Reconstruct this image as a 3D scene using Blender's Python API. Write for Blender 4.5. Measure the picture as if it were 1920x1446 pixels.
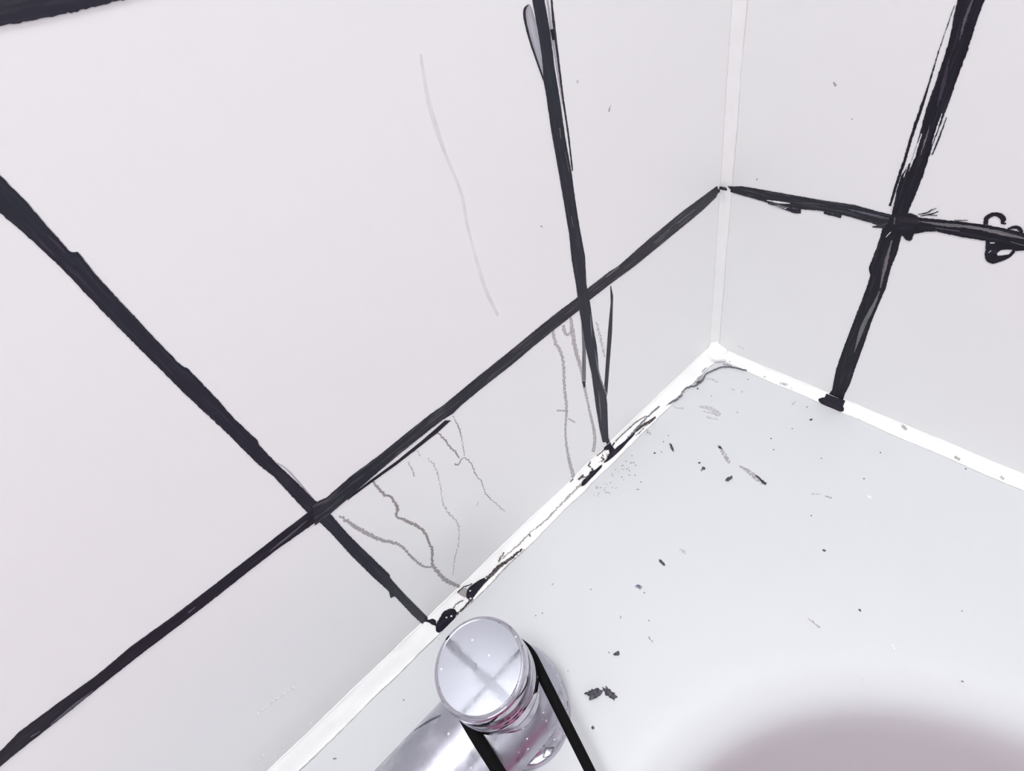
import bpy, bmesh, math, random
from mathutils import Vector, Matrix, noise

for o in list(bpy.data.objects): bpy.data.objects.remove(o)
SC = bpy.context.scene
COL = SC.collection

# ---------------------------------------------------------------- camera
cam = bpy.data.cameras.new('camera'); cam_ob = bpy.data.objects.new('camera', cam); COL.objects.link(cam_ob)
cam.sensor_fit = 'HORIZONTAL'; cam.sensor_width = 36.0; cam.lens = 17.3744
cam.clip_start = 0.01; cam.clip_end = 20
R_ = [[0.7277354, 0.5952546, -0.3406951], [-0.645772, 0.4273506, -0.6327321], [-0.2310405, 0.6804729, 0.695397]]
mw = Matrix(((R_[0][0], R_[0][1], R_[0][2], 0), (R_[1][0], R_[1][1], R_[1][2], 0), (R_[2][0], R_[2][1], R_[2][2], 0), (0, 0, 0, 1)))
mw.translation = Vector((-0.328959, -0.194127, 0.359172))
cam_ob.matrix_world = mw
SC.camera = cam_ob

# ---------------------------------------------------------------- world, light, exposure
world = bpy.data.worlds.new('world'); SC.world = world; world.use_nodes = True
bg = world.node_tree.nodes['Background']; bg.inputs[0].default_value = (.93, .95, 1, 1); bg.inputs[1].default_value = 0.25
def area(name, loc, target, size, power, color, shape='DISK', size_y=None):
    l = bpy.data.lights.new(name, 'AREA'); l.shape = shape; l.size = size
    if size_y: l.size_y = size_y
    l.energy = power; l.color = color
    o = bpy.data.objects.new(name, l); COL.objects.link(o); o.location = loc
    o.rotation_euler = (Vector(target) - Vector(loc)).to_track_quat('-Z', 'Y').to_euler()
    return o
LAMP = (-.48, -.34, 1.80)
area('ceiling_lamp_light', LAMP, (-.48, -.34, 0), .42, 14, (.985, .995, 1.0))
area('added_window_fill', (-1.25, -1.84, .95), (-1.1, 0, .80), 1.3, 4.7, (.97, .98, 1.0), 'RECTANGLE', 1.0)  # added fill light that brightens the tiled walls, no known source
SC.view_settings.view_transform = 'Standard'; SC.view_settings.look = 'None'
SC.view_settings.exposure = 0.11; SC.view_settings.gamma = 1.0; SC.view_settings.use_curve_mapping = False

# ---------------------------------------------------------------- materials
MATS = {}
def mat(name, color, rough=.5, metal=0.0, spec=.5, coat=0.0, bump=None, vary=None, emit=None):
    m = bpy.data.materials.new(name); m.use_nodes = True; nt = m.node_tree; N, L = nt.nodes, nt.links
    b = N['Principled BSDF']
    b.inputs['Base Color'].default_value = (*color, 1); b.inputs['Roughness'].default_value = rough
    b.inputs['Metallic'].default_value = metal; b.inputs['Specular IOR Level'].default_value = spec
    b.inputs['Coat Weight'].default_value = coat; b.inputs['Coat Roughness'].default_value = .08
    tc = N.new('ShaderNodeTexCoord')
    if vary:   # (scale, colour2, amount)
        n = N.new('ShaderNodeTexNoise'); n.inputs['Scale'].default_value = vary[0]; n.inputs['Detail'].default_value = 5
        L.new(tc.outputs['Object'], n.inputs['Vector'])
        r = N.new('ShaderNodeMapRange'); r.inputs[1].default_value = .35; r.inputs[2].default_value = .7; r.inputs[4].default_value = vary[2]
        L.new(n.outputs['Fac'], r.inputs[0])
        mx = N.new('ShaderNodeMix'); mx.data_type = 'RGBA'; mx.inputs[6].default_value = (*color, 1); mx.inputs[7].default_value = (*vary[1], 1)
        L.new(r.outputs[0], mx.inputs[0]); L.new(mx.outputs[2], b.inputs['Base Color'])
    if bump:
        n2 = N.new('ShaderNodeTexNoise'); n2.inputs['Scale'].default_value = bump[0]; n2.inputs['Detail'].default_value = 3
        L.new(tc.outputs['Object'], n2.inputs['Vector'])
        bp = N.new('ShaderNodeBump'); bp.inputs['Strength'].default_value = bump[1]; bp.inputs['Distance'].default_value = bump[2]
        L.new(n2.outputs['Fac'], bp.inputs['Height']); L.new(bp.outputs[0], b.inputs['Normal'])
    if emit:
        b.inputs['Emission Color'].default_value = (*emit[0], 1); b.inputs['Emission Strength'].default_value = emit[1]
    MATS[name] = m
    return m

def streaky(name, dark, light, amount, rough=.42, lo=.5, hi=.72, alpha=None):
    """marker ink: streaks run along the stroke (UV.x in metres along it, UV.y across)"""
    m = bpy.data.materials.new(name); m.use_nodes = True; nt = m.node_tree; N, L = nt.nodes, nt.links
    b = N['Principled BSDF']; b.inputs['Roughness'].default_value = rough; b.inputs['Specular IOR Level'].default_value = .28
    uv = N.new('ShaderNodeUVMap'); uv.uv_map = 'stroke'
    mp = N.new('ShaderNodeMapping'); mp.inputs['Scale'].default_value = (45, 7, 1)
    L.new(uv.outputs[0], mp.inputs[0])
    n = N.new('ShaderNodeTexNoise'); n.inputs['Scale'].default_value = 1.0; n.inputs['Detail'].default_value = 6; n.inputs['Roughness'].default_value = .62
    L.new(mp.outputs[0], n.inputs['Vector'])
    r = N.new('ShaderNodeMapRange'); r.inputs[1].default_value = lo; r.inputs[2].default_value = hi; r.inputs[4].default_value = amount
    L.new(n.outputs['Fac'], r.inputs[0])
    mx = N.new('ShaderNodeMix'); mx.data_type = 'RGBA'; mx.inputs[6].default_value = (*dark, 1); mx.inputs[7].default_value = (*light, 1)
    L.new(r.outputs[0], mx.inputs[0])
    # slow hue drift between blue, green and plum black
    mp2 = N.new('ShaderNodeMapping'); mp2.inputs['Scale'].default_value = (14, 1.0, 1); L.new(uv.outputs[0], mp2.inputs[0])
    n2 = N.new('ShaderNodeTexNoise'); n2.inputs['Scale'].default_value = 1.0; n2.inputs['Detail'].default_value = 2
    L.new(mp2.outputs[0], n2.inputs['Vector'])
    cr = N.new('ShaderNodeValToRGB'); cr.color_ramp.elements[0].position = .35; cr.color_ramp.elements[0].color = (.85, 1.0, 1.02, 1)
    cr.color_ramp.elements[1].position = .65; cr.color_ramp.elements[1].color = (1.06, .92, 1.04, 1)
    L.new(n2.outputs['Fac'], cr.inputs[0])
    mu = N.new('ShaderNodeMix'); mu.data_type = 'RGBA'; mu.blend_type = 'MULTIPLY'; mu.inputs[0].default_value = 1
    L.new(mx.outputs[2], mu.inputs[6]); L.new(cr.outputs[0], mu.inputs[7]); L.new(mu.outputs[2], b.inputs['Base Color'])
    if alpha is not None: b.inputs['Alpha'].default_value = alpha
    MATS[name] = m

def stain(name, color, a_lo, a_hi, scale=700):
    m = bpy.data.materials.new(name); m.use_nodes = True; nt = m.node_tree; N, L = nt.nodes, nt.links
    b = N['Principled BSDF']; b.inputs['Roughness'].default_value = .6; b.inputs['Base Color'].default_value = (*color, 1)
    b.inputs['Specular IOR Level'].default_value = .1
    tc = N.new('ShaderNodeTexCoord'); n = N.new('ShaderNodeTexNoise'); n.inputs['Scale'].default_value = scale; n.inputs['Detail'].default_value = 3
    L.new(tc.outputs['Object'], n.inputs['Vector'])
    r = N.new('ShaderNodeMapRange'); r.inputs[1].default_value = .35; r.inputs[2].default_value = .65; r.inputs[3].default_value = a_lo; r.inputs[4].default_value = a_hi
    L.new(n.outputs['Fac'], r.inputs[0]); L.new(r.outputs[0], b.inputs['Alpha'])
    MATS[name] = m

mat('tile', (.915, .92, .92), .42, spec=.3, bump=(9, .06, .002), vary=(3, (.925, .915, .915), .6))
mat('grout', (.05, .05, .065), .8, bump=(900, .4, .0005))
mat('caulk', (.93, .93, .925), .4, bump=(160, .35, .0006), vary=(60, (.87, .85, .83), .5))
mat('acrylic', (.625, .635, .655), .42, spec=.35, bump=(6, .05, .002))
mat('apron', (.82, .82, .84), .35)
mat('paint', (.62, .62, .65), .7); mat('ceiling_paint', (.80, .79, .80), .8)
mat('floor_vinyl', (.36, .34, .35), .5, vary=(8, (.30, .28, .29), .7))
streaky('ink', (.021, .022, .032), (.06, .058, .07), .7)
streaky('ink_black', (.009, .008, .015), (.05, .042, .055), .7)
streaky('ink_worn', (.022, .022, .03), (.19, .18, .18), .75, lo=.52, hi=.74)
streaky('ink_pale', (.08, .08, .082), (.27, .265, .255), 1, lo=.35, hi=.65)
streaky('ink_pale2', (.055, .05, .065), (.17, .16, .18), 1, lo=.35, hi=.65)
streaky('ink_purple', (.03, .024, .04), (.075, .055, .08), 1, lo=.35, hi=.65)
streaky('ink_wash', (.30, .29, .33), (.62, .60, .60), 1, lo=.35, hi=.65)
mat('white_gap', (.80, .80, .81), .4)
stain('stain_brown', (.40, .355, .345), .55, .95); stain('stain_grey', (.42, .395, .41), .1, .85, 500)
stain('stain_faint', (.56, .53, .56), .1, .6); stain('stain_faint2', (.52, .47, .49), .3, .7)
stain('stain_pink', (.76, .69, .72), .08, .25, 60); stain('stain_blue', (.13, .14, .22), .3, .9)
stain('reflection_dark', (.12, .11, .14), .5, 1.0); stain('mould_brown', (.06, .042, .042), .6, 1.0); stain('crack_grey', (.17, .165, .20), .5, 1.0, 400)
stain('stain_band', (.46, .425, .44), .45, .95, 500)
stain('highlight_and_smear_white', (.96, .95, .95), .4, 1.0)  # white for painted highlights and glints, and for pale smears
mat('crumb', (.07, .067, .085), .8, spec=.2, vary=(600, (.17, .16, .18), .8))
mat('cord_black', (.0025, .0025, .003), .85, spec=.15)
mat('bounce_towel_pink', (.60, .20, .38), .95, spec=.1, bump=(500, .8, .002))
mat('added_window_glow', (.9, .9, .9), .3, emit=((.97, .98, 1), .8)); mat('lamp_white', (.8, .8, .8), .5); mat('lamp_glow', (1, 1, 1), .5, emit=((1, .98, .98), 6))  # first one glows for the added fill source on the back wall

def chrome(name, color, lime_amount, r0, r1, bump_s=.25):
    m = bpy.data.materials.new(name); m.use_nodes = True; nt = m.node_tree; N, L = nt.nodes, nt.links
    b = N['Principled BSDF']; b.inputs['Base Color'].default_value = (*color, 1)
    tc = N.new('ShaderNodeTexCoord')
    n = N.new('ShaderNodeTexNoise'); n.inputs['Scale'].default_value = 160; n.inputs['Detail'].default_value = 6
    L.new(tc.outputs['Object'], n.inputs['Vector'])
    r = N.new('ShaderNodeMapRange'); r.inputs[1].default_value = .3; r.inputs[2].default_value = .7; r.inputs[3].default_value = r0; r.inputs[4].default_value = r1
    L.new(n.outputs['Fac'], r.inputs[0]); L.new(r.outputs[0], b.inputs['Roughness'])
    v = N.new('ShaderNodeTexVoronoi'); v.inputs['Scale'].default_value = 230; v.inputs['Randomness'].default_value = 1
    L.new(tc.outputs['Object'], v.inputs['Vector'])
    n3 = N.new('ShaderNodeTexNoise'); n3.inputs['Scale'].default_value = 90; L.new(tc.outputs['Object'], n3.inputs['Vector'])
    r2 = N.new('ShaderNodeMapRange'); r2.inputs[1].default_value = .16; r2.inputs[2].default_value = .10
    L.new(v.outputs['Distance'], r2.inputs[0])
    r3 = N.new('ShaderNodeMapRange'); r3.inputs[1].default_value = .50; r3.inputs[2].default_value = .56; L.new(n3.outputs['Fac'], r3.inputs[0])
    mu = N.new('ShaderNodeMath'); mu.operation = 'MULTIPLY'; L.new(r2.outputs[0], mu.inputs[0]); L.new(r3.outputs[0], mu.inputs[1])
    # hazy limescale film
    n4 = N.new('ShaderNodeTexNoise'); n4.inputs['Scale'].default_value = 70; n4.inputs['Detail'].default_value = 7; L.new(tc.outputs['Object'], n4.inputs['Vector'])
    r4 = N.new('ShaderNodeMapRange'); r4.inputs[1].default_value = .5; r4.inputs[2].default_value = .75; r4.inputs[4].default_value = lime_amount; L.new(n4.outputs['Fac'], r4.inputs[0])
    mxx = N.new('ShaderNodeMath'); mxx.operation = 'MAXIMUM'; L.new(mu.outputs[0], mxx.inputs[0]); L.new(r4.outputs[0], mxx.inputs[1])
    inv = N.new('ShaderNodeMath'); inv.operation = 'SUBTRACT'; inv.inputs[0].default_value = 1; L.new(mxx.outputs[0], inv.inputs[1]); L.new(inv.outputs[0], b.inputs['Metallic'])
    mx = N.new('ShaderNodeMix'); mx.data_type = 'RGBA'; mx.inputs[6].default_value = (*color, 1); mx.inputs[7].default_value = (.86, .86, .9, 1)
    L.new(mxx.outputs[0], mx.inputs[0]); L.new(mx.outputs[2], b.inputs['Base Color'])
    bp = N.new('ShaderNodeBump'); bp.inputs['Strength'].default_value = bump_s; bp.inputs['Distance'].default_value = .0005
    L.new(n4.outputs['Fac'], bp.inputs['Height']); L.new(bp.outputs[0], b.inputs['Normal'])
    MATS[name] = m
chrome('chrome_cap', (.41, .42, .475), .10, .02, .09, .03)
chrome('chrome_body', (.46, .46, .52), .30, .24, .44, .5)
chrome('chrome_side', (.56, .55, .61), .12, .05, .15, .2)

# ---------------------------------------------------------------- object helpers
def obj(name, bm, m, parent=None, smooth=True, sub=0):
    me = bpy.data.meshes.new(name); bmesh.ops.recalc_face_normals(bm, faces=bm.faces); bm.to_mesh(me); bm.free()
    if m: me.materials.append(MATS[m])
    for p in me.polygons: p.use_smooth = smooth
    o = bpy.data.objects.new(name, me); COL.objects.link(o)
    if parent: o.parent = parent
    if sub:
        s = o.modifiers.new('sub', 'SUBSURF'); s.levels = sub; s.render_levels = sub
    return o
def empty(name, loc=(0, 0, 0)):
    o = bpy.data.objects.new(name, None); COL.objects.link(o); o.location = loc; o.empty_display_size = .02
    return o
def tag(o, label, cat, group=None):
    o['label'] = label; o['category'] = cat
    if group: o['group'] = group
    return o
def struct(o): o['kind'] = 'structure'; return o
def box_bm(lo, hi, bev=0.0, seg=2):
    bm = bmesh.new(); bmesh.ops.create_cube(bm, size=1)
    c = [(a + b) / 2 for a, b in zip(lo, hi)]; d = [b - a for a, b in zip(lo, hi)]
    for v in bm.verts: v.co = Vector((c[0] + v.co.x * d[0], c[1] + v.co.y * d[1], c[2] + v.co.z * d[2]))
    if bev: bmesh.ops.bevel(bm, geom=list(bm.edges), offset=bev, segments=seg, affect='EDGES', profile=.5)
    return bm
def lathe_bm(prof, n=72, c=(0, 0, 0)):
    bm = bmesh.new(); rings = []
    for r, z in prof:
        if r < 1e-6: rings.append([bm.verts.new((c[0], c[1], c[2] + z))])
        else: rings.append([bm.verts.new((c[0] + r * math.cos(2 * math.pi * i / n), c[1] + r * math.sin(2 * math.pi * i / n), c[2] + z)) for i in range(n)])
    for a, b in zip(rings, rings[1:]):
        for i in range(n):
            j = (i + 1) % n
            if len(a) == 1 and len(b) == 1: continue
            if len(a) == 1: bm.faces.new((a[0], b[i], b[j]))
            elif len(b) == 1: bm.faces.new((a[i], a[j], b[0]))
            else: bm.faces.new((a[i], a[j], b[j], b[i]))
    return bm

# ---------------------------------------------------------------- walls: grout bed with one object per tile
TL, TH = .200, .200
JX, JH, JY = (0.1534, 0.1666, 0.1131)          # first joints: on the left wall (x), both walls (z), on the right wall (y)
LX, LY, Z0, Z1 = 2.0, 1.9, -.56, 1.84
G = .0015                   # half joint
wall_l = struct(empty('wall_left')); wall_r = struct(empty('wall_right'))
obj('grout', box_bm((-LX, .0022, Z0), (.02, .02, Z1)), 'grout', wall_l, False)
obj('grout', box_bm((.0022, -LY, Z0), (.02, .0, Z1)), 'grout', wall_r, False)
TILE = {}
def tile(side, u0, u1, z0, z1):
    w, h = round(u1 - u0, 4), round(z1 - z0, 4); key = (side, w, h)
    if key not in TILE:
        if side == 'L': bm = box_bm((-w / 2, 0, -h / 2), (w / 2, .006, h / 2), .0007, 1)
        else: bm = box_bm((0, -w / 2, -h / 2), (.006, w / 2, h / 2), .0007, 1)
        o = obj('tile', bm, 'tile', None, False); TILE[key] = o.data
    else:
        o = bpy.data.objects.new('tile', TILE[key]); COL.objects.link(o)
    o.parent = wall_l if side == 'L' else wall_r
    c = ((u0 + u1) / 2, (z0 + z1) / 2)
    o.location = (c[0], 0, c[1]) if side == 'L' else (0, c[0], c[1])
def course(first, step, end):
    a = [0.0, first]
    while a[-1] - step > end: a.append(a[-1] - step)
    a.append(end); return a
zs = [JH]
while zs[-1] + TH < Z1: zs.append(zs[-1] + TH)
zs.append(Z1); lo = JH
zs = [JH - TH] + zs
for side, us in (('L', course(-JX, TL, -LX)), ('R', course(-JY, TL, -LY))):
    for u1, u0 in zip(us, us[1:]):
        for z0, z1 in zip(zs, zs[1:]):
            if z1 - z0 < .01 or u1 - u0 < .01: continue
            tile(side, u0 + G, u1 - (G if u1 < -.001 else 0), z0 + G, z1 - G)

# other sides of the bathroom
struct(obj('wall_back', box_bm((-LX, -LY - .02, Z0), (.02, -LY, Z1)), 'paint', None, False))
struct(obj('wall_far', box_bm((-LX - .02, -LY, Z0), (-LX, .02, Z1)), 'paint', None, False))
win = struct(empty('added_window_1', (-1.25, -LY, .95)))  # unseen glazed opening, added to brighten the tiled walls
obj('added_window_frame', box_bm((-.70, 0, -.55), (.70, .03, -.50), .003), 'apron', win, False)
obj('added_window_frame', box_bm((-.70, 0, .50), (.70, .03, .55), .003), 'apron', win, False)
obj('added_window_frame', box_bm((-.70, 0, -.50), (-.65, .03, .50), .003), 'apron', win, False)
obj('added_window_frame', box_bm((.65, 0, -.50), (.70, .03, .50), .003), 'apron', win, False)
obj('added_window_pane', box_bm((-.65, .002, -.50), (.65, .010, .50)), 'added_window_glow', win, False)
struct(obj('floor', box_bm((-LX, -LY, Z0 - .02), (.02, .02, Z0)), 'floor_vinyl', None, False))
struct(obj('ceiling', box_bm((-LX - .02, -LY - .02, Z1), (.02, .02, Z1 + .02)), 'ceiling_paint', None, False))
lamp = tag(empty('ceiling_lamp', (LAMP[0], LAMP[1], Z1)), 'round white flush ceiling lamp above the bathtub', 'lamp')
obj('lamp_rim', lathe_bm([(.24, 0), (.24, -.03), (.22, -.034), (.215, -.02), (.215, 0)], 64), 'lamp_white', lamp)
obj('diffuser', lathe_bm([(0, -.03), (.12, -.029), (.2, -.024), (.215, -.012)], 64), 'lamp_glow', lamp)

# ---------------------------------------------------------------- bathtub
BX0, BX1, BY0, BY1 = -.80, -.0005, -1.70, -.0005       # outer rectangle of the rim
IX0, IX1, IY0, IY1 = -.69, -.126, -1.52, -.161         # basin opening
def rrect(x0, x1, y0, y1, r, n=120):
    """points of a rounded rectangle at matching angles-of-travel"""
    pts = []; k = n // 4
    for cx, cy, a0 in ((x1 - r, y1 - r, 0), (x0 + r, y1 - r, 90), (x0 + r, y0 + r, 180), (x1 - r, y0 + r, 270)):
        for i in range(k):
            a = math.radians(a0 + 90 * i / (k - 1)); pts.append((cx + r * math.cos(a), cy + r * math.sin(a)))
    return pts
bm = bmesh.new(); rings = []
def ring(pts, z): rings.append([bm.verts.new((x, y, z)) for x, y in pts])
ring(rrect(BX0, BX1, BY0, BY1, .004), -.05)
ring(rrect(BX0, BX1, BY0, BY1, .004), -.006)
ring(rrect(BX0 + .0015, BX1 - .0015, BY0 + .0015, BY1 - .0015, .004), -.0015)
ring(rrect(BX0 + .005, BX1 - .005, BY0 + .005, BY1 - .005, .006), 0)
for t in (.25, .5, .75): ring([((1 - t) * a + t * c, (1 - t) * b + t * d) for (a, b), (c, d) in zip(rrect(BX0 + .005, BX1 - .005, BY0 + .005, BY1 - .005, .006), rrect(IX0 - .014, IX1 + .014, IY0 - .014, IY1 + .014, .196))], 0)
for off, zz in ((-.014, 0), (-.006, -.0006), (0, -.002), (.006, -.0052), (.0105, -.0095), (.0145, -.0155), (.0175, -.024), (.0215, -.045), (.029, -.09), (.050, -.17), (.062, -.25), (.075, -.32), (.090, -.36), (.115, -.39), (.15, -.405)):
    ring(rrect(IX0 + off, IX1 - off, IY0 + off, IY1 - off, max(.182 - off * .5, .04)), zz)
for a, b in zip(rings, rings[1:]):
    n = len(a)
    for i in range(n):
        j = (i + 1) % n
        try: bm.faces.new((a[i], a[j], b[j], b[i]))
        except ValueError: pass
bm.faces.new(rings[-1])
bmesh.ops.remove_doubles(bm, verts=bm.verts, dist=1e-6)
tub = empty('bathtub', (0, 0, 0)); tag(tub, 'glossy white bathtub with a flat ledge running into the tiled corner', 'bathtub')
shell = obj('shell', bm, 'acrylic', tub)
obj('front_panel', box_bm((-.792, -1.69, Z0), (-.775, -.001, -.04), .003), 'apron', tub, False)
obj('end_panel', box_bm((-.775, -1.692, Z0), (-.001, -1.675, -.04), .003), 'apron', tub, False)

# ---------------------------------------------------------------- sealant beads (trim)
def bead(name, n, f, w):
    """f(s, a, b): s runs along the joint, a away on one side, b away on the other"""
    bm = bmesh.new(); prev = None
    prof = [(0, 1.15), (.035, 1.0), (.10, .91), (.36, .64), (.5, .5), (.64, .36), (.91, .10), (1.0, .035), (1.13, 0), (0, 0)]
    for i in range(n + 1):
        s = i / n; row = []
        for k, (a, b) in enumerate(prof):
            ww = w * (1 + .10 * noise.noise(Vector((s * 40, k * .4, w * 900))) + .05 * noise.noise(Vector((s * 160, k, 3))))
            row.append(bm.verts.new(f(s, a * ww, b * ww)))
        if prev:
            for k in range(len(prof)): bm.faces.new((prev[k], prev[(k + 1) % len(prof)], row[(k + 1) % len(prof)], row[k]))
        else: bm.faces.new(row)
        prev = row
    bm.faces.new(list(reversed(prev)))
    return struct(obj(name, bm, 'caulk'))
trim1 = bead('trim_1', 320, lambda s, a, b: (-s * .80, -a, b), .0095)
trim2 = bead('trim_2', 320, lambda s, a, b: (-b, -s * 1.0, a), .0068)
trim3 = bead('trim_3', 200, lambda s, a, b: (-a, -b, s * 1.8), .0055)
# thicker dab where the three beads meet
bm = bmesh.new(); bmesh.ops.create_icosphere(bm, subdivisions=4, radius=1)
for v in bm.verts:
    p = v.co.copy(); k = 1 + .18 * noise.noise(p * 2.2) + .06 * noise.noise(p * 7)
    v.co = Vector((-.001 - .018 * max(-p.x, -.05) * k, -.001 - .016 * max(-p.y, -.05) * k, .0005 + .013 * max(p.z, -.03) * k))
obj('sealant_dab', bm, 'caulk', trim1)

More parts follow.
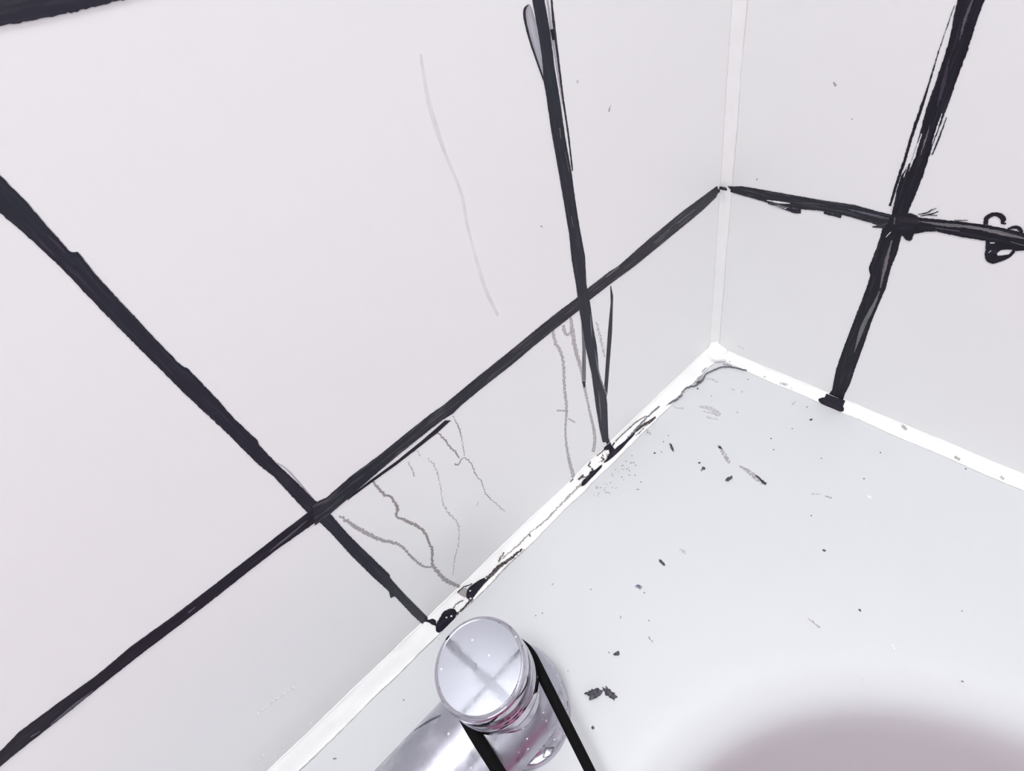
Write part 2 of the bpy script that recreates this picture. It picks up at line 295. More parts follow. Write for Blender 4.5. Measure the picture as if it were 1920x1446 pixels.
# ---------------------------------------------------------------- ink, stains, mould, painted highlights: thin layers on their surfaces
MARKS = [
('strip', 'ink_line', 'L', [(-350.1, 345.6), (-349.9, 337.4), (-349.8, 330.1), (-350.4, 321.2), (-350.8, 314.3), (-349.3, 313.8), (-349.5, 311.3), (-350.0, 307.4), (-350.4, 297.7), (-350.8, 280.4), (-350.9, 267.3), (-350.0, 265.2), (-350.2, 246.6), (-350.7, 236.9), (-350.1, 221.6), (-351.0, 218.7), (-351.2, 205.3), (-350.7, 191.0), (-350.5, 172.0), (-349.7, 158.7), (-350.5, 137.7), (-350.4, 120.9), (-350.0, 98.4), (-349.7, 82.4), (-350.8, 79.4), (-351.8, 53.6), (-351.7, 9.4)], [(-356.3, 338.8), (-356.4, 330.0), (-355.8, 323.1), (-355.5, 311.7), (-356.2, 295.4), (-356.5, 277.6), (-356.8, 256.4), (-356.4, 234.3), (-356.7, 210.7), (-355.8, 200.3), (-356.4, 186.4), (-356.9, 169.0), (-356.1, 161.5), (-356.1, 145.9), (-357.1, 119.9), (-357.3, 93.3), (-356.9, 68.7), (-359.0, 62.0), (-356.5, 60.0), (-357.3, 27.6), (-357.0, 7.5)], 'ink', 0.35, 0.3, None),
('strip', 'ink_line', 'L', [(-504.9, 170.2), (-497.2, 170.1), (-493.3, 170.9), (-488.5, 172.1), (-473.8, 171.4), (-459.0, 170.2), (-443.3, 171.2), (-424.8, 169.8), (-406.6, 169.4), (-385.7, 169.2), (-369.1, 169.1), (-356.2, 168.6), (-350.4, 171.8)], [(-510.7, 163.6), (-503.0, 163.5), (-498.3, 163.8), (-484.1, 163.7), (-474.0, 163.6), (-464.0, 163.9), (-447.0, 163.9), (-424.5, 162.9), (-410.4, 162.5), (-395.2, 162.5), (-377.9, 162.1), (-357.9, 160.1), (-350.8, 160.2)], 'ink_black', 0.2, 0.34, None),
('strip', 'ink_line', 'L', [(-352.6, 171.6), (-345.8, 168.9), (-329.7, 170.2), (-312.7, 169.4), (-297.5, 169.8), (-277.7, 170.0), (-269.6, 169.2), (-244.0, 170.1), (-216.6, 170.5), (-198.7, 171.1), (-179.3, 171.5), (-158.7, 170.9), (-149.6, 171.6), (-129.0, 171.5), (-121.2, 170.4), (-87.9, 172.8), (-51.2, 173.9), (-27.3, 173.2), (-10.3, 172.7)], [(-358.8, 158.5), (-350.1, 158.1), (-339.9, 158.7), (-323.7, 160.0), (-306.2, 160.7), (-288.8, 160.8), (-274.4, 160.7), (-267.1, 159.4), (-260.3, 160.5), (-241.2, 160.9), (-219.7, 160.6), (-201.5, 161.4), (-184.6, 161.5), (-160.1, 161.2), (-149.7, 162.4), (-130.4, 162.2), (-106.3, 161.0), (-81.5, 161.3), (-51.0, 161.8), (-28.6, 162.3), (-10.8, 164.3), (-7.8, 167.8)], 'ink_worn', 0.2, 0.34, None),
('strip', 'ink_stroke', 'L', [(-338.8, 158.9), (-324.4, 158.8), (-307.6, 157.7), (-290.2, 157.8), (-272.5, 158.8)], [(-339.4, 158.0), (-325.2, 157.2), (-308.6, 155.7), (-280.3, 155.0), (-269.7, 156.1)], 'ink_black', 0.08, 0.3, None),
('strip', 'ink_line', 'L', [(-155.9, 333.7), (-156.5, 323.2), (-156.3, 315.9), (-156.3, 302.7), (-157.8, 294.3), (-157.6, 287.2), (-158.2, 270.6), (-158.0, 254.1), (-157.9, 237.3), (-157.9, 214.8), (-159.3, 197.9), (-159.2, 180.2), (-160.1, 161.2), (-160.3, 131.1), (-159.0, 101.2), (-160.3, 66.0), (-160.5, 38.1), (-159.6, 18.9)], [(-149.6, 332.1), (-150.0, 321.5), (-149.6, 310.2), (-150.1, 295.8), (-149.8, 280.6), (-150.1, 266.3), (-149.4, 246.0), (-149.7, 230.8), (-149.5, 214.3), (-148.7, 194.7), (-151.0, 174.9), (-150.3, 159.3), (-150.8, 138.6), (-150.1, 123.3), (-152.3, 88.6), (-147.9, 74.0), (-148.5, 56.9), (-152.8, 18.6), (-151.8, 10.8)], 'ink', 0.15, 0.38, None),
('strip', 'ink_stroke', 'L', [(-145.8, 324.0), (-145.9, 323.4), (-146.0, 322.0), (-146.3, 320.0), (-146.7, 317.3), (-147.0, 314.3), (-147.2, 311.2), (-147.3, 307.8), (-147.4, 304.3), (-147.5, 300.7), (-147.6, 297.0), (-147.7, 293.3), (-147.9, 289.5), (-148.0, 285.6), (-148.1, 281.5), (-148.1, 277.3), (-148.0, 272.8), (-148.0, 268.3), (-148.1, 263.7), (-148.2, 259.1), (-148.4, 254.4), (-148.6, 250.8), (-148.7, 248.3), (-148.7, 247.1)], [(-145.2, 323.9), (-145.2, 323.2), (-145.3, 321.9), (-145.5, 319.8), (-145.7, 317.0), (-145.8, 314.1), (-146.0, 310.9), (-146.1, 307.6), (-146.3, 304.0), (-146.4, 300.4), (-146.6, 296.8), (-146.7, 293.0), (-146.9, 289.3), (-147.0, 285.4), (-147.1, 281.3), (-147.1, 277.0), (-147.1, 272.5), (-147.1, 268.0), (-147.2, 263.4), (-147.4, 258.8), (-147.6, 254.1), (-147.8, 250.5), (-147.9, 248.1), (-148.0, 246.8)], 'ink_worn', 0.15, 0.3, None),
('strip', 'ink_stroke', 'L', [(-148.6, 321.1), (-148.7, 320.4), (-148.7, 319.0), (-148.8, 316.9), (-148.9, 314.0), (-149.0, 311.0), (-149.0, 307.8), (-149.0, 304.4), (-149.0, 300.9), (-148.9, 297.2), (-148.9, 293.6), (-148.8, 289.8), (-148.8, 286.0), (-148.7, 283.1), (-148.7, 281.2), (-148.7, 280.2)], [(-147.7, 320.9), (-147.7, 320.2), (-147.7, 318.8), (-147.7, 316.7), (-147.8, 313.8), (-147.8, 310.8), (-147.9, 307.5), (-147.9, 304.2), (-148.0, 300.6), (-148.0, 297.0), (-148.1, 293.4), (-148.1, 289.6), (-148.1, 285.9), (-148.2, 283.0), (-148.2, 281.0), (-148.2, 280.0)], 'ink_wash', 0.15, 0.28, None),
('strip', 'ink_stroke', 'L', [(-149.0, 310.6), (-149.0, 306.6)], [(-147.4, 310.3), (-147.4, 306.2)], 'ink_black', 0.15, 0.45, None),
('strip', 'ink_stroke', 'L', [(-158.9, 322.4), (-160.4, 322.5), (-162.5, 319.7), (-161.9, 313.1), (-159.7, 303.8), (-157.9, 294.1)], [(-158.6, 322.4), (-157.7, 321.0), (-156.7, 316.6), (-156.4, 310.9), (-156.6, 303.9), (-157.3, 293.8)], 'ink_wash', 0.25, 0.26, None),
('strip', 'ink_stroke', 'L', [(-159.4, 322.5), (-159.5, 322.5), (-159.8, 322.5), (-160.2, 322.4), (-160.8, 322.3), (-161.3, 322.1), (-161.8, 321.8), (-162.2, 321.4), (-162.5, 320.8), (-162.8, 319.9), (-162.9, 318.8), (-162.9, 317.4), (-162.8, 315.8), (-162.6, 313.9), (-162.3, 311.9), (-161.9, 309.6), (-161.4, 307.2), (-160.8, 304.7), (-160.2, 302.2), (-159.6, 299.8), (-159.0, 297.3), (-158.5, 295.5), (-158.2, 294.2), (-158.0, 293.6)], [(-159.1, 322.2), (-159.2, 322.1), (-159.4, 322.1), (-159.7, 322.0), (-160.1, 321.9), (-160.5, 321.6), (-160.8, 321.3), (-161.1, 320.9), (-161.4, 320.4), (-161.6, 319.6), (-161.8, 318.6), (-161.8, 317.2), (-161.8, 315.6), (-161.6, 313.8), (-161.4, 311.8), (-161.0, 309.5), (-160.5, 307.1), (-159.9, 304.6), (-159.4, 302.2), (-158.8, 299.7), (-158.2, 297.3), (-157.8, 295.4), (-157.5, 294.1), (-157.4, 293.5)], 'ink', 0.15, 0.32, None),
('strip', 'ink_stroke', 'L', [(-130.0, 160.7), (-131.3, 147.8), (-137.3, 125.7), (-141.8, 106.8), (-148.4, 78.7)], [(-129.5, 160.4), (-128.6, 151.4), (-133.6, 123.0), (-139.3, 99.4), (-147.0, 67.6)], 'ink_worn', 0.1, 0.3, None),
('strip', 'ink_stroke', 'L', [(-159.3, 157.6), (-163.1, 130.3), (-169.0, 102.9)], [(-158.5, 151.6), (-160.8, 125.5), (-165.6, 100.0)], 'ink_pale', 0.25, 0.26, None),
('strip', 'ink_scratch', 'L', [(-151.7, 152.2), (-151.8, 151.7), (-152.0, 150.6), (-152.3, 148.9), (-152.7, 146.7), (-153.1, 144.3), (-153.3, 141.9), (-153.4, 139.4), (-153.5, 136.8), (-153.6, 134.9), (-153.6, 133.6), (-153.6, 132.9)], [(-151.4, 152.0), (-151.5, 151.5), (-151.5, 150.3), (-151.7, 148.5), (-151.8, 146.1), (-152.0, 143.6), (-152.3, 141.2), (-152.5, 138.8), (-152.8, 136.4), (-153.0, 134.5), (-153.2, 133.3), (-153.3, 132.7)], 'ink_pale', 0.15, 0.55, None),
('strip', 'ink_scratch', 'L', [(-152.9, 120.8), (-153.0, 119.9), (-153.0, 118.0), (-153.1, 115.1), (-153.2, 111.1), (-153.2, 107.3), (-153.2, 103.7), (-153.1, 100.1), (-152.9, 96.7), (-152.6, 93.3), (-152.3, 89.9), (-151.9, 86.5), (-151.3, 83.1), (-150.8, 79.9), (-150.2, 76.8), (-149.6, 73.9), (-148.9, 71.2), (-148.4, 69.1), (-148.0, 67.8), (-147.9, 67.1)], [(-152.6, 120.6), (-152.6, 119.6), (-152.5, 117.6), (-152.4, 114.6), (-152.2, 110.5), (-152.0, 106.6), (-151.8, 102.9), (-151.7, 99.3), (-151.5, 95.9), (-151.2, 92.5), (-150.9, 89.2), (-150.4, 85.8), (-149.9, 82.4), (-149.4, 79.2), (-148.9, 76.2), (-148.5, 73.4), (-148.1, 70.8), (-147.8, 68.9), (-147.6, 67.6), (-147.5, 66.9)], 'ink_pale', 0.15, 0.55, None),
('strip', 'ink_scratch', 'L', [(-155.7, 80.3), (-155.7, 79.3), (-155.9, 77.3), (-156.2, 74.3), (-156.5, 70.3), (-156.8, 66.1), (-157.1, 61.7), (-157.4, 57.2), (-157.7, 52.6), (-158.0, 49.0), (-158.1, 46.7), (-158.2, 45.5)], [(-155.4, 80.1), (-155.4, 79.0), (-155.4, 76.9), (-155.5, 73.8), (-155.6, 69.6), (-155.8, 65.2), (-156.1, 60.9), (-156.5, 56.5), (-157.1, 52.0), (-157.5, 48.6), (-157.7, 46.3), (-157.9, 45.2)], 'ink_pale', 0.15, 0.55, None),
('strip', 'ink_scratch', 'L', [(-153.1, 270.6), (-153.5, 265.6)], [(-152.7, 270.5), (-153.1, 265.5)], 'ink_pale', 0.15, 0.55, None),
('strip', 'ink_scratch', 'L', [(-152.0, 258.4), (-151.2, 247.7)], [(-151.8, 258.3), (-151.0, 247.6)], 'ink_pale', 0.15, 0.55, None),
('strip', 'ink_scratch', 'L', [(-154.7, 224.1), (-154.4, 217.3)], [(-154.4, 223.9), (-154.1, 217.2)], 'ink_pale', 0.15, 0.55, None),
('strip', 'ink_scratch', 'L', [(-133.4, 169.4), (-120.1, 169.6)], [(-133.6, 170.0), (-120.4, 170.1)], 'ink_pale', 0.15, 0.55, None),
('strip', 'ink_scratch', 'L', [(-57.1, 167.8), (-37.1, 168.2)], [(-57.4, 168.3), (-37.5, 168.6)], 'ink_pale', 0.15, 0.55, None),
('strip', 'ink_scratch', 'L', [(-84.0, 167.2), (-66.2, 167.8)], [(-84.2, 167.6), (-66.5, 168.2)], 'ink_pale', 0.15, 0.55, None),
('strip', 'ink_scratch', 'L', [(-482.6, 164.4), (-482.0, 164.3), (-480.8, 164.3), (-479.0, 164.3), (-476.5, 164.2), (-474.2, 164.2), (-472.0, 164.2), (-469.9, 164.3), (-467.9, 164.5), (-466.4, 164.6), (-465.4, 164.7), (-464.9, 164.7)], [(-482.4, 164.9), (-481.8, 164.9), (-480.5, 165.0), (-478.6, 165.2), (-476.0, 165.4), (-473.6, 165.6), (-471.5, 165.6), (-469.4, 165.4), (-467.6, 165.2), (-466.2, 165.0), (-465.3, 164.9), (-464.8, 164.8)], 'ink_pale2', 0.15, 0.55, None),
('strip', 'ink_scratch', 'L', [(-489.1, 165.9), (-486.2, 165.2)], [(-488.8, 166.4), (-486.0, 165.4)], 'ink_pale2', 0.15, 0.55, None),
('strip', 'ink_scratch', 'L', [(-380.9, 164.3), (-380.2, 164.2), (-378.7, 164.2), (-376.5, 164.1), (-373.6, 164.0), (-370.7, 164.0), (-368.1, 164.1), (-365.5, 164.3), (-363.1, 164.6), (-361.3, 164.8), (-360.1, 165.0), (-359.5, 165.0)], [(-380.9, 164.5), (-380.1, 164.5), (-378.7, 164.6), (-376.4, 164.7), (-373.5, 164.9), (-370.6, 165.0), (-368.0, 165.1), (-365.4, 165.1), (-363.1, 165.2), (-361.3, 165.2), (-360.1, 165.2), (-359.5, 165.2)], 'ink_pale2', 0.15, 0.55, None),
('strip', 'ink_scratch', 'L', [(-421.5, 165.7), (-417.9, 165.9)], [(-421.3, 166.4), (-417.8, 166.2)], 'ink_pale2', 0.15, 0.55, None),
('strip', 'ink_scratch', 'L', [(-354.3, 322.9), (-354.4, 322.6), (-354.4, 322.0), (-354.5, 321.2), (-354.6, 320.1), (-354.7, 319.0), (-354.7, 317.8), (-354.7, 316.7), (-354.7, 315.6), (-354.7, 314.8), (-354.6, 314.2), (-354.6, 313.9)], [(-354.3, 322.9), (-354.2, 322.6), (-354.2, 322.1), (-354.2, 321.3), (-354.1, 320.2), (-354.1, 319.1), (-354.1, 318.0), (-354.2, 316.9), (-354.3, 315.7), (-354.4, 314.8), (-354.5, 314.2), (-354.5, 313.9)], 'ink_purple', 0.15, 0.5, None),
('strip', 'ink_scratch', 'L', [(-352.0, 322.3), (-352.0, 322.0), (-352.0, 321.3), (-352.1, 320.4), (-352.1, 319.1), (-352.1, 317.9), (-352.1, 316.8), (-352.0, 315.9), (-351.9, 315.0), (-351.8, 314.3), (-351.8, 313.9), (-351.7, 313.7)], [(-351.9, 322.3), (-351.9, 322.0), (-351.8, 321.4), (-351.7, 320.5), (-351.5, 319.3), (-351.4, 318.2), (-351.4, 317.1), (-351.4, 316.1), (-351.5, 315.1), (-351.6, 314.4), (-351.6, 313.9), (-351.7, 313.7)], 'ink_purple', 0.15, 0.5, None),
('poly', 'ink_dot', 'C', [(-350.8, 0.16), (-349.8, 0.19), (-349.1, 0.25), (-348.6, 0.35), (-348.7, 0.44), (-349.6, 0.52), (-350.6, 0.54), (-351.7, 0.49), (-352.4, 0.42), (-352.6, 0.32), (-352.9, 0.2), (-353.4, 0.04), (-353.0, 0.01), (-351.9, 0.1)], None, 'ink_black', 0.2, 0.5, None),
('strip', 'ink_stroke', 'L', [(-350.5, 171.9), (-350.4, 173.7), (-350.3, 177.2), (-350.0, 182.4), (-349.7, 189.0), (-349.5, 194.3), (-349.6, 198.3), (-349.8, 201.1), (-350.1, 202.8), (-350.4, 204.0), (-350.6, 204.8), (-350.7, 205.2)], [(-351.2, 171.9), (-351.1, 173.7), (-350.9, 177.2), (-350.6, 182.3), (-350.2, 189.0), (-350.0, 194.2), (-350.0, 198.2), (-350.1, 201.0), (-350.4, 202.7), (-350.6, 203.9), (-350.8, 204.7), (-350.9, 205.1)], 'ink_wash', 0.15, 0.25, None),
('strip', 'ink_line', 'L', [(-333.8, 365.0), (-326.6, 363.9), (-322.2, 363.3), (-317.5, 362.9), (-311.5, 362.3), (-302.5, 361.7), (-299.0, 361.6), (-288.6, 361.0), (-270.4, 359.9)], [(-327.2, 372.3), (-319.8, 371.6), (-313.0, 371.1), (-304.8, 370.4), (-296.1, 369.8), (-282.5, 369.1), (-264.8, 368.1)], 'ink', 0.5, 0.33, None),
('strip', 'stain', 'L', [(-324.3, 156.9), (-324.3, 156.5), (-324.3, 155.7), (-324.3, 154.4), (-324.2, 152.7), (-324.2, 150.9), (-324.1, 149.0), (-324.1, 147.1), (-324.0, 145.0), (-323.8, 143.2), (-323.4, 141.6), (-322.9, 140.4), (-322.2, 139.4), (-321.8, 138.3), (-321.6, 137.1), (-321.6, 135.8), (-321.8, 134.3), (-322.0, 132.9), (-322.1, 131.6), (-322.1, 130.3), (-322.1, 129.1), (-322.4, 127.8), (-322.9, 126.5), (-323.8, 125.2), (-325.0, 123.9), (-325.7, 122.5), (-325.9, 121.0), (-325.7, 119.4), (-325.1, 117.8), (-324.4, 115.9), (-323.8, 113.9), (-323.1, 111.6), (-322.5, 109.2), (-321.9, 106.8), (-321.2, 104.6), (-320.6, 102.4), (-320.0, 100.3), (-319.5, 98.2), (-319.2, 95.9), (-318.9, 93.6), (-318.8, 91.1), (-318.9, 88.8), (-319.0, 86.6), (-319.4, 84.5), (-319.9, 82.5), (-320.3, 80.6), (-320.5, 78.7), (-320.6, 77.0), (-320.6, 75.3), (-321.0, 73.2), (-321.7, 70.9), (-322.8, 68.1), (-324.2, 65.1), (-325.4, 62.5), (-326.2, 60.3), (-326.8, 58.7), (-326.9, 57.5), (-327.1, 56.6), (-327.2, 56.0), (-327.2, 55.8)], [(-323.2, 157.0), (-323.2, 156.6), (-323.1, 155.8), (-323.1, 154.5), (-323.0, 152.8), (-322.9, 151.0), (-322.8, 149.2), (-322.7, 147.4), (-322.6, 145.5), (-322.4, 143.7), (-322.1, 142.3), (-321.6, 141.0), (-321.0, 139.9), (-320.6, 138.8), (-320.4, 137.4), (-320.4, 135.9), (-320.5, 134.3), (-320.6, 132.7), (-320.7, 131.1), (-320.7, 129.5), (-320.6, 127.9), (-320.9, 126.4), (-321.5, 125.0), (-322.4, 123.8), (-323.5, 122.7), (-324.3, 121.6), (-324.6, 120.4), (-324.4, 119.3), (-323.7, 118.2), (-323.1, 116.7), (-322.4, 114.9), (-321.7, 112.8), (-321.0, 110.4), (-320.3, 108.0), (-319.6, 105.7), (-319.0, 103.4), (-318.4, 101.1), (-318.0, 98.8), (-317.6, 96.3), (-317.4, 93.7), (-317.2, 90.9), (-317.3, 88.3), (-317.5, 85.9), (-317.9, 83.7), (-318.5, 81.7), (-318.9, 79.8), (-319.2, 77.8), (-319.3, 75.9), (-319.2, 73.9), (-319.6, 71.7), (-320.3, 69.2), (-321.4, 66.5), (-323.0, 63.4), (-324.2, 60.8), (-325.0, 58.8), (-325.4, 57.3), (-325.5, 56.3), (-325.5, 55.6), (-325.6, 55.1), (-325.6, 54.8)], 'stain_brown', 0.5, 0.12, 'brown crack stain'),
('strip', 'stain', 'L', [(-327.7, 57.4), (-327.7, 56.9), (-327.8, 55.7), (-327.8, 54.0), (-327.9, 51.7), (-327.9, 48.8), (-327.9, 45.5), (-327.9, 41.7), (-327.9, 37.3), (-327.6, 32.6), (-326.8, 27.6), (-325.6, 22.3), (-323.9, 16.6), (-322.7, 11.8), (-321.9, 7.9), (-321.5, 4.9), (-321.6, 2.9), (-321.7, 1.4), (-321.7, 0.4), (-321.7, -0.1)], [(-326.0, 57.3), (-326.0, 56.8), (-325.9, 55.6), (-325.8, 53.8), (-325.7, 51.5), (-325.6, 48.7), (-325.5, 45.6), (-325.4, 42.0), (-325.3, 38.0), (-324.9, 33.6), (-324.2, 28.8), (-323.2, 23.5), (-321.8, 17.8), (-320.7, 12.8), (-320.0, 8.6), (-319.7, 5.3), (-319.8, 2.9), (-319.8, 1.0), (-319.8, -0.2), (-319.8, -0.8)], 'stain_band', 0.5, 0.14, None),
('strip', 'stain', 'L', [(-347.8, 152.4), (-347.8, 152.0), (-347.7, 151.2), (-347.6, 150.1), (-347.5, 148.5), (-347.4, 146.7), (-347.2, 144.8), (-347.0, 142.7), (-346.7, 140.4), (-346.3, 138.0), (-345.9, 135.5), (-345.5, 132.9), (-345.1, 130.2), (-344.5, 127.4), (-343.9, 124.6), (-343.2, 121.6), (-342.4, 118.6), (-341.5, 115.6), (-340.5, 112.7), (-339.3, 109.9), (-338.0, 107.1), (-336.9, 104.6), (-336.0, 102.2), (-335.3, 100.0), (-334.8, 98.0), (-334.4, 95.8), (-334.2, 93.5), (-334.1, 90.9), (-334.1, 88.2), (-334.1, 85.5), (-334.1, 82.9), (-334.0, 80.2), (-334.0, 77.6), (-333.7, 74.7), (-333.3, 71.5), (-332.8, 67.9), (-332.1, 64.0), (-331.3, 60.8), (-330.4, 58.5), (-329.5, 56.9), (-328.5, 56.2), (-327.7, 55.6), (-327.2, 55.2), (-326.9, 55.0)], [(-346.8, 152.8), (-346.7, 152.4), (-346.6, 151.7), (-346.4, 150.6), (-346.2, 149.1), (-345.9, 147.4), (-345.6, 145.5), (-345.3, 143.5), (-344.9, 141.2), (-344.5, 138.9), (-344.1, 136.5), (-343.6, 134.0), (-343.1, 131.5), (-342.5, 128.8), (-341.9, 126.0), (-341.3, 123.1), (-340.7, 120.1), (-339.9, 117.1), (-339.0, 114.2), (-337.9, 111.4), (-336.6, 108.6), (-335.6, 106.0), (-334.6, 103.4), (-333.9, 101.1), (-333.4, 98.8), (-333.0, 96.4), (-332.8, 93.9), (-332.7, 91.2), (-332.8, 88.4), (-332.8, 85.7), (-332.7, 83.0), (-332.6, 80.4), (-332.5, 77.9), (-332.3, 75.2), (-331.9, 72.0), (-331.5, 68.6), (-331.0, 64.8), (-330.3, 61.8), (-329.6, 59.6), (-328.9, 58.2), (-328.0, 57.7), (-327.3, 57.3), (-326.9, 57.0), (-326.7, 56.9)], 'stain_band', 0.5, 0.12, None),
('strip', 'stain', 'L', [(-280.5, 155.6), (-280.3, 155.1), (-280.1, 154.0), (-279.7, 152.3), (-279.2, 150.0), (-278.9, 148.0), (-278.6, 146.1), (-278.5, 144.5), (-278.4, 143.1), (-278.3, 141.6), (-278.1, 139.9), (-277.7, 138.1), (-277.2, 136.2), (-276.8, 134.2), (-276.5, 132.2), (-276.3, 130.2), (-276.2, 128.2), (-276.1, 126.7), (-276.0, 125.6), (-276.0, 125.1)], [(-279.9, 155.8), (-279.7, 155.2), (-279.5, 154.1), (-279.0, 152.4), (-278.4, 150.1), (-278.0, 148.0), (-277.7, 146.2), (-277.5, 144.5), (-277.5, 143.1), (-277.4, 141.6), (-277.1, 139.9), (-276.8, 138.1), (-276.4, 136.2), (-276.0, 134.2), (-275.7, 132.2), (-275.4, 130.2), (-275.3, 128.1), (-275.1, 126.5), (-275.1, 125.5), (-275.0, 124.9)], 'stain_brown', 0.3, 0.12, None),
('strip', 'stain', 'L', [(-280.3, 123.5), (-280.1, 123.3), (-279.9, 122.8), (-279.5, 122.0), (-278.9, 121.1), (-278.3, 120.5), (-277.6, 120.5), (-276.8, 120.8), (-276.0, 121.7), (-275.2, 122.2), (-274.5, 122.5), (-273.8, 122.5), (-273.2, 122.3), (-272.6, 121.5), (-272.1, 120.1), (-271.6, 118.2), (-271.1, 115.7), (-270.8, 113.1), (-270.7, 110.4), (-270.9, 107.6), (-271.2, 104.8), (-271.4, 102.2), (-271.3, 99.8), (-270.9, 97.7), (-270.4, 95.8), (-270.1, 93.5), (-270.1, 90.6), (-270.3, 87.2), (-270.8, 83.3), (-271.0, 79.3), (-270.8, 75.4), (-270.3, 71.5), (-269.3, 67.5), (-268.4, 63.5), (-267.5, 59.4), (-266.6, 55.1), (-265.6, 50.7), (-264.9, 47.4), (-264.4, 45.1), (-264.2, 44.0)], [(-279.5, 124.2), (-279.4, 124.0), (-279.3, 123.6), (-279.0, 122.9), (-278.7, 122.0), (-278.2, 121.5), (-277.7, 121.5), (-277.0, 121.9), (-276.2, 122.7), (-275.4, 123.2), (-274.6, 123.4), (-273.8, 123.3), (-273.0, 122.9), (-272.3, 121.9), (-271.7, 120.4), (-271.0, 118.3), (-270.5, 115.6), (-270.2, 113.0), (-270.1, 110.2), (-270.2, 107.4), (-270.6, 104.6), (-270.8, 102.0), (-270.7, 99.7), (-270.4, 97.5), (-269.9, 95.6), (-269.6, 93.3), (-269.5, 90.4), (-269.8, 87.0), (-270.3, 83.1), (-270.5, 79.1), (-270.3, 75.2), (-269.8, 71.4), (-268.9, 67.5), (-268.0, 63.5), (-267.1, 59.4), (-266.2, 55.2), (-265.3, 50.8), (-264.6, 47.4), (-264.1, 45.2), (-263.9, 44.0)], 'stain_brown', 0.2, 0.14, None),
('strip', 'stain', 'L', [(-267.5, 157.8), (-267.5, 157.1), (-267.5, 155.7), (-267.5, 153.6), (-267.5, 150.8), (-267.6, 147.9), (-267.8, 144.9), (-268.2, 142.0), (-268.7, 138.9), (-269.2, 136.0), (-269.8, 133.2), (-270.5, 130.5), (-271.2, 127.9), (-271.7, 125.9), (-272.1, 124.6), (-272.2, 123.9)], [(-267.2, 157.7), (-267.1, 157.0), (-267.1, 155.6), (-267.0, 153.4), (-266.8, 150.5), (-266.9, 147.6), (-267.1, 144.6), (-267.6, 141.6), (-268.2, 138.6), (-268.8, 135.7), (-269.5, 132.9), (-270.1, 130.2), (-270.8, 127.6), (-271.4, 125.6), (-271.7, 124.3), (-271.9, 123.6)], 'stain_brown', 0.2, 0.12, None),
('strip', 'stain', 'L', [(-292.8, 143.9), (-292.7, 143.3), (-292.5, 142.1), (-292.1, 140.4), (-291.7, 138.1), (-291.6, 135.4), (-291.6, 132.5), (-292.0, 129.2), (-292.5, 125.6), (-293.3, 121.8), (-294.3, 117.8), (-295.5, 113.6), (-296.8, 109.2), (-297.9, 105.2), (-298.8, 101.8), (-299.3, 98.9), (-299.6, 96.5), (-299.7, 94.0), (-299.6, 91.2), (-299.3, 88.2), (-298.9, 85.0), (-298.5, 82.0), (-298.2, 79.2), (-298.0, 76.7), (-297.9, 74.4), (-298.3, 71.6), (-299.2, 68.1), (-300.6, 64.0), (-302.6, 59.3), (-304.5, 55.4), (-306.3, 52.4), (-307.9, 50.1), (-309.4, 48.8), (-311.1, 46.6), (-312.9, 43.8), (-314.9, 40.1), (-317.1, 35.6), (-318.7, 32.2), (-319.8, 29.9), (-320.4, 28.8)], [(-292.2, 144.0), (-292.1, 143.4), (-291.8, 142.2), (-291.4, 140.4), (-290.9, 138.0), (-290.7, 135.2), (-290.8, 132.2), (-291.1, 128.9), (-291.8, 125.2), (-292.7, 121.4), (-293.7, 117.3), (-294.9, 113.1), (-296.3, 108.7), (-297.4, 104.8), (-298.1, 101.4), (-298.5, 98.6), (-298.6, 96.3), (-298.5, 93.8), (-298.4, 91.0), (-298.1, 88.1), (-297.7, 84.9), (-297.5, 81.9), (-297.2, 79.0), (-297.1, 76.3), (-297.0, 73.9), (-297.5, 70.9), (-298.4, 67.3), (-300.0, 63.2), (-302.1, 58.6), (-304.1, 54.7), (-305.9, 51.6), (-307.5, 49.3), (-309.0, 47.8), (-310.7, 45.6), (-312.5, 42.7), (-314.5, 39.1), (-316.7, 34.7), (-318.4, 31.4), (-319.5, 29.2), (-320.1, 28.1)], 'stain_faint', 0.4, 0.12, None),
('strip', 'stain', 'L', [(-303.2, 151.6), (-303.1, 151.2), (-303.1, 150.4), (-303.1, 149.2), (-303.0, 147.5), (-303.1, 145.9), (-303.2, 144.3), (-303.5, 142.7), (-304.0, 141.1), (-304.3, 140.0), (-304.5, 139.2), (-304.6, 138.8)], [(-302.6, 151.6), (-302.6, 151.2), (-302.5, 150.3), (-302.5, 149.1), (-302.4, 147.3), (-302.5, 145.7), (-302.7, 144.0), (-303.0, 142.4), (-303.4, 140.8), (-303.7, 139.6), (-304.0, 138.8), (-304.1, 138.4)], 'stain_grey', 0.3, 0.12, None),
('strip', 'stain', 'L', [(-297.8, 154.9), (-297.6, 154.8), (-297.1, 154.7), (-296.5, 154.6), (-295.7, 154.5), (-295.1, 154.1), (-294.8, 153.4), (-294.8, 152.5), (-295.1, 151.4), (-295.3, 150.5), (-295.5, 149.9), (-295.6, 149.6)], [(-297.7, 155.7), (-297.5, 155.6), (-297.0, 155.5), (-296.3, 155.3), (-295.3, 155.0), (-294.7, 154.5), (-294.3, 153.7), (-294.3, 152.6), (-294.6, 151.3), (-294.8, 150.3), (-294.9, 149.6), (-295.0, 149.2)], 'stain_faint', 0.3, 0.12, None),
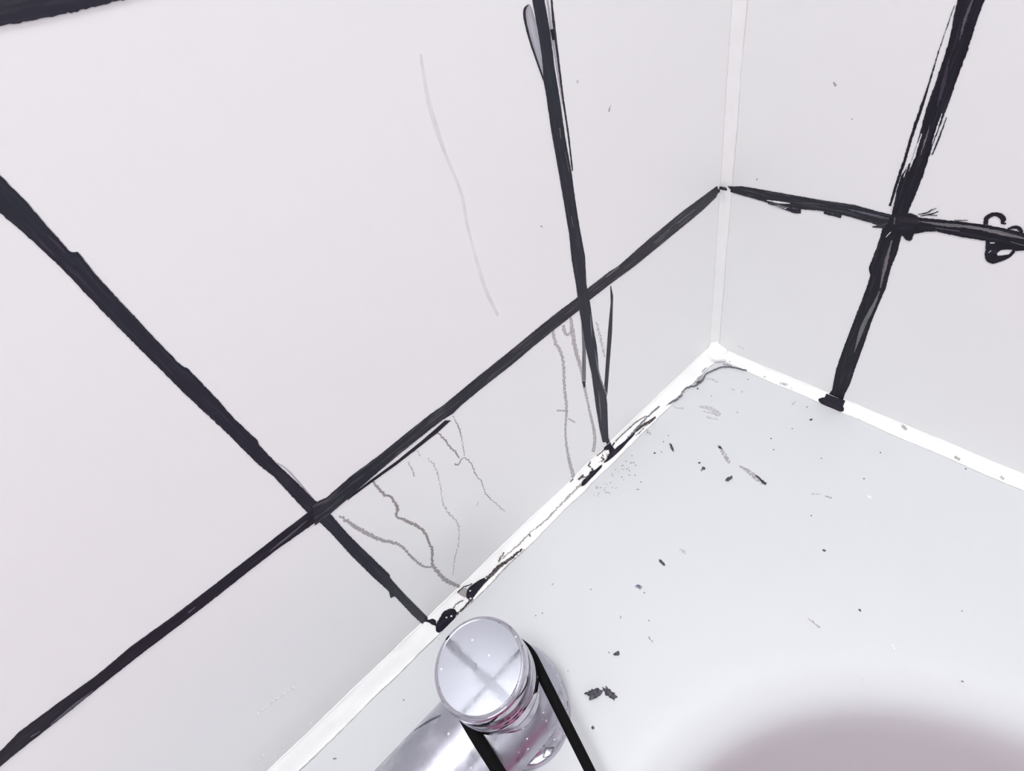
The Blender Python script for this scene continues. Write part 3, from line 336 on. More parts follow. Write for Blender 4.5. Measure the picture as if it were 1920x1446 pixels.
('strip', 'stain', 'L', [(-185.4, 162.5), (-185.5, 161.8), (-185.6, 160.5), (-185.7, 158.5), (-185.8, 155.8), (-185.7, 153.1), (-185.4, 150.4), (-184.8, 147.6), (-183.9, 144.8), (-183.3, 141.9), (-182.9, 138.9), (-182.8, 135.8), (-183.0, 132.6), (-183.3, 129.3), (-183.9, 125.7), (-184.6, 121.9), (-185.5, 117.8), (-186.3, 113.4), (-187.0, 108.6), (-187.6, 103.4), (-188.1, 97.8), (-188.8, 92.5), (-189.7, 87.5), (-190.9, 82.9), (-192.4, 78.6), (-193.7, 73.8), (-194.9, 68.4), (-196.1, 62.4), (-197.1, 55.6), (-197.8, 48.5), (-198.4, 40.9), (-198.8, 32.9), (-198.9, 24.3), (-199.0, 17.7), (-199.1, 13.2), (-199.1, 11.0)], [(-183.4, 161.4), (-183.4, 160.7), (-183.4, 159.5), (-183.4, 157.5), (-183.5, 154.9), (-183.3, 152.2), (-183.0, 149.5), (-182.4, 146.7), (-181.6, 143.9), (-181.0, 141.0), (-180.7, 137.9), (-180.6, 134.6), (-180.8, 131.3), (-181.1, 127.7), (-181.6, 124.0), (-182.4, 120.2), (-183.3, 116.1), (-184.1, 111.7), (-184.8, 106.8), (-185.3, 101.5), (-185.8, 95.8), (-186.5, 90.4), (-187.6, 85.5), (-188.9, 81.0), (-190.6, 76.9), (-192.1, 72.2), (-193.3, 66.8), (-194.3, 60.7), (-195.0, 53.8), (-195.5, 46.5), (-195.8, 38.7), (-195.8, 30.4), (-195.6, 21.7), (-195.5, 14.9), (-195.4, 10.3), (-195.4, 7.9)], 'stain_faint2', 0.4, 0.12, None),
('strip', 'stain', 'L', [(-176.7, 160.1), (-176.7, 159.5), (-176.7, 158.1), (-176.6, 156.2), (-176.5, 153.5), (-176.0, 151.4), (-175.1, 149.9), (-173.8, 149.1), (-172.0, 148.8), (-170.7, 148.6), (-169.8, 148.5), (-169.3, 148.4)], [(-174.2, 158.8), (-174.2, 158.3), (-174.2, 157.2), (-174.2, 155.6), (-174.3, 153.4), (-174.1, 151.8), (-173.7, 150.9), (-173.0, 150.6), (-172.0, 151.0), (-171.3, 151.2), (-170.9, 151.4), (-170.6, 151.5)], 'stain_faint2', 0.4, 0.12, None),
('strip', 'stain', 'L', [(-169.2, 161.6), (-169.3, 161.0), (-169.5, 159.8), (-169.8, 157.9), (-170.2, 155.5), (-170.6, 152.5), (-170.8, 149.0), (-171.0, 145.0), (-171.2, 140.3), (-171.1, 135.6), (-170.9, 130.7), (-170.4, 125.6), (-169.8, 120.4), (-169.3, 115.4), (-169.0, 110.7), (-169.0, 106.3), (-169.1, 102.2), (-169.1, 97.3), (-169.0, 91.6), (-168.9, 85.0), (-168.6, 77.4), (-168.4, 69.7), (-168.3, 62.0), (-168.1, 54.2), (-168.0, 46.4), (-168.2, 39.6), (-168.8, 33.8), (-169.8, 29.1), (-171.1, 25.6), (-172.2, 23.0), (-172.8, 21.2), (-173.2, 20.4)], [(-167.5, 160.6), (-167.5, 159.9), (-167.4, 158.6), (-167.4, 156.5), (-167.3, 153.8), (-167.4, 150.6), (-167.4, 147.0), (-167.6, 143.0), (-167.8, 138.4), (-167.8, 133.8), (-167.7, 128.9), (-167.3, 123.9), (-166.8, 118.7), (-166.4, 113.8), (-166.2, 109.1), (-166.2, 104.7), (-166.4, 100.6), (-166.5, 95.7), (-166.5, 90.0), (-166.5, 83.4), (-166.4, 75.8), (-166.2, 68.1), (-165.9, 60.3), (-165.5, 52.2), (-165.1, 44.0), (-165.1, 36.7), (-165.6, 30.5), (-166.5, 25.6), (-167.9, 21.8), (-168.9, 19.0), (-169.6, 17.1), (-170.0, 16.1)], 'stain_faint2', 0.5, 0.14, None),
('strip', 'stain', 'L', [(-169.4, 102.1), (-168.5, 94.6)], [(-166.0, 99.8), (-167.0, 93.6)], 'ink_worn', 0.4, 0.2, None),
('strip', 'stain', 'L', [(-147.6, 142.0), (-147.5, 140.9), (-147.3, 138.6), (-147.1, 135.1), (-146.7, 130.3), (-146.4, 125.7), (-146.0, 121.2), (-145.7, 116.8), (-145.3, 112.6), (-145.1, 109.4), (-144.9, 107.2), (-144.8, 106.1)], [(-146.1, 141.3), (-146.0, 140.1), (-145.7, 137.7), (-145.2, 134.1), (-144.6, 129.2), (-144.1, 124.5), (-143.7, 119.9), (-143.5, 115.6), (-143.4, 111.5), (-143.3, 108.3), (-143.2, 106.2), (-143.2, 105.2)], 'stain_faint', 0.5, 0.12, None),
('strip', 'stain', 'L', [(-196.9, 95.3), (-187.4, 85.1)], [(-196.6, 96.2), (-187.0, 86.5)], 'stain_faint2', 0.4, 0.1, None),
('strip', 'stain', 'L', [(-189.1, 78.7), (-183.4, 68.2)], [(-188.4, 79.1), (-182.7, 68.7)], 'stain_faint2', 0.2, 0.1, None),
('strip', 'stain', 'L', [(-216.4, 322.5), (-216.6, 321.6), (-217.1, 319.9), (-217.7, 317.3), (-218.6, 313.8), (-219.3, 310.4), (-219.9, 307.3), (-220.2, 304.3), (-220.4, 301.6), (-220.4, 298.9), (-220.4, 296.2), (-220.3, 293.4), (-220.1, 290.7), (-219.9, 287.5), (-219.5, 283.8), (-219.1, 279.6), (-218.5, 274.9), (-218.2, 270.6), (-218.3, 266.6), (-218.6, 263.2), (-219.2, 260.2), (-219.7, 257.3), (-220.2, 254.4), (-220.5, 251.6), (-220.7, 248.7), (-221.0, 245.0), (-221.3, 240.4), (-221.6, 234.8), (-222.0, 228.1), (-222.1, 221.8), (-221.9, 215.8), (-221.5, 210.4), (-220.7, 205.4), (-220.1, 201.6), (-219.7, 199.0), (-219.6, 197.7)], [(-215.5, 322.3), (-215.7, 321.4), (-216.0, 319.7), (-216.5, 317.1), (-217.2, 313.5), (-217.7, 310.1), (-218.1, 306.9), (-218.2, 304.0), (-218.2, 301.3), (-218.1, 298.6), (-218.2, 295.9), (-218.3, 293.1), (-218.4, 290.4), (-218.3, 287.3), (-218.1, 283.6), (-217.6, 279.4), (-217.0, 274.6), (-216.7, 270.2), (-216.7, 266.3), (-217.0, 262.8), (-217.7, 259.8), (-218.3, 256.8), (-218.7, 253.9), (-219.1, 251.1), (-219.3, 248.3), (-219.5, 244.6), (-219.7, 239.9), (-219.8, 234.3), (-220.0, 227.5), (-220.0, 221.2), (-219.8, 215.3), (-219.4, 209.9), (-218.8, 205.0), (-218.4, 201.2), (-218.0, 198.7), (-217.9, 197.4)], 'stain_pink', 0.1, 0.1, 'very faint pink drip stain'),
('strip', 'wall_mark', 'L', [(-137.1, 286.4), (-137.0, 284.9)], [(-136.1, 286.1), (-136.0, 284.7)], 'stain_grey', 0, 0.12, None),
('strip', 'wall_mark', 'L', [(-116.4, 263.9), (-114.3, 266.6)], [(-117.1, 264.4), (-115.1, 267.0)], 'stain_grey', 0, 0.12, None),
('strip', 'wall_mark', 'L', [(-177.1, 229.9), (-176.6, 228.7)], [(-176.1, 229.9), (-175.6, 228.6)], 'stain_grey', 0, 0.12, None),
('strip', 'painted_highlight', 'L', [(-452.3, 65.9), (-452.0, 65.9), (-451.2, 65.7), (-450.2, 65.5), (-448.7, 65.2), (-447.3, 64.9), (-445.8, 64.6), (-444.3, 64.3), (-442.8, 64.0), (-441.0, 63.6), (-438.7, 63.0), (-436.1, 62.3), (-433.1, 61.3), (-430.8, 60.6), (-429.3, 60.2), (-428.5, 59.9)], [(-452.2, 66.5), (-451.8, 66.4), (-451.1, 66.3), (-450.0, 66.2), (-448.5, 66.0), (-447.0, 65.8), (-445.5, 65.5), (-444.0, 65.3), (-442.5, 65.0), (-440.7, 64.6), (-438.5, 63.9), (-435.9, 63.1), (-432.9, 62.1), (-430.6, 61.3), (-429.1, 60.8), (-428.4, 60.5)], 'highlight_and_smear_white', 0.1, 0.12, None),  # specular highlights on the tiles, painted as thin white strips
('strip', 'painted_highlight', 'L', [(-467.0, 19.5), (-458.2, 16.5)], [(-466.8, 20.1), (-458.1, 17.1)], 'highlight_and_smear_white', 0.1, 0.12, None),
('strip', 'painted_highlight', 'L', [(-475.5, 16.0), (-470.5, 16.3)], [(-475.3, 16.7), (-470.4, 17.0)], 'highlight_and_smear_white', 0.1, 0.12, None),
('strip', 'painted_highlight', 'L', [(-449.3, 17.5), (-442.1, 15.3)], [(-449.2, 18.1), (-442.0, 16.0)], 'highlight_and_smear_white', 0.1, 0.12, None),
('strip', 'painted_highlight', 'L', [(-478.1, 26.4), (-471.8, 27.3)], [(-478.0, 27.1), (-471.6, 28.0)], 'highlight_and_smear_white', 0.1, 0.12, None),
('strip', 'painted_highlight', 'L', [(-429.4, 3.7), (-420.7, 2.9)], [(-429.3, 4.4), (-420.6, 3.7)], 'highlight_and_smear_white', 0.1, 0.12, None),
('strip', 'painted_highlight', 'L', [(-281.5, 73.1), (-277.2, 75.8)], [(-281.7, 73.7), (-277.8, 77.3)], 'highlight_and_smear_white', 0.05, 0.12, None),
('strip', 'ink_line', 'R', [(-107.7, 286.7), (-107.8, 275.2), (-108.3, 270.0), (-109.8, 258.3), (-109.8, 242.3), (-109.4, 229.3), (-110.4, 213.5), (-110.6, 202.6), (-108.0, 193.1), (-108.1, 185.2), (-109.1, 175.4), (-109.5, 169.7), (-107.2, 160.9), (-107.4, 147.1), (-106.6, 130.4), (-108.8, 125.6), (-109.0, 115.3), (-107.9, 86.7), (-106.9, 60.6), (-106.5, 35.7), (-108.3, 11.7), (-106.1, 3.6)], [(-117.8, 285.9), (-117.7, 274.7), (-117.6, 268.4), (-118.1, 255.0), (-118.0, 241.8), (-118.0, 228.4), (-117.6, 214.6), (-118.1, 193.5), (-117.5, 180.5), (-117.2, 172.8), (-118.1, 156.8), (-118.9, 145.4), (-118.4, 134.2), (-119.6, 119.2), (-118.3, 91.3), (-118.7, 71.4), (-118.6, 45.6), (-118.8, 24.7), (-117.7, 11.9), (-118.4, 1.1)], 'ink_black', 0.3, 0.3, None),
('strip', 'ink_stroke', 'R', [(-107.2, 273.3), (-107.1, 272.8), (-107.1, 271.8), (-107.1, 270.3), (-107.0, 268.2), (-106.9, 266.2), (-106.9, 264.1), (-106.8, 262.1), (-106.8, 260.1), (-106.7, 258.0), (-106.7, 255.7), (-106.7, 253.4), (-106.7, 250.8), (-106.7, 248.4), (-106.7, 245.9), (-106.7, 243.6), (-106.8, 241.2), (-106.8, 238.9), (-106.7, 236.6), (-106.7, 234.4), (-106.6, 232.2), (-106.5, 229.7), (-106.4, 226.9), (-106.4, 223.8), (-106.3, 220.3), (-106.3, 216.9), (-106.3, 213.6), (-106.4, 210.3), (-106.5, 207.2), (-106.6, 204.1), (-106.6, 201.1), (-106.5, 198.3), (-106.4, 195.6), (-106.4, 192.6), (-106.4, 189.2), (-106.4, 185.4), (-106.5, 181.2), (-106.6, 178.0), (-106.7, 175.9), (-106.7, 174.8)], [(-107.3, 273.2), (-107.3, 272.7), (-107.3, 271.7), (-107.2, 270.2), (-107.2, 268.1), (-107.1, 266.1), (-107.1, 264.1), (-107.0, 262.0), (-107.0, 260.0), (-107.0, 257.9), (-107.0, 255.6), (-107.0, 253.2), (-107.1, 250.7), (-107.2, 248.2), (-107.3, 245.8), (-107.4, 243.4), (-107.4, 241.0), (-107.5, 238.7), (-107.6, 236.4), (-107.7, 234.1), (-107.8, 231.9), (-107.8, 229.3), (-107.8, 226.5), (-107.8, 223.4), (-107.6, 220.0), (-107.6, 216.6), (-107.6, 213.3), (-107.7, 210.0), (-107.8, 206.9), (-107.9, 203.8), (-107.9, 200.9), (-107.9, 198.1), (-107.8, 195.4), (-107.7, 192.3), (-107.7, 188.9), (-107.7, 185.2), (-107.8, 181.0), (-107.8, 177.8), (-107.8, 175.7), (-107.9, 174.6)], 'ink_black', 0.3, 0.28, None),
('strip', 'ink_stroke', 'R', [(-119.1, 225.7), (-119.1, 225.0), (-119.1, 223.7), (-119.1, 221.6), (-119.0, 218.9), (-118.9, 216.3), (-118.9, 213.9), (-118.8, 211.7), (-118.7, 209.7), (-118.7, 208.2), (-118.6, 207.2), (-118.6, 206.7)], [(-119.4, 225.6), (-119.4, 224.9), (-119.4, 223.6), (-119.5, 221.5), (-119.5, 218.7), (-119.6, 216.1), (-119.5, 213.7), (-119.4, 211.5), (-119.3, 209.5), (-119.2, 208.1), (-119.1, 207.1), (-119.1, 206.6)], 'ink_black', 0.2, 0.28, None),
('strip', 'ink_stroke', 'R', [(-117.1, 194.7), (-117.1, 194.3), (-117.2, 193.3), (-117.2, 191.9), (-117.3, 189.9), (-117.4, 188.0), (-117.4, 186.1), (-117.4, 184.2), (-117.4, 182.4), (-117.4, 180.9), (-117.3, 180.0), (-117.3, 179.5)], [(-117.9, 194.6), (-117.9, 194.1), (-117.9, 193.2), (-117.9, 191.7), (-117.9, 189.8), (-117.9, 187.9), (-117.9, 186.0), (-117.8, 184.1), (-117.7, 182.3), (-117.7, 180.9), (-117.6, 179.9), (-117.6, 179.5)], 'ink_worn', 0.2, 0.28, None),
('strip', 'ink_scratch', 'R', [(-116.8, 227.5), (-116.8, 227.1), (-116.8, 226.2), (-116.7, 224.9), (-116.7, 223.1), (-116.7, 221.2), (-116.7, 219.3), (-116.8, 217.3), (-116.9, 215.2), (-117.0, 213.7), (-117.1, 212.6), (-117.1, 212.1)], [(-116.9, 227.5), (-116.9, 227.1), (-117.0, 226.1), (-117.1, 224.8), (-117.3, 222.9), (-117.4, 221.0), (-117.4, 219.1), (-117.4, 217.1), (-117.3, 215.1), (-117.3, 213.6), (-117.3, 212.6), (-117.2, 212.1)], 'white_gap', 0.3, 0.55, None),
('strip', 'ink_scratch', 'R', [(-113.4, 221.2), (-113.4, 220.7), (-113.4, 219.8), (-113.4, 218.3), (-113.3, 216.2), (-113.4, 214.3), (-113.4, 212.4), (-113.5, 210.5), (-113.6, 208.7), (-113.7, 207.4), (-113.8, 206.5), (-113.8, 206.0)], [(-113.5, 221.2), (-113.6, 220.7), (-113.6, 219.7), (-113.8, 218.2), (-113.9, 216.1), (-114.0, 214.1), (-114.1, 212.2), (-114.1, 210.4), (-114.0, 208.6), (-114.0, 207.3), (-114.0, 206.4), (-113.9, 206.0)], 'ink_pale', 0.3, 0.55, None),
('strip', 'ink_scratch', 'R', [(-113.3, 276.0), (-113.2, 275.6), (-113.1, 274.7), (-112.9, 273.5), (-112.7, 271.8), (-112.6, 269.9), (-112.6, 267.9), (-112.8, 265.7), (-113.1, 263.3), (-113.4, 261.4), (-113.6, 260.2), (-113.7, 259.6)], [(-113.7, 275.8), (-113.7, 275.4), (-113.7, 274.5), (-113.7, 273.2), (-113.8, 271.4), (-113.8, 269.5), (-113.8, 267.5), (-113.8, 265.3), (-113.8, 263.0), (-113.8, 261.3), (-113.8, 260.1), (-113.8, 259.5)], 'ink_pale2', 0.3, 0.55, None),
('strip', 'ink_scratch', 'R', [(-110.8, 216.9), (-110.8, 216.3), (-110.8, 214.9), (-110.7, 212.8), (-110.6, 210.1), (-110.6, 207.4), (-110.6, 204.8), (-110.7, 202.4), (-110.8, 200.2), (-110.8, 198.4), (-110.9, 197.3), (-110.9, 196.7)], [(-111.0, 216.9), (-111.0, 216.2), (-111.2, 214.8), (-111.3, 212.7), (-111.6, 209.8), (-111.7, 207.1), (-111.7, 204.6), (-111.6, 202.2), (-111.4, 200.0), (-111.2, 198.3), (-111.1, 197.2), (-111.1, 196.6)], 'white_gap', 0.3, 0.55, None),
('strip', 'ink_scratch', 'R', [(-109.6, 199.5), (-109.3, 192.8)], [(-109.8, 199.5), (-109.6, 192.7)], 'white_gap', 0.3, 0.55, None),
('strip', 'ink_scratch', 'R', [(-113.9, 153.5), (-113.9, 152.6), (-113.9, 150.8), (-113.8, 148.0), (-113.8, 144.2), (-113.9, 140.1), (-114.2, 135.7), (-114.7, 130.9), (-115.4, 125.9), (-115.9, 122.1), (-116.3, 119.5), (-116.5, 118.2)], [(-114.3, 153.5), (-114.4, 152.6), (-114.6, 150.7), (-114.9, 147.9), (-115.4, 144.1), (-115.8, 140.0), (-116.1, 135.7), (-116.4, 131.0), (-116.6, 125.9), (-116.8, 122.1), (-116.9, 119.5), (-116.9, 118.2)], 'ink_pale', 0.3, 0.55, None),
('strip', 'ink_scratch', 'R', [(-116.7, 116.1), (-116.6, 115.4), (-116.5, 114.1), (-116.3, 112.0), (-116.0, 109.2), (-115.6, 106.1), (-115.2, 102.5), (-114.7, 98.6), (-114.1, 94.2), (-113.6, 90.1), (-113.3, 86.2), (-113.2, 82.7), (-113.2, 79.4), (-113.3, 76.0), (-113.5, 72.3), (-113.7, 68.4), (-114.0, 64.3), (-114.3, 61.2), (-114.4, 59.1), (-114.5, 58.0)], [(-117.2, 116.0), (-117.2, 115.3), (-117.2, 113.9), (-117.3, 111.8), (-117.4, 108.9), (-117.4, 105.7), (-117.2, 102.1), (-116.9, 98.1), (-116.5, 93.7), (-116.1, 89.6), (-115.9, 85.8), (-115.7, 82.3), (-115.6, 79.2), (-115.5, 75.9), (-115.3, 72.3), (-115.1, 68.4), (-115.0, 64.3), (-114.8, 61.2), (-114.7, 59.1), (-114.7, 58.0)], 'ink_pale', 0.3, 0.55, None),
('strip', 'ink_scratch', 'R', [(-108.7, 176.1), (-108.3, 172.6)], [(-109.1, 176.0), (-108.6, 172.5)], 'white_gap', 0.3, 0.55, None),
('strip', 'ink_scratch', 'R', [(-111.9, 251.9), (-111.9, 251.2), (-112.0, 249.8), (-112.1, 247.7), (-112.3, 244.8), (-112.5, 242.0), (-112.7, 239.4), (-113.0, 236.8), (-113.3, 234.2), (-113.5, 232.3), (-113.7, 231.1), (-113.8, 230.4)], [(-112.2, 251.8), (-112.3, 251.1), (-112.6, 249.7), (-113.1, 247.5), (-113.7, 244.5), (-114.1, 241.7), (-114.3, 239.0), (-114.4, 236.5), (-114.3, 234.0), (-114.2, 232.2), (-114.1, 231.0), (-114.1, 230.3)], 'ink_purple', 0.3, 0.55, None),
('strip', 'ink_line', 'R', [(-4.9, 168.2), (-12.7, 170.0), (-22.8, 170.3), (-46.3, 170.4), (-68.3, 170.6), (-88.1, 171.4), (-102.5, 169.9), (-109.8, 169.4)], [(-4.4, 164.4), (-15.8, 163.3), (-34.1, 161.7), (-49.3, 161.3), (-57.8, 161.9), (-69.7, 163.4), (-85.2, 163.4), (-99.8, 162.0), (-105.7, 160.9), (-108.9, 163.2)], 'ink_worn', 0.25, 0.36, None),
('strip', 'ink_line', 'R', [(-117.9, 171.2), (-124.0, 170.9), (-139.5, 172.6), (-154.0, 173.5), (-163.2, 173.3), (-169.5, 172.7), (-184.0, 172.5)], [(-119.4, 157.2), (-123.4, 161.8), (-134.0, 164.5), (-145.9, 164.2), (-157.1, 164.6), (-164.0, 165.1), (-170.5, 162.4), (-173.0, 163.5), (-187.3, 164.2)], 'ink_black', 0.3, 0.36, None),
('strip', 'ink_stroke', 'R', [(-34.1, 161.0), (-34.8, 160.9), (-36.1, 160.7), (-38.2, 160.4), (-40.9, 159.9), (-43.5, 159.5), (-46.0, 159.1), (-48.3, 158.7), (-50.6, 158.3), (-52.5, 158.1), (-54.1, 158.0), (-55.3, 158.1), (-56.3, 158.4), (-57.0, 158.6), (-57.4, 158.7), (-57.7, 158.7)], [(-34.2, 161.6), (-34.9, 161.5), (-36.2, 161.4), (-38.3, 161.2), (-41.0, 160.9), (-43.6, 160.8), (-46.1, 160.7), (-48.4, 160.8), (-50.6, 161.0), (-52.5, 161.1), (-54.0, 161.3), (-55.1, 161.4), (-55.9, 161.6), (-56.5, 161.7), (-56.9, 161.7), (-57.1, 161.8)], 'ink', 0.2, 0.3, None),
('strip', 'ink_stroke', 'R', [(-72.0, 161.6), (-82.9, 161.2)], [(-71.9, 163.1), (-82.8, 163.1)], 'ink', 0.2, 0.3, None),
('strip', 'ink_stroke', 'R', [(-101.7, 159.2), (-108.6, 160.2)], [(-101.5, 159.9), (-107.8, 162.9)], 'ink_worn', 0.3, 0.3, None),
('poly', 'ink_blot', 'R', [(-111.3, 170.2), (-115.6, 171.9), (-118.9, 172.5), (-121.3, 171.9), (-123.1, 170.7), (-124.2, 168.8), (-124.8, 166.4), (-125.0, 163.5), (-124.7, 161.6), (-123.9, 160.6), (-123.6, 159.1), (-123.9, 156.8), (-123.2, 155.6), (-121.6, 155.3), (-120.3, 156.0), (-119.3, 157.4), (-117.5, 158.2), (-114.7, 158.2), (-112.3, 158.6), (-110.3, 159.2), (-109.2, 161.0), (-109.1, 163.8), (-109.1, 166.3), (-109.1, 168.3)], None, 'ink_black', 0.3, 0.4, None),
('strip', 'ink_stroke', 'R', [(-120.4, 158.9), (-128.3, 162.5)], [(-119.6, 161.5), (-128.2, 162.8)], 'ink_black', 0.3, 0.3, None),
('strip', 'ink_stroke', 'R', [(-122.5, 172.4), (-122.7, 172.5), (-123.3, 172.8), (-124.1, 173.1), (-125.2, 173.5), (-126.0, 174.0), (-126.7, 174.6), (-127.2, 175.2), (-127.5, 175.9), (-127.7, 176.5), (-127.9, 176.8), (-127.9, 177.0)], [(-122.3, 172.7), (-122.6, 172.9), (-123.1, 173.1), (-123.8, 173.5), (-124.8, 174.1), (-125.7, 174.6), (-126.3, 175.2), (-126.9, 175.7), (-127.2, 176.3), (-127.5, 176.8), (-127.6, 177.0), (-127.7, 177.2)], 'ink_worn', 0.2, 0.28, None),
('strip', 'ink_stroke', 'R', [(-123.7, 171.7), (-124.1, 171.9), (-124.7, 172.1), (-125.7, 172.6), (-127.0, 173.1), (-128.1, 173.7), (-129.0, 174.3), (-129.7, 174.9), (-130.3, 175.5), (-130.7, 175.9), (-131.0, 176.2), (-131.2, 176.4)], [(-123.6, 172.0), (-123.9, 172.2), (-124.5, 172.5), (-125.5, 173.0), (-126.7, 173.7), (-127.7, 174.3), (-128.7, 174.9), (-129.4, 175.4), (-130.0, 175.9), (-130.5, 176.3), (-130.8, 176.5), (-131.0, 176.6)], 'ink_worn', 0.2, 0.28, None),
('strip', 'ink_stroke', 'R', [(-126.5, 173.0), (-131.4, 173.8)], [(-126.4, 173.3), (-131.3, 174.1)], 'ink_worn', 0.2, 0.28, None),
('strip', 'ink_stroke', 'R', [(-126.8, 175.4), (-129.6, 178.0)], [(-126.7, 175.7), (-129.5, 178.2)], 'ink_worn', 0.2, 0.28, None),
('strip', 'ink_stroke', 'R', [(-139.7, 172.8), (-145.3, 174.1)], [(-139.6, 173.1), (-145.2, 174.4)], 'ink_worn', 0.2, 0.28, None),
('strip', 'ink_scratch', 'R', [(-33.4, 163.5), (-33.9, 163.4), (-34.9, 163.3), (-36.5, 163.2), (-38.5, 163.0), (-40.5, 162.9), (-42.5, 163.0), (-44.5, 163.3), (-46.5, 163.7), (-48.0, 164.0), (-49.0, 164.2), (-49.5, 164.3)], [(-33.4, 163.6), (-33.9, 163.7), (-35.0, 163.8), (-36.5, 163.9), (-38.5, 164.1), (-40.5, 164.3), (-42.5, 164.4), (-44.5, 164.5), (-46.5, 164.6), (-48.0, 164.6), (-49.0, 164.6), (-49.5, 164.6)], 'white_gap', 0.3, 0.55, None),
('strip', 'ink_scratch', 'R', [(-18.5, 165.0), (-23.0, 165.0)], [(-18.5, 165.1), (-23.0, 165.2)], 'ink_pale', 0.3, 0.55, None),
('strip', 'ink_scratch', 'R', [(-38.1, 160.4), (-47.6, 160.0)], [(-38.1, 160.5), (-47.6, 160.2)], 'white_gap', 0.3, 0.55, None),
('strip', 'ink_scratch', 'R', [(-123.8, 168.6), (-124.6, 168.6), (-126.1, 168.6), (-128.5, 168.5), (-131.5, 168.5), (-134.5, 168.5), (-137.3, 168.7), (-140.1, 169.1), (-142.7, 169.6), (-145.2, 169.9), (-147.5, 170.1), (-149.7, 170.2), (-151.7, 170.2), (-153.8, 170.1), (-155.8, 170.0), (-157.8, 169.9), (-159.9, 169.7), (-161.9, 169.7), (-164.1, 169.6), (-166.2, 169.6), (-168.4, 169.7), (-170.0, 169.8), (-171.1, 169.8), (-171.6, 169.8)], [(-123.7, 169.0), (-124.5, 169.1), (-126.0, 169.3), (-128.3, 169.5), (-131.2, 169.9), (-134.1, 170.2), (-136.9, 170.5), (-139.6, 170.8), (-142.3, 171.2), (-144.8, 171.4), (-147.1, 171.6), (-149.3, 171.8), (-151.4, 171.9), (-153.4, 171.9), (-155.4, 171.9), (-157.5, 171.9), (-159.5, 171.8), (-161.6, 171.6), (-163.7, 171.4), (-165.9, 171.2), (-168.2, 170.8), (-169.8, 170.6), (-171.0, 170.4), (-171.5, 170.4)], 'ink_pale', 0.3, 0.55, None),
('strip', 'ink_scratch', 'R', [(-132.9, 166.5), (-144.0, 167.2)], [(-132.8, 166.7), (-143.9, 167.5)], 'ink_pale2', 0.3, 0.55, None),
('strip', 'ink_scratch', 'R', [(-85.4, 167.8), (-86.4, 167.7), (-88.4, 167.5), (-91.3, 167.3), (-95.2, 166.9), (-98.6, 166.7), (-101.5, 166.5), (-104.0, 166.5), (-106.1, 166.5), (-107.6, 166.5), (-108.6, 166.5), (-109.1, 166.5)], [(-85.4, 168.0), (-86.4, 168.0), (-88.4, 168.1), (-91.3, 168.1), (-95.1, 168.2), (-98.5, 168.1), (-101.4, 168.0), (-103.9, 167.8), (-106.0, 167.5), (-107.6, 167.2), (-108.6, 167.1), (-109.1, 167.0)], 'ink_pale2', 0.3, 0.55, None),
('strip', 'ink_scratch', 'R', [(-112.0, 158.9), (-110.4, 154.9)], [(-112.2, 158.8), (-110.7, 154.7)], 'white_gap', 0.3, 0.55, None),
('strip', 'ink_scratch', 'R', [(-111.6, 168.4), (-112.2, 164.0)], [(-112.0, 168.5), (-112.6, 164.0)], 'ink_pale', 0.3, 0.55, None),
('strip', 'ink_scratch', 'R', [(-166.2, 167.0), (-173.1, 165.9)], [(-166.2, 167.1), (-173.1, 166.2)], 'ink_pale', 0.3, 0.55, None),
('strip', 'ink_squiggle', 'R', [(-154.4, 173.9), (-154.3, 174.1), (-154.2, 174.4), (-154.0, 174.9), (-153.8, 175.6), (-153.6, 176.2), (-153.5, 176.7), (-153.6, 177.2), (-153.7, 177.6), (-153.8, 178.0), (-154.1, 178.4), (-154.4, 178.7), (-154.8, 179.0), (-155.3, 179.1), (-155.8, 179.1), (-156.3, 179.0), (-156.8, 178.7), (-157.3, 178.4), (-157.7, 178.2), (-158.0, 178.0), (-158.2, 177.8), (-158.4, 177.5), (-158.6, 177.2), (-158.7, 176.7), (-158.9, 176.1), (-159.1, 175.7), (-159.5, 175.5), (-159.9, 175.4), (-160.4, 175.6), (-160.8, 175.7), (-161.1, 175.8), (-161.2, 175.9)], [(-152.5, 173.4), (-152.4, 173.7), (-152.3, 174.1), (-152.0, 174.8), (-151.7, 175.7), (-151.6, 176.6), (-151.6, 177.5), (-151.7, 178.3), (-152.0, 179.0), (-152.3, 179.6), (-152.8, 180.1), (-153.3, 180.5), (-154.0, 180.8), (-154.7, 181.0), (-155.4, 181.1), (-156.1, 181.1), (-156.9, 181.1), (-157.6, 180.9), (-158.3, 180.6), (-159.0, 180.0), (-159.7, 179.3), (-160.1, 178.7), (-160.3, 178.1), (-160.3, 177.6), (-160.1, 177.1), (-160.1, 176.7), (-160.1, 176.4), (-160.3, 176.3), (-160.6, 176.4), (-160.8, 176.4), (-160.9, 176.4), (-161.0, 176.4)], 'ink_black', 0.3, 0.3, None),
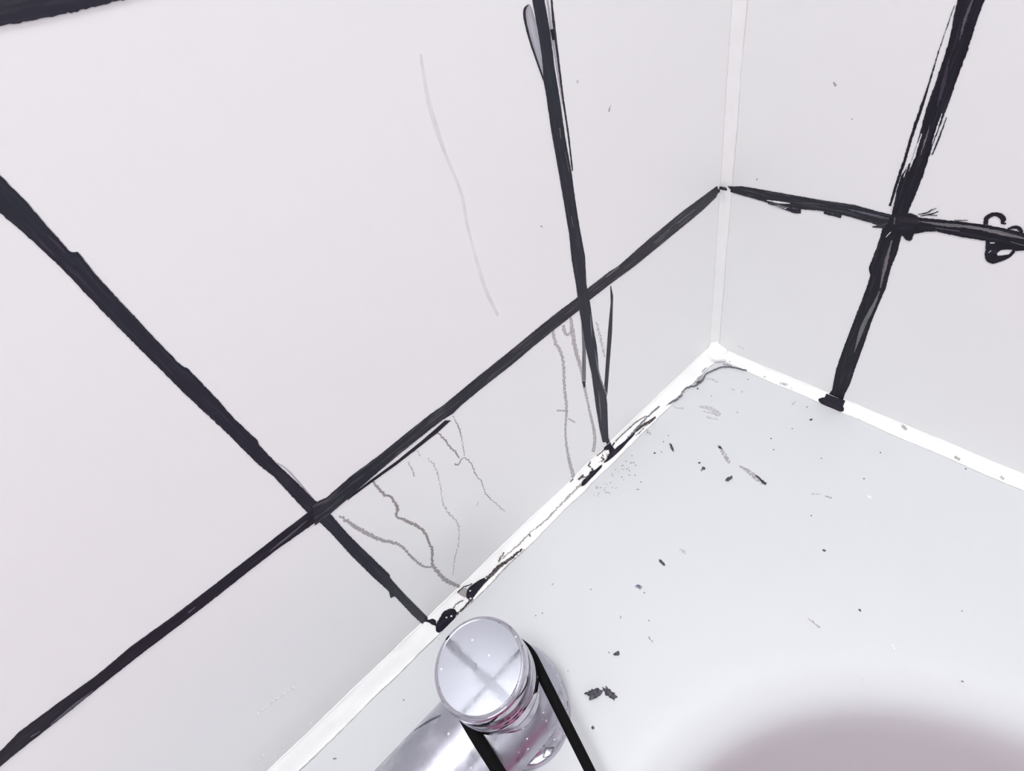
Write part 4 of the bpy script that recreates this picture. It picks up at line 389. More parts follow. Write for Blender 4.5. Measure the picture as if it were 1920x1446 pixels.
('strip', 'ink_squiggle', 'R', [(-156.1, 165.3), (-156.3, 165.0), (-156.5, 164.4), (-156.8, 163.5), (-157.2, 162.4), (-157.6, 161.1), (-158.0, 159.9), (-158.4, 158.5), (-158.7, 157.1), (-159.2, 155.8), (-159.9, 154.6), (-160.7, 153.5), (-161.8, 152.6), (-162.7, 152.2), (-163.6, 152.1), (-164.5, 152.4), (-165.3, 153.1), (-166.0, 153.9), (-166.8, 154.7), (-167.5, 155.5), (-168.2, 156.3), (-168.8, 157.1), (-169.2, 157.9), (-169.5, 158.7), (-169.7, 159.5), (-169.8, 160.3), (-169.9, 160.9), (-170.0, 161.6), (-170.0, 162.2), (-170.1, 162.6), (-170.1, 162.9), (-170.1, 163.1)], [(-159.3, 165.5), (-159.3, 165.2), (-159.4, 164.6), (-159.5, 163.8), (-159.7, 162.6), (-159.9, 161.4), (-160.1, 160.3), (-160.4, 159.2), (-160.7, 158.1), (-161.0, 157.2), (-161.3, 156.6), (-161.6, 156.3), (-161.8, 156.2), (-162.2, 156.2), (-162.6, 156.4), (-163.1, 156.7), (-163.7, 157.0), (-164.3, 157.4), (-165.1, 157.8), (-165.9, 158.1), (-166.8, 158.5), (-167.5, 158.9), (-168.0, 159.4), (-168.3, 159.9), (-168.4, 160.5), (-168.5, 161.1), (-168.5, 161.7), (-168.5, 162.3), (-168.5, 162.9), (-168.5, 163.3), (-168.5, 163.6), (-168.5, 163.7)], 'ink_black', 0.3, 0.3, None),
('poly', 'ink_blot', 'R', [(-157.9, 165.1), (-162.0, 166.2), (-165.2, 166.4), (-167.6, 165.7), (-169.0, 164.7), (-169.6, 163.5), (-168.6, 162.6), (-166.1, 162.0), (-164.3, 161.2), (-163.3, 160.0), (-163.3, 158.6), (-164.3, 157.2), (-164.1, 156.0), (-162.6, 155.2), (-161.2, 156.6), (-159.7, 160.1), (-158.1, 162.5), (-156.6, 163.8)], None, 'ink_black', 0.2, 0.32, None),
('strip', 'ink_squiggle', 'R', [(-163.1, 172.9), (-163.2, 173.0), (-163.4, 173.2), (-163.8, 173.5), (-164.3, 173.8), (-164.8, 174.0), (-165.3, 174.2), (-165.8, 174.2), (-166.2, 174.1), (-166.7, 173.9), (-167.1, 173.6), (-167.5, 173.3), (-167.9, 172.9), (-168.2, 172.5), (-168.4, 172.3), (-168.5, 172.2)], [(-162.4, 173.9), (-162.5, 174.1), (-162.8, 174.3), (-163.2, 174.7), (-163.7, 175.2), (-164.2, 175.6), (-164.8, 175.8), (-165.4, 175.9), (-166.1, 175.8), (-166.7, 175.6), (-167.3, 175.3), (-167.9, 174.8), (-168.4, 174.3), (-168.8, 173.8), (-169.0, 173.5), (-169.2, 173.4)], 'ink_black', 0.3, 0.42, None),
('strip', 'ink_scratch', 'R', [(-158.7, 163.8), (-160.6, 164.4)], [(-158.6, 164.2), (-160.5, 164.7)], 'white_gap', 0.2, 0.6, None),
('strip', 'ink_scratch', 'R', [(-160.3, 158.3), (-160.7, 159.8)], [(-160.0, 158.5), (-160.5, 160.0)], 'white_gap', 0.2, 0.6, None),
('strip', 'wall_mark', 'R', [(-61.5, 239.7), (-63.0, 237.6)], [(-61.9, 240.0), (-64.0, 238.4)], 'stain_grey', 0, 0.12, None),
('strip', 'wall_mark', 'R', [(-75.3, 221.0), (-76.0, 220.8)], [(-75.5, 221.6), (-76.1, 221.3)], 'stain_grey', 0, 0.12, None),
('strip', 'wall_mark', 'R', [(-23.4, 176.5), (-24.2, 176.2)], [(-23.8, 177.6), (-24.6, 177.3)], 'stain_grey', 0, 0.12, None),
('strip', 'wall_mark', 'R', [(-24.6, 18.9), (-30.8, 16.8)], [(-24.8, 19.5), (-31.4, 18.8)], 'highlight_and_smear_white', 0, 0.12, None),
('strip', 'ink_stroke', 'C', [(-356.4, -0.1), (-356.3, -0.09), (-355.9, -0.07), (-355.4, -0.03), (-354.7, 0.01), (-354.1, 0.07), (-353.6, 0.13), (-353.1, 0.21), (-352.6, 0.29), (-352.2, 0.38), (-351.7, 0.48), (-351.3, 0.57), (-350.8, 0.67), (-350.5, 0.75), (-350.3, 0.8), (-350.2, 0.82)], [(-355.3, -0.21), (-355.1, -0.19), (-354.8, -0.16), (-354.3, -0.12), (-353.6, -0.07), (-352.9, -0.0), (-352.3, 0.07), (-351.6, 0.15), (-351.0, 0.24), (-350.4, 0.33), (-349.9, 0.43), (-349.5, 0.53), (-349.3, 0.64), (-349.0, 0.72), (-348.9, 0.77), (-348.8, 0.8)], 'ink_black', 0.2, 0.65, None),
('poly', 'ink_blot', 'C', [(-352.0, 0.7), (-350.5, 0.6), (-348.4, 0.52), (-345.8, 0.46), (-343.3, 0.4), (-341.0, 0.36), (-338.6, 0.39), (-336.2, 0.47), (-334.5, 0.59), (-333.6, 0.73), (-333.9, 0.86), (-335.3, 0.96), (-337.0, 1.03), (-338.8, 1.06), (-340.6, 1.06), (-342.3, 1.05), (-344.3, 1.06), (-346.4, 1.09), (-348.8, 1.07), (-351.6, 1.02), (-352.9, 0.93), (-352.8, 0.81)], None, 'ink_black', 0.45, 0.7, None),
('strip', 'glint', 'C', [(-342.4, 0.69), (-342.4, 0.69), (-342.3, 0.7), (-342.2, 0.7), (-342.1, 0.71), (-342.0, 0.72), (-341.8, 0.73), (-341.7, 0.73), (-341.5, 0.73), (-341.4, 0.73), (-341.3, 0.73), (-341.3, 0.73)], [(-342.2, 0.63), (-342.2, 0.63), (-342.1, 0.63), (-342.0, 0.64), (-341.8, 0.64), (-341.6, 0.64), (-341.5, 0.64), (-341.3, 0.65), (-341.2, 0.66), (-341.1, 0.67), (-341.1, 0.68), (-341.0, 0.68)], 'highlight_and_smear_white', 0.1, 0.85, None),  # glints on the dark blots, painted as white flecks
('strip', 'glint', 'C', [(-339.3, 0.83), (-339.3, 0.83), (-339.2, 0.84), (-339.1, 0.85), (-339.0, 0.85), (-338.9, 0.86), (-338.7, 0.87), (-338.6, 0.87), (-338.4, 0.87), (-338.3, 0.87), (-338.2, 0.87), (-338.2, 0.87)], [(-339.1, 0.78), (-339.1, 0.78), (-339.0, 0.78), (-338.9, 0.78), (-338.7, 0.78), (-338.5, 0.78), (-338.4, 0.78), (-338.2, 0.79), (-338.1, 0.8), (-338.0, 0.81), (-337.9, 0.82), (-337.9, 0.82)], 'highlight_and_smear_white', 0.1, 0.85, None),
('strip', 'glint', 'C', [(-317.9, 0.56), (-317.9, 0.56), (-317.8, 0.56), (-317.7, 0.57), (-317.6, 0.58), (-317.4, 0.59), (-317.3, 0.59), (-317.1, 0.59), (-317.0, 0.6), (-316.8, 0.6), (-316.8, 0.6), (-316.7, 0.6)], [(-317.7, 0.5), (-317.6, 0.5), (-317.5, 0.5), (-317.4, 0.5), (-317.2, 0.5), (-317.0, 0.5), (-316.9, 0.51), (-316.7, 0.52), (-316.6, 0.53), (-316.5, 0.54), (-316.5, 0.54), (-316.4, 0.54)], 'highlight_and_smear_white', 0.1, 0.85, None),
('strip', 'glint', 'C', [(-303.5, 0.66), (-303.4, 0.67), (-303.4, 0.67), (-303.3, 0.68), (-303.1, 0.69), (-303.0, 0.7), (-302.9, 0.7), (-302.7, 0.7), (-302.5, 0.71), (-302.4, 0.71), (-302.3, 0.71), (-302.3, 0.71)], [(-303.3, 0.61), (-303.2, 0.61), (-303.1, 0.61), (-303.0, 0.61), (-302.8, 0.61), (-302.6, 0.61), (-302.4, 0.62), (-302.3, 0.63), (-302.2, 0.64), (-302.1, 0.64), (-302.0, 0.65), (-302.0, 0.65)], 'highlight_and_smear_white', 0.1, 0.85, None),
('strip', 'glint', 'C', [(-333.3, 1.03), (-333.3, 1.03), (-333.2, 1.04), (-333.1, 1.05), (-333.0, 1.06), (-332.9, 1.06), (-332.7, 1.07), (-332.6, 1.07), (-332.4, 1.07), (-332.3, 1.07), (-332.2, 1.07), (-332.2, 1.07)], [(-333.1, 0.98), (-333.1, 0.98), (-333.0, 0.98), (-332.8, 0.98), (-332.6, 0.98), (-332.5, 0.98), (-332.3, 0.99), (-332.2, 0.99), (-332.1, 1.0), (-332.0, 1.01), (-331.9, 1.02), (-331.9, 1.02)], 'highlight_and_smear_white', 0.1, 0.85, None),
('strip', 'glint', 'C', [(-321.2, 0.88), (-321.1, 0.88), (-321.1, 0.88), (-321.0, 0.89), (-320.8, 0.9), (-320.7, 0.91), (-320.5, 0.91), (-320.4, 0.92), (-320.2, 0.92), (-320.1, 0.92), (-320.0, 0.92), (-320.0, 0.92)], [(-320.9, 0.82), (-320.9, 0.82), (-320.8, 0.82), (-320.7, 0.82), (-320.5, 0.82), (-320.3, 0.82), (-320.2, 0.83), (-320.0, 0.84), (-319.9, 0.85), (-319.8, 0.86), (-319.7, 0.86), (-319.7, 0.87)], 'highlight_and_smear_white', 0.1, 0.85, None),
('poly', 'mould_patch', 'C', [(-321.9, 0.61), (-320.3, 0.5), (-318.8, 0.42), (-317.4, 0.38), (-315.1, 0.37), (-312.0, 0.41), (-309.0, 0.45), (-306.3, 0.5), (-304.1, 0.56), (-302.3, 0.64), (-301.4, 0.71), (-301.3, 0.76), (-302.4, 0.79), (-304.5, 0.81), (-307.0, 0.82), (-309.8, 0.84), (-312.3, 0.86), (-314.5, 0.89), (-316.5, 0.92), (-318.1, 0.94), (-319.5, 0.93), (-320.9, 0.88), (-321.9, 0.81), (-322.5, 0.72)], None, 'ink_black', 0.25, 0.7, None),
('strip', 'mould_patch', 'C', [(-337.1, 1.0), (-336.9, 1.0), (-336.4, 1.01), (-335.7, 1.01), (-334.7, 1.02), (-333.8, 1.03), (-332.9, 1.04), (-332.0, 1.04), (-331.2, 1.05), (-330.3, 1.06), (-329.5, 1.06), (-328.7, 1.07), (-327.8, 1.08), (-326.9, 1.09), (-326.0, 1.1), (-325.0, 1.11), (-324.0, 1.12), (-323.0, 1.12), (-322.0, 1.11), (-321.0, 1.08), (-320.1, 1.04), (-319.3, 1.02), (-318.8, 1.0), (-318.6, 0.99)], [(-337.1, 0.91), (-336.9, 0.91), (-336.4, 0.91), (-335.7, 0.91), (-334.7, 0.91), (-333.8, 0.92), (-332.9, 0.92), (-332.0, 0.92), (-331.2, 0.93), (-330.4, 0.93), (-329.5, 0.94), (-328.7, 0.94), (-327.9, 0.94), (-327.1, 0.94), (-326.2, 0.94), (-325.4, 0.93), (-324.6, 0.92), (-323.8, 0.9), (-322.9, 0.88), (-322.0, 0.86), (-321.1, 0.83), (-320.5, 0.81), (-320.0, 0.8), (-319.8, 0.79)], 'mould_brown', 0.5, 0.6, None),
('strip', 'mould_patch', 'C', [(-334.3, 0.61), (-334.0, 0.61), (-333.4, 0.6), (-332.5, 0.59), (-331.4, 0.58), (-330.2, 0.57), (-329.1, 0.58), (-327.9, 0.6), (-326.8, 0.64), (-326.0, 0.66), (-325.4, 0.68), (-325.1, 0.68)], [(-334.4, 0.57), (-334.1, 0.57), (-333.5, 0.56), (-332.6, 0.55), (-331.4, 0.54), (-330.2, 0.53), (-329.0, 0.54), (-327.9, 0.57), (-326.7, 0.6), (-325.9, 0.62), (-325.3, 0.64), (-325.0, 0.65)], 'mould_brown', 0.2, 0.6, None),
('strip', 'mould_patch', 'C', [(-304.9, 0.8), (-304.4, 0.8), (-303.6, 0.81), (-302.4, 0.82), (-300.8, 0.83), (-299.2, 0.83), (-297.7, 0.83), (-296.2, 0.83), (-294.8, 0.82), (-293.5, 0.81), (-292.2, 0.81), (-291.1, 0.81), (-290.2, 0.81), (-288.9, 0.82), (-287.4, 0.83), (-285.6, 0.85), (-283.5, 0.88), (-281.6, 0.9), (-279.8, 0.91), (-278.2, 0.92), (-276.8, 0.92), (-275.3, 0.92), (-273.7, 0.93), (-272.0, 0.94), (-270.3, 0.95), (-268.9, 0.95), (-268.0, 0.96), (-267.6, 0.96)], [(-304.9, 0.62), (-304.5, 0.62), (-303.7, 0.62), (-302.5, 0.63), (-301.0, 0.64), (-299.4, 0.65), (-298.0, 0.64), (-296.5, 0.63), (-295.1, 0.61), (-293.8, 0.6), (-292.5, 0.6), (-291.3, 0.6), (-290.2, 0.61), (-288.9, 0.63), (-287.3, 0.65), (-285.5, 0.68), (-283.4, 0.71), (-281.5, 0.74), (-279.7, 0.76), (-278.2, 0.77), (-276.8, 0.78), (-275.3, 0.8), (-273.7, 0.81), (-272.0, 0.83), (-270.2, 0.86), (-268.9, 0.88), (-268.0, 0.89), (-267.6, 0.9)], 'mould_brown', 0.5, 0.66, None),
('poly', 'mould_patch', 'C', [(-324.1, 0.12), (-321.8, 0.14), (-319.9, 0.18), (-318.3, 0.24), (-318.2, 0.35), (-319.5, 0.49), (-320.9, 0.58), (-322.5, 0.6), (-323.6, 0.53), (-324.3, 0.37), (-324.8, 0.24), (-325.1, 0.15)], None, 'stain_brown', 0.4, 0.6, None),
('strip', 'mould_patch', 'C', [(-324.6, 0.16), (-324.3, 0.16), (-323.7, 0.16), (-322.7, 0.15), (-321.5, 0.14), (-320.3, 0.15), (-319.1, 0.16), (-318.0, 0.19), (-317.0, 0.23), (-316.1, 0.27), (-315.2, 0.29), (-314.5, 0.31), (-313.8, 0.32), (-313.3, 0.33), (-313.0, 0.34), (-312.9, 0.34)], [(-324.7, 0.12), (-324.4, 0.12), (-323.7, 0.11), (-322.8, 0.11), (-321.5, 0.1), (-320.2, 0.1), (-319.1, 0.12), (-317.9, 0.15), (-316.9, 0.19), (-315.9, 0.23), (-315.1, 0.25), (-314.3, 0.27), (-313.7, 0.28), (-313.3, 0.29), (-312.9, 0.3), (-312.8, 0.3)], 'ink_black', 0.2, 0.7, None),
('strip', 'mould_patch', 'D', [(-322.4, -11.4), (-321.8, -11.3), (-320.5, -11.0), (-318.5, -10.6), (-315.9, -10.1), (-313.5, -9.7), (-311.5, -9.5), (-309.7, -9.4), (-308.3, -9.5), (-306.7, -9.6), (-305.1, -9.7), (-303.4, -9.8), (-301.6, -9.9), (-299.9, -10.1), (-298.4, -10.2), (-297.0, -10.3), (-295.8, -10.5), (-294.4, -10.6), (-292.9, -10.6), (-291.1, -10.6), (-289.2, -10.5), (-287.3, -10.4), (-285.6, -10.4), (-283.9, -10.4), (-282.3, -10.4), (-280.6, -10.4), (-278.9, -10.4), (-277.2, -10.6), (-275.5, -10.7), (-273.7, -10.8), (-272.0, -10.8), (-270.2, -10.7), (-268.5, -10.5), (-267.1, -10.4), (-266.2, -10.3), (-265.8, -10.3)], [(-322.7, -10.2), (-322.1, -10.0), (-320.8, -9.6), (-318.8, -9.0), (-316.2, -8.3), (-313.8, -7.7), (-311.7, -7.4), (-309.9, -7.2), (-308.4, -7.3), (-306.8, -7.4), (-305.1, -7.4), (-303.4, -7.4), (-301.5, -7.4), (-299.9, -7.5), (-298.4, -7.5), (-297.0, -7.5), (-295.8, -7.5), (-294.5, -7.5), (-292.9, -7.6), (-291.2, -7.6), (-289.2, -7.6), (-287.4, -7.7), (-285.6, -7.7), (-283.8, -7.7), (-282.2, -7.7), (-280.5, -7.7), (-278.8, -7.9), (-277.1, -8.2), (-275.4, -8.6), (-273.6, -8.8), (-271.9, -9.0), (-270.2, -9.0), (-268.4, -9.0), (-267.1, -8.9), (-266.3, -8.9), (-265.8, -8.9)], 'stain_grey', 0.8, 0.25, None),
('strip', 'mould_patch', 'C', [(-287.5, 0.49), (-287.3, 0.48), (-286.9, 0.47), (-286.3, 0.46), (-285.4, 0.44), (-284.5, 0.42), (-283.6, 0.4), (-282.7, 0.39), (-281.7, 0.37), (-281.0, 0.36), (-280.5, 0.36), (-280.3, 0.35)], [(-287.8, 0.44), (-287.5, 0.44), (-287.1, 0.43), (-286.5, 0.41), (-285.6, 0.39), (-284.7, 0.37), (-283.8, 0.36), (-282.8, 0.34), (-281.9, 0.33), (-281.2, 0.32), (-280.7, 0.31), (-280.4, 0.31)], 'mould_brown', 0.2, 0.7, None),
('poly', 'mould_patch', 'C', [(-195.9, 0.65), (-194.0, 0.55), (-191.3, 0.52), (-187.7, 0.56), (-185.1, 0.54), (-183.4, 0.45), (-182.1, 0.44), (-181.2, 0.49), (-180.0, 0.54), (-178.2, 0.58), (-175.4, 0.61), (-171.6, 0.63), (-170.2, 0.67), (-171.2, 0.72), (-173.7, 0.76), (-177.7, 0.78), (-181.7, 0.79), (-185.8, 0.79), (-189.2, 0.8), (-191.9, 0.81), (-194.0, 0.8), (-195.4, 0.77), (-196.3, 0.74), (-196.6, 0.71)], None, 'ink_black', 0.25, 0.7, None),
('poly', 'mould_patch', 'C', [(-167.0, 0.61), (-164.4, 0.61), (-162.0, 0.57), (-160.0, 0.5), (-157.9, 0.49), (-155.7, 0.53), (-153.1, 0.54), (-150.2, 0.52), (-146.9, 0.53), (-143.0, 0.57), (-139.2, 0.59), (-135.4, 0.6), (-131.3, 0.61), (-127.0, 0.62), (-126.2, 0.66), (-129.0, 0.72), (-132.4, 0.75), (-136.4, 0.75), (-140.6, 0.77), (-144.9, 0.8), (-149.1, 0.81), (-153.3, 0.8), (-157.0, 0.79), (-160.3, 0.77), (-163.3, 0.75), (-165.8, 0.71), (-167.4, 0.67), (-168.1, 0.63)], None, 'ink_black', 0.25, 0.7, None),
('poly', 'ink_blot', 'C', [(-154.9, -0.4), (-151.5, -0.28), (-150.4, -0.12), (-151.9, 0.09), (-152.4, 0.25), (-152.0, 0.38), (-152.5, 0.47), (-154.0, 0.52), (-155.7, 0.54), (-157.7, 0.51), (-158.5, 0.41), (-158.2, 0.23), (-158.7, 0.13), (-159.9, 0.11), (-159.5, -0.05), (-157.6, -0.33)], None, 'ink_black', 0.3, 0.75, None),
('strip', 'mould_fleck', 'C', [(-160.8, -0.25), (-161.2, -0.25), (-161.9, -0.25), (-163.0, -0.25), (-164.4, -0.24), (-165.8, -0.24), (-167.1, -0.24), (-168.2, -0.24), (-169.3, -0.24), (-170.5, -0.23), (-171.8, -0.22), (-173.1, -0.21), (-174.5, -0.2), (-175.6, -0.19), (-176.3, -0.18), (-176.6, -0.17)], [(-160.7, -0.16), (-161.0, -0.16), (-161.8, -0.16), (-162.9, -0.16), (-164.3, -0.16), (-165.7, -0.16), (-166.9, -0.15), (-168.1, -0.15), (-169.1, -0.15), (-170.3, -0.15), (-171.5, -0.14), (-172.8, -0.13), (-174.2, -0.11), (-175.3, -0.1), (-176.0, -0.09), (-176.3, -0.09)], 'mould_brown', 0.2, 0.72, None),
('strip', 'mould_fleck', 'C', [(-159.6, 0.02), (-159.9, 0.02), (-160.4, 0.02), (-161.3, 0.02), (-162.3, 0.02), (-163.5, 0.02), (-164.7, 0.02), (-165.9, 0.01), (-167.2, -0.0), (-168.1, -0.01), (-168.8, -0.01), (-169.1, -0.02)], [(-159.5, 0.07), (-159.8, 0.07), (-160.4, 0.07), (-161.2, 0.07), (-162.3, 0.08), (-163.4, 0.07), (-164.6, 0.07), (-165.9, 0.06), (-167.2, 0.05), (-168.1, 0.04), (-168.8, 0.04), (-169.1, 0.03)], 'mould_brown', 0.2, 0.72, None),
('strip', 'mould_fleck', 'C', [(-176.8, -0.11), (-176.9, -0.1), (-177.1, -0.08), (-177.4, -0.05), (-177.9, -0.01), (-178.4, 0.01), (-179.0, 0.03), (-179.6, 0.05), (-180.4, 0.05), (-180.9, 0.07), (-181.0, 0.1), (-180.9, 0.15), (-180.4, 0.2), (-180.1, 0.25), (-179.9, 0.27), (-179.7, 0.29)], [(-176.0, -0.06), (-176.1, -0.05), (-176.4, -0.03), (-176.8, 0.0), (-177.3, 0.04), (-177.8, 0.07), (-178.4, 0.09), (-179.0, 0.1), (-179.7, 0.09), (-180.0, 0.1), (-180.2, 0.12), (-180.0, 0.15), (-179.6, 0.19), (-179.3, 0.23), (-179.0, 0.25), (-178.9, 0.26)], 'mould_brown', 0.2, 0.72, None),
('strip', 'mould_fleck', 'C', [(-180.3, 0.33), (-181.3, 0.53)], [(-178.9, 0.37), (-180.0, 0.57)], 'mould_brown', 0.2, 0.72, None),
('strip', 'mould_fleck', 'C', [(-148.5, 0.14), (-148.8, 0.15), (-149.4, 0.16), (-150.2, 0.17), (-151.4, 0.19), (-152.4, 0.21), (-153.4, 0.22), (-154.3, 0.22), (-155.1, 0.21), (-155.7, 0.21), (-156.1, 0.2), (-156.3, 0.2)], [(-148.1, 0.23), (-148.4, 0.23), (-149.0, 0.24), (-149.9, 0.26), (-151.0, 0.28), (-152.2, 0.29), (-153.2, 0.3), (-154.1, 0.3), (-155.0, 0.3), (-155.7, 0.29), (-156.1, 0.29), (-156.3, 0.29)], 'mould_brown', 0.2, 0.72, None),
('strip', 'mould_fleck', 'C', [(-151.9, 0.45), (-155.2, 0.48)], [(-151.8, 0.5), (-155.0, 0.53)], 'mould_brown', 0.2, 0.72, None),
('strip', 'mould_fleck', 'C', [(-164.8, 0.21), (-164.8, 0.22), (-164.7, 0.25), (-164.6, 0.29), (-164.5, 0.34), (-164.3, 0.39), (-163.9, 0.43), (-163.3, 0.47), (-162.6, 0.5), (-162.0, 0.53), (-161.7, 0.55), (-161.5, 0.55)], [(-164.0, 0.2), (-164.0, 0.22), (-164.0, 0.24), (-163.9, 0.28), (-163.9, 0.32), (-163.6, 0.37), (-163.3, 0.41), (-162.8, 0.44), (-162.1, 0.47), (-161.6, 0.49), (-161.3, 0.5), (-161.1, 0.51)], 'mould_brown', 0.2, 0.72, None),
('strip', 'mould_fleck', 'C', [(-167.0, 0.26), (-166.5, 0.56)], [(-166.0, 0.26), (-165.5, 0.56)], 'mould_brown', 0.2, 0.72, None),
('strip', 'mould_fleck', 'C', [(-189.2, 0.23), (-189.5, 0.23), (-189.9, 0.23), (-190.5, 0.24), (-191.4, 0.24), (-192.2, 0.24), (-193.0, 0.24), (-193.7, 0.24), (-194.4, 0.24), (-194.9, 0.24), (-195.3, 0.24), (-195.5, 0.24)], [(-189.1, 0.34), (-189.3, 0.34), (-189.7, 0.34), (-190.4, 0.34), (-191.2, 0.34), (-192.1, 0.34), (-192.8, 0.34), (-193.6, 0.34), (-194.3, 0.34), (-194.8, 0.34), (-195.1, 0.34), (-195.3, 0.34)], 'mould_brown', 0.2, 0.72, None),
('strip', 'mould_fleck', 'C', [(-198.3, -0.0), (-202.4, 0.0)], [(-198.2, 0.05), (-202.3, 0.05)], 'mould_brown', 0.2, 0.72, None),
('strip', 'mould_fleck', 'C', [(-186.8, 0.54), (-191.7, 0.32)], [(-187.1, 0.58), (-192.0, 0.36)], 'mould_brown', 0.2, 0.72, None),
('strip', 'mould_fleck', 'C', [(-151.7, -1.38), (-151.8, -1.37), (-151.8, -1.34), (-151.9, -1.3), (-152.0, -1.25), (-151.9, -1.2), (-151.8, -1.16), (-151.4, -1.12), (-151.0, -1.09), (-150.7, -1.07), (-150.4, -1.06), (-150.3, -1.05)], [(-151.0, -1.37), (-151.0, -1.36), (-151.1, -1.33), (-151.1, -1.3), (-151.2, -1.25), (-151.2, -1.21), (-151.1, -1.17), (-150.8, -1.14), (-150.4, -1.12), (-150.1, -1.11), (-150.0, -1.09), (-149.9, -1.09)], 'mould_brown', 0.2, 0.72, None),
('strip', 'mould_fleck', 'C', [(-107.6, 0.35), (-108.4, 0.34), (-110.0, 0.32), (-112.4, 0.28), (-115.7, 0.23), (-118.7, 0.19), (-121.5, 0.17), (-124.0, 0.16), (-126.3, 0.16), (-128.6, 0.16), (-131.0, 0.16), (-133.3, 0.15), (-135.6, 0.14), (-137.8, 0.14), (-139.9, 0.14), (-142.0, 0.14), (-143.9, 0.15), (-145.4, 0.16), (-146.4, 0.16), (-146.8, 0.16)], [(-107.6, 0.4), (-108.5, 0.38), (-110.1, 0.36), (-112.5, 0.32), (-115.7, 0.27), (-118.7, 0.24), (-121.5, 0.21), (-124.0, 0.2), (-126.3, 0.21), (-128.6, 0.21), (-130.9, 0.2), (-133.2, 0.19), (-135.5, 0.18), (-137.7, 0.18), (-139.8, 0.18), (-141.9, 0.18), (-143.8, 0.19), (-145.3, 0.2), (-146.3, 0.2), (-146.7, 0.2)], 'mould_brown', 0.2, 0.72, None),
('strip', 'mould_fleck', 'C', [(-126.2, 0.68), (-125.6, 0.69), (-124.2, 0.7), (-122.2, 0.71), (-119.5, 0.72), (-117.1, 0.75), (-115.0, 0.78), (-113.3, 0.82), (-111.8, 0.86), (-110.2, 0.9), (-108.4, 0.92), (-106.3, 0.93), (-104.1, 0.93), (-102.4, 0.93), (-101.2, 0.93), (-100.7, 0.93)], [(-126.3, 0.58), (-125.6, 0.58), (-124.3, 0.58), (-122.2, 0.59), (-119.4, 0.59), (-117.0, 0.61), (-114.9, 0.62), (-113.1, 0.65), (-111.6, 0.68), (-109.9, 0.71), (-108.1, 0.73), (-106.1, 0.76), (-104.0, 0.79), (-102.3, 0.8), (-101.3, 0.82), (-100.7, 0.82)], 'mould_brown', 0.2, 0.72, None),
('strip', 'mould_fleck', 'C', [(-167.0, -0.06), (-162.7, -0.07)], [(-167.3, -0.23), (-163.0, -0.24)], 'caulk', 0.2, 0.8, None),
('strip', 'mould_fleck', 'C', [(-162.8, 0.06), (-162.9, 0.08), (-163.1, 0.1), (-163.3, 0.14), (-163.5, 0.19), (-163.8, 0.24), (-164.1, 0.29), (-164.4, 0.34), (-164.6, 0.4), (-164.8, 0.43), (-165.0, 0.46), (-165.1, 0.47)], [(-160.5, 0.14), (-160.6, 0.15), (-160.7, 0.18), (-160.9, 0.21), (-161.2, 0.27), (-161.5, 0.32), (-161.8, 0.37), (-162.0, 0.42), (-162.3, 0.47), (-162.5, 0.51), (-162.7, 0.53), (-162.7, 0.55)], 'caulk', 0.2, 0.8, None),
('strip', 'mould_fleck', 'C', [(-159.5, 0.17), (-160.8, 0.36)], [(-157.2, 0.25), (-158.6, 0.45)], 'caulk', 0.2, 0.8, None),
('strip', 'mould_fleck', 'C', [(-179.0, 0.56), (-169.6, 0.6)], [(-179.1, 0.39), (-169.7, 0.43)], 'caulk', 0.2, 0.8, None),
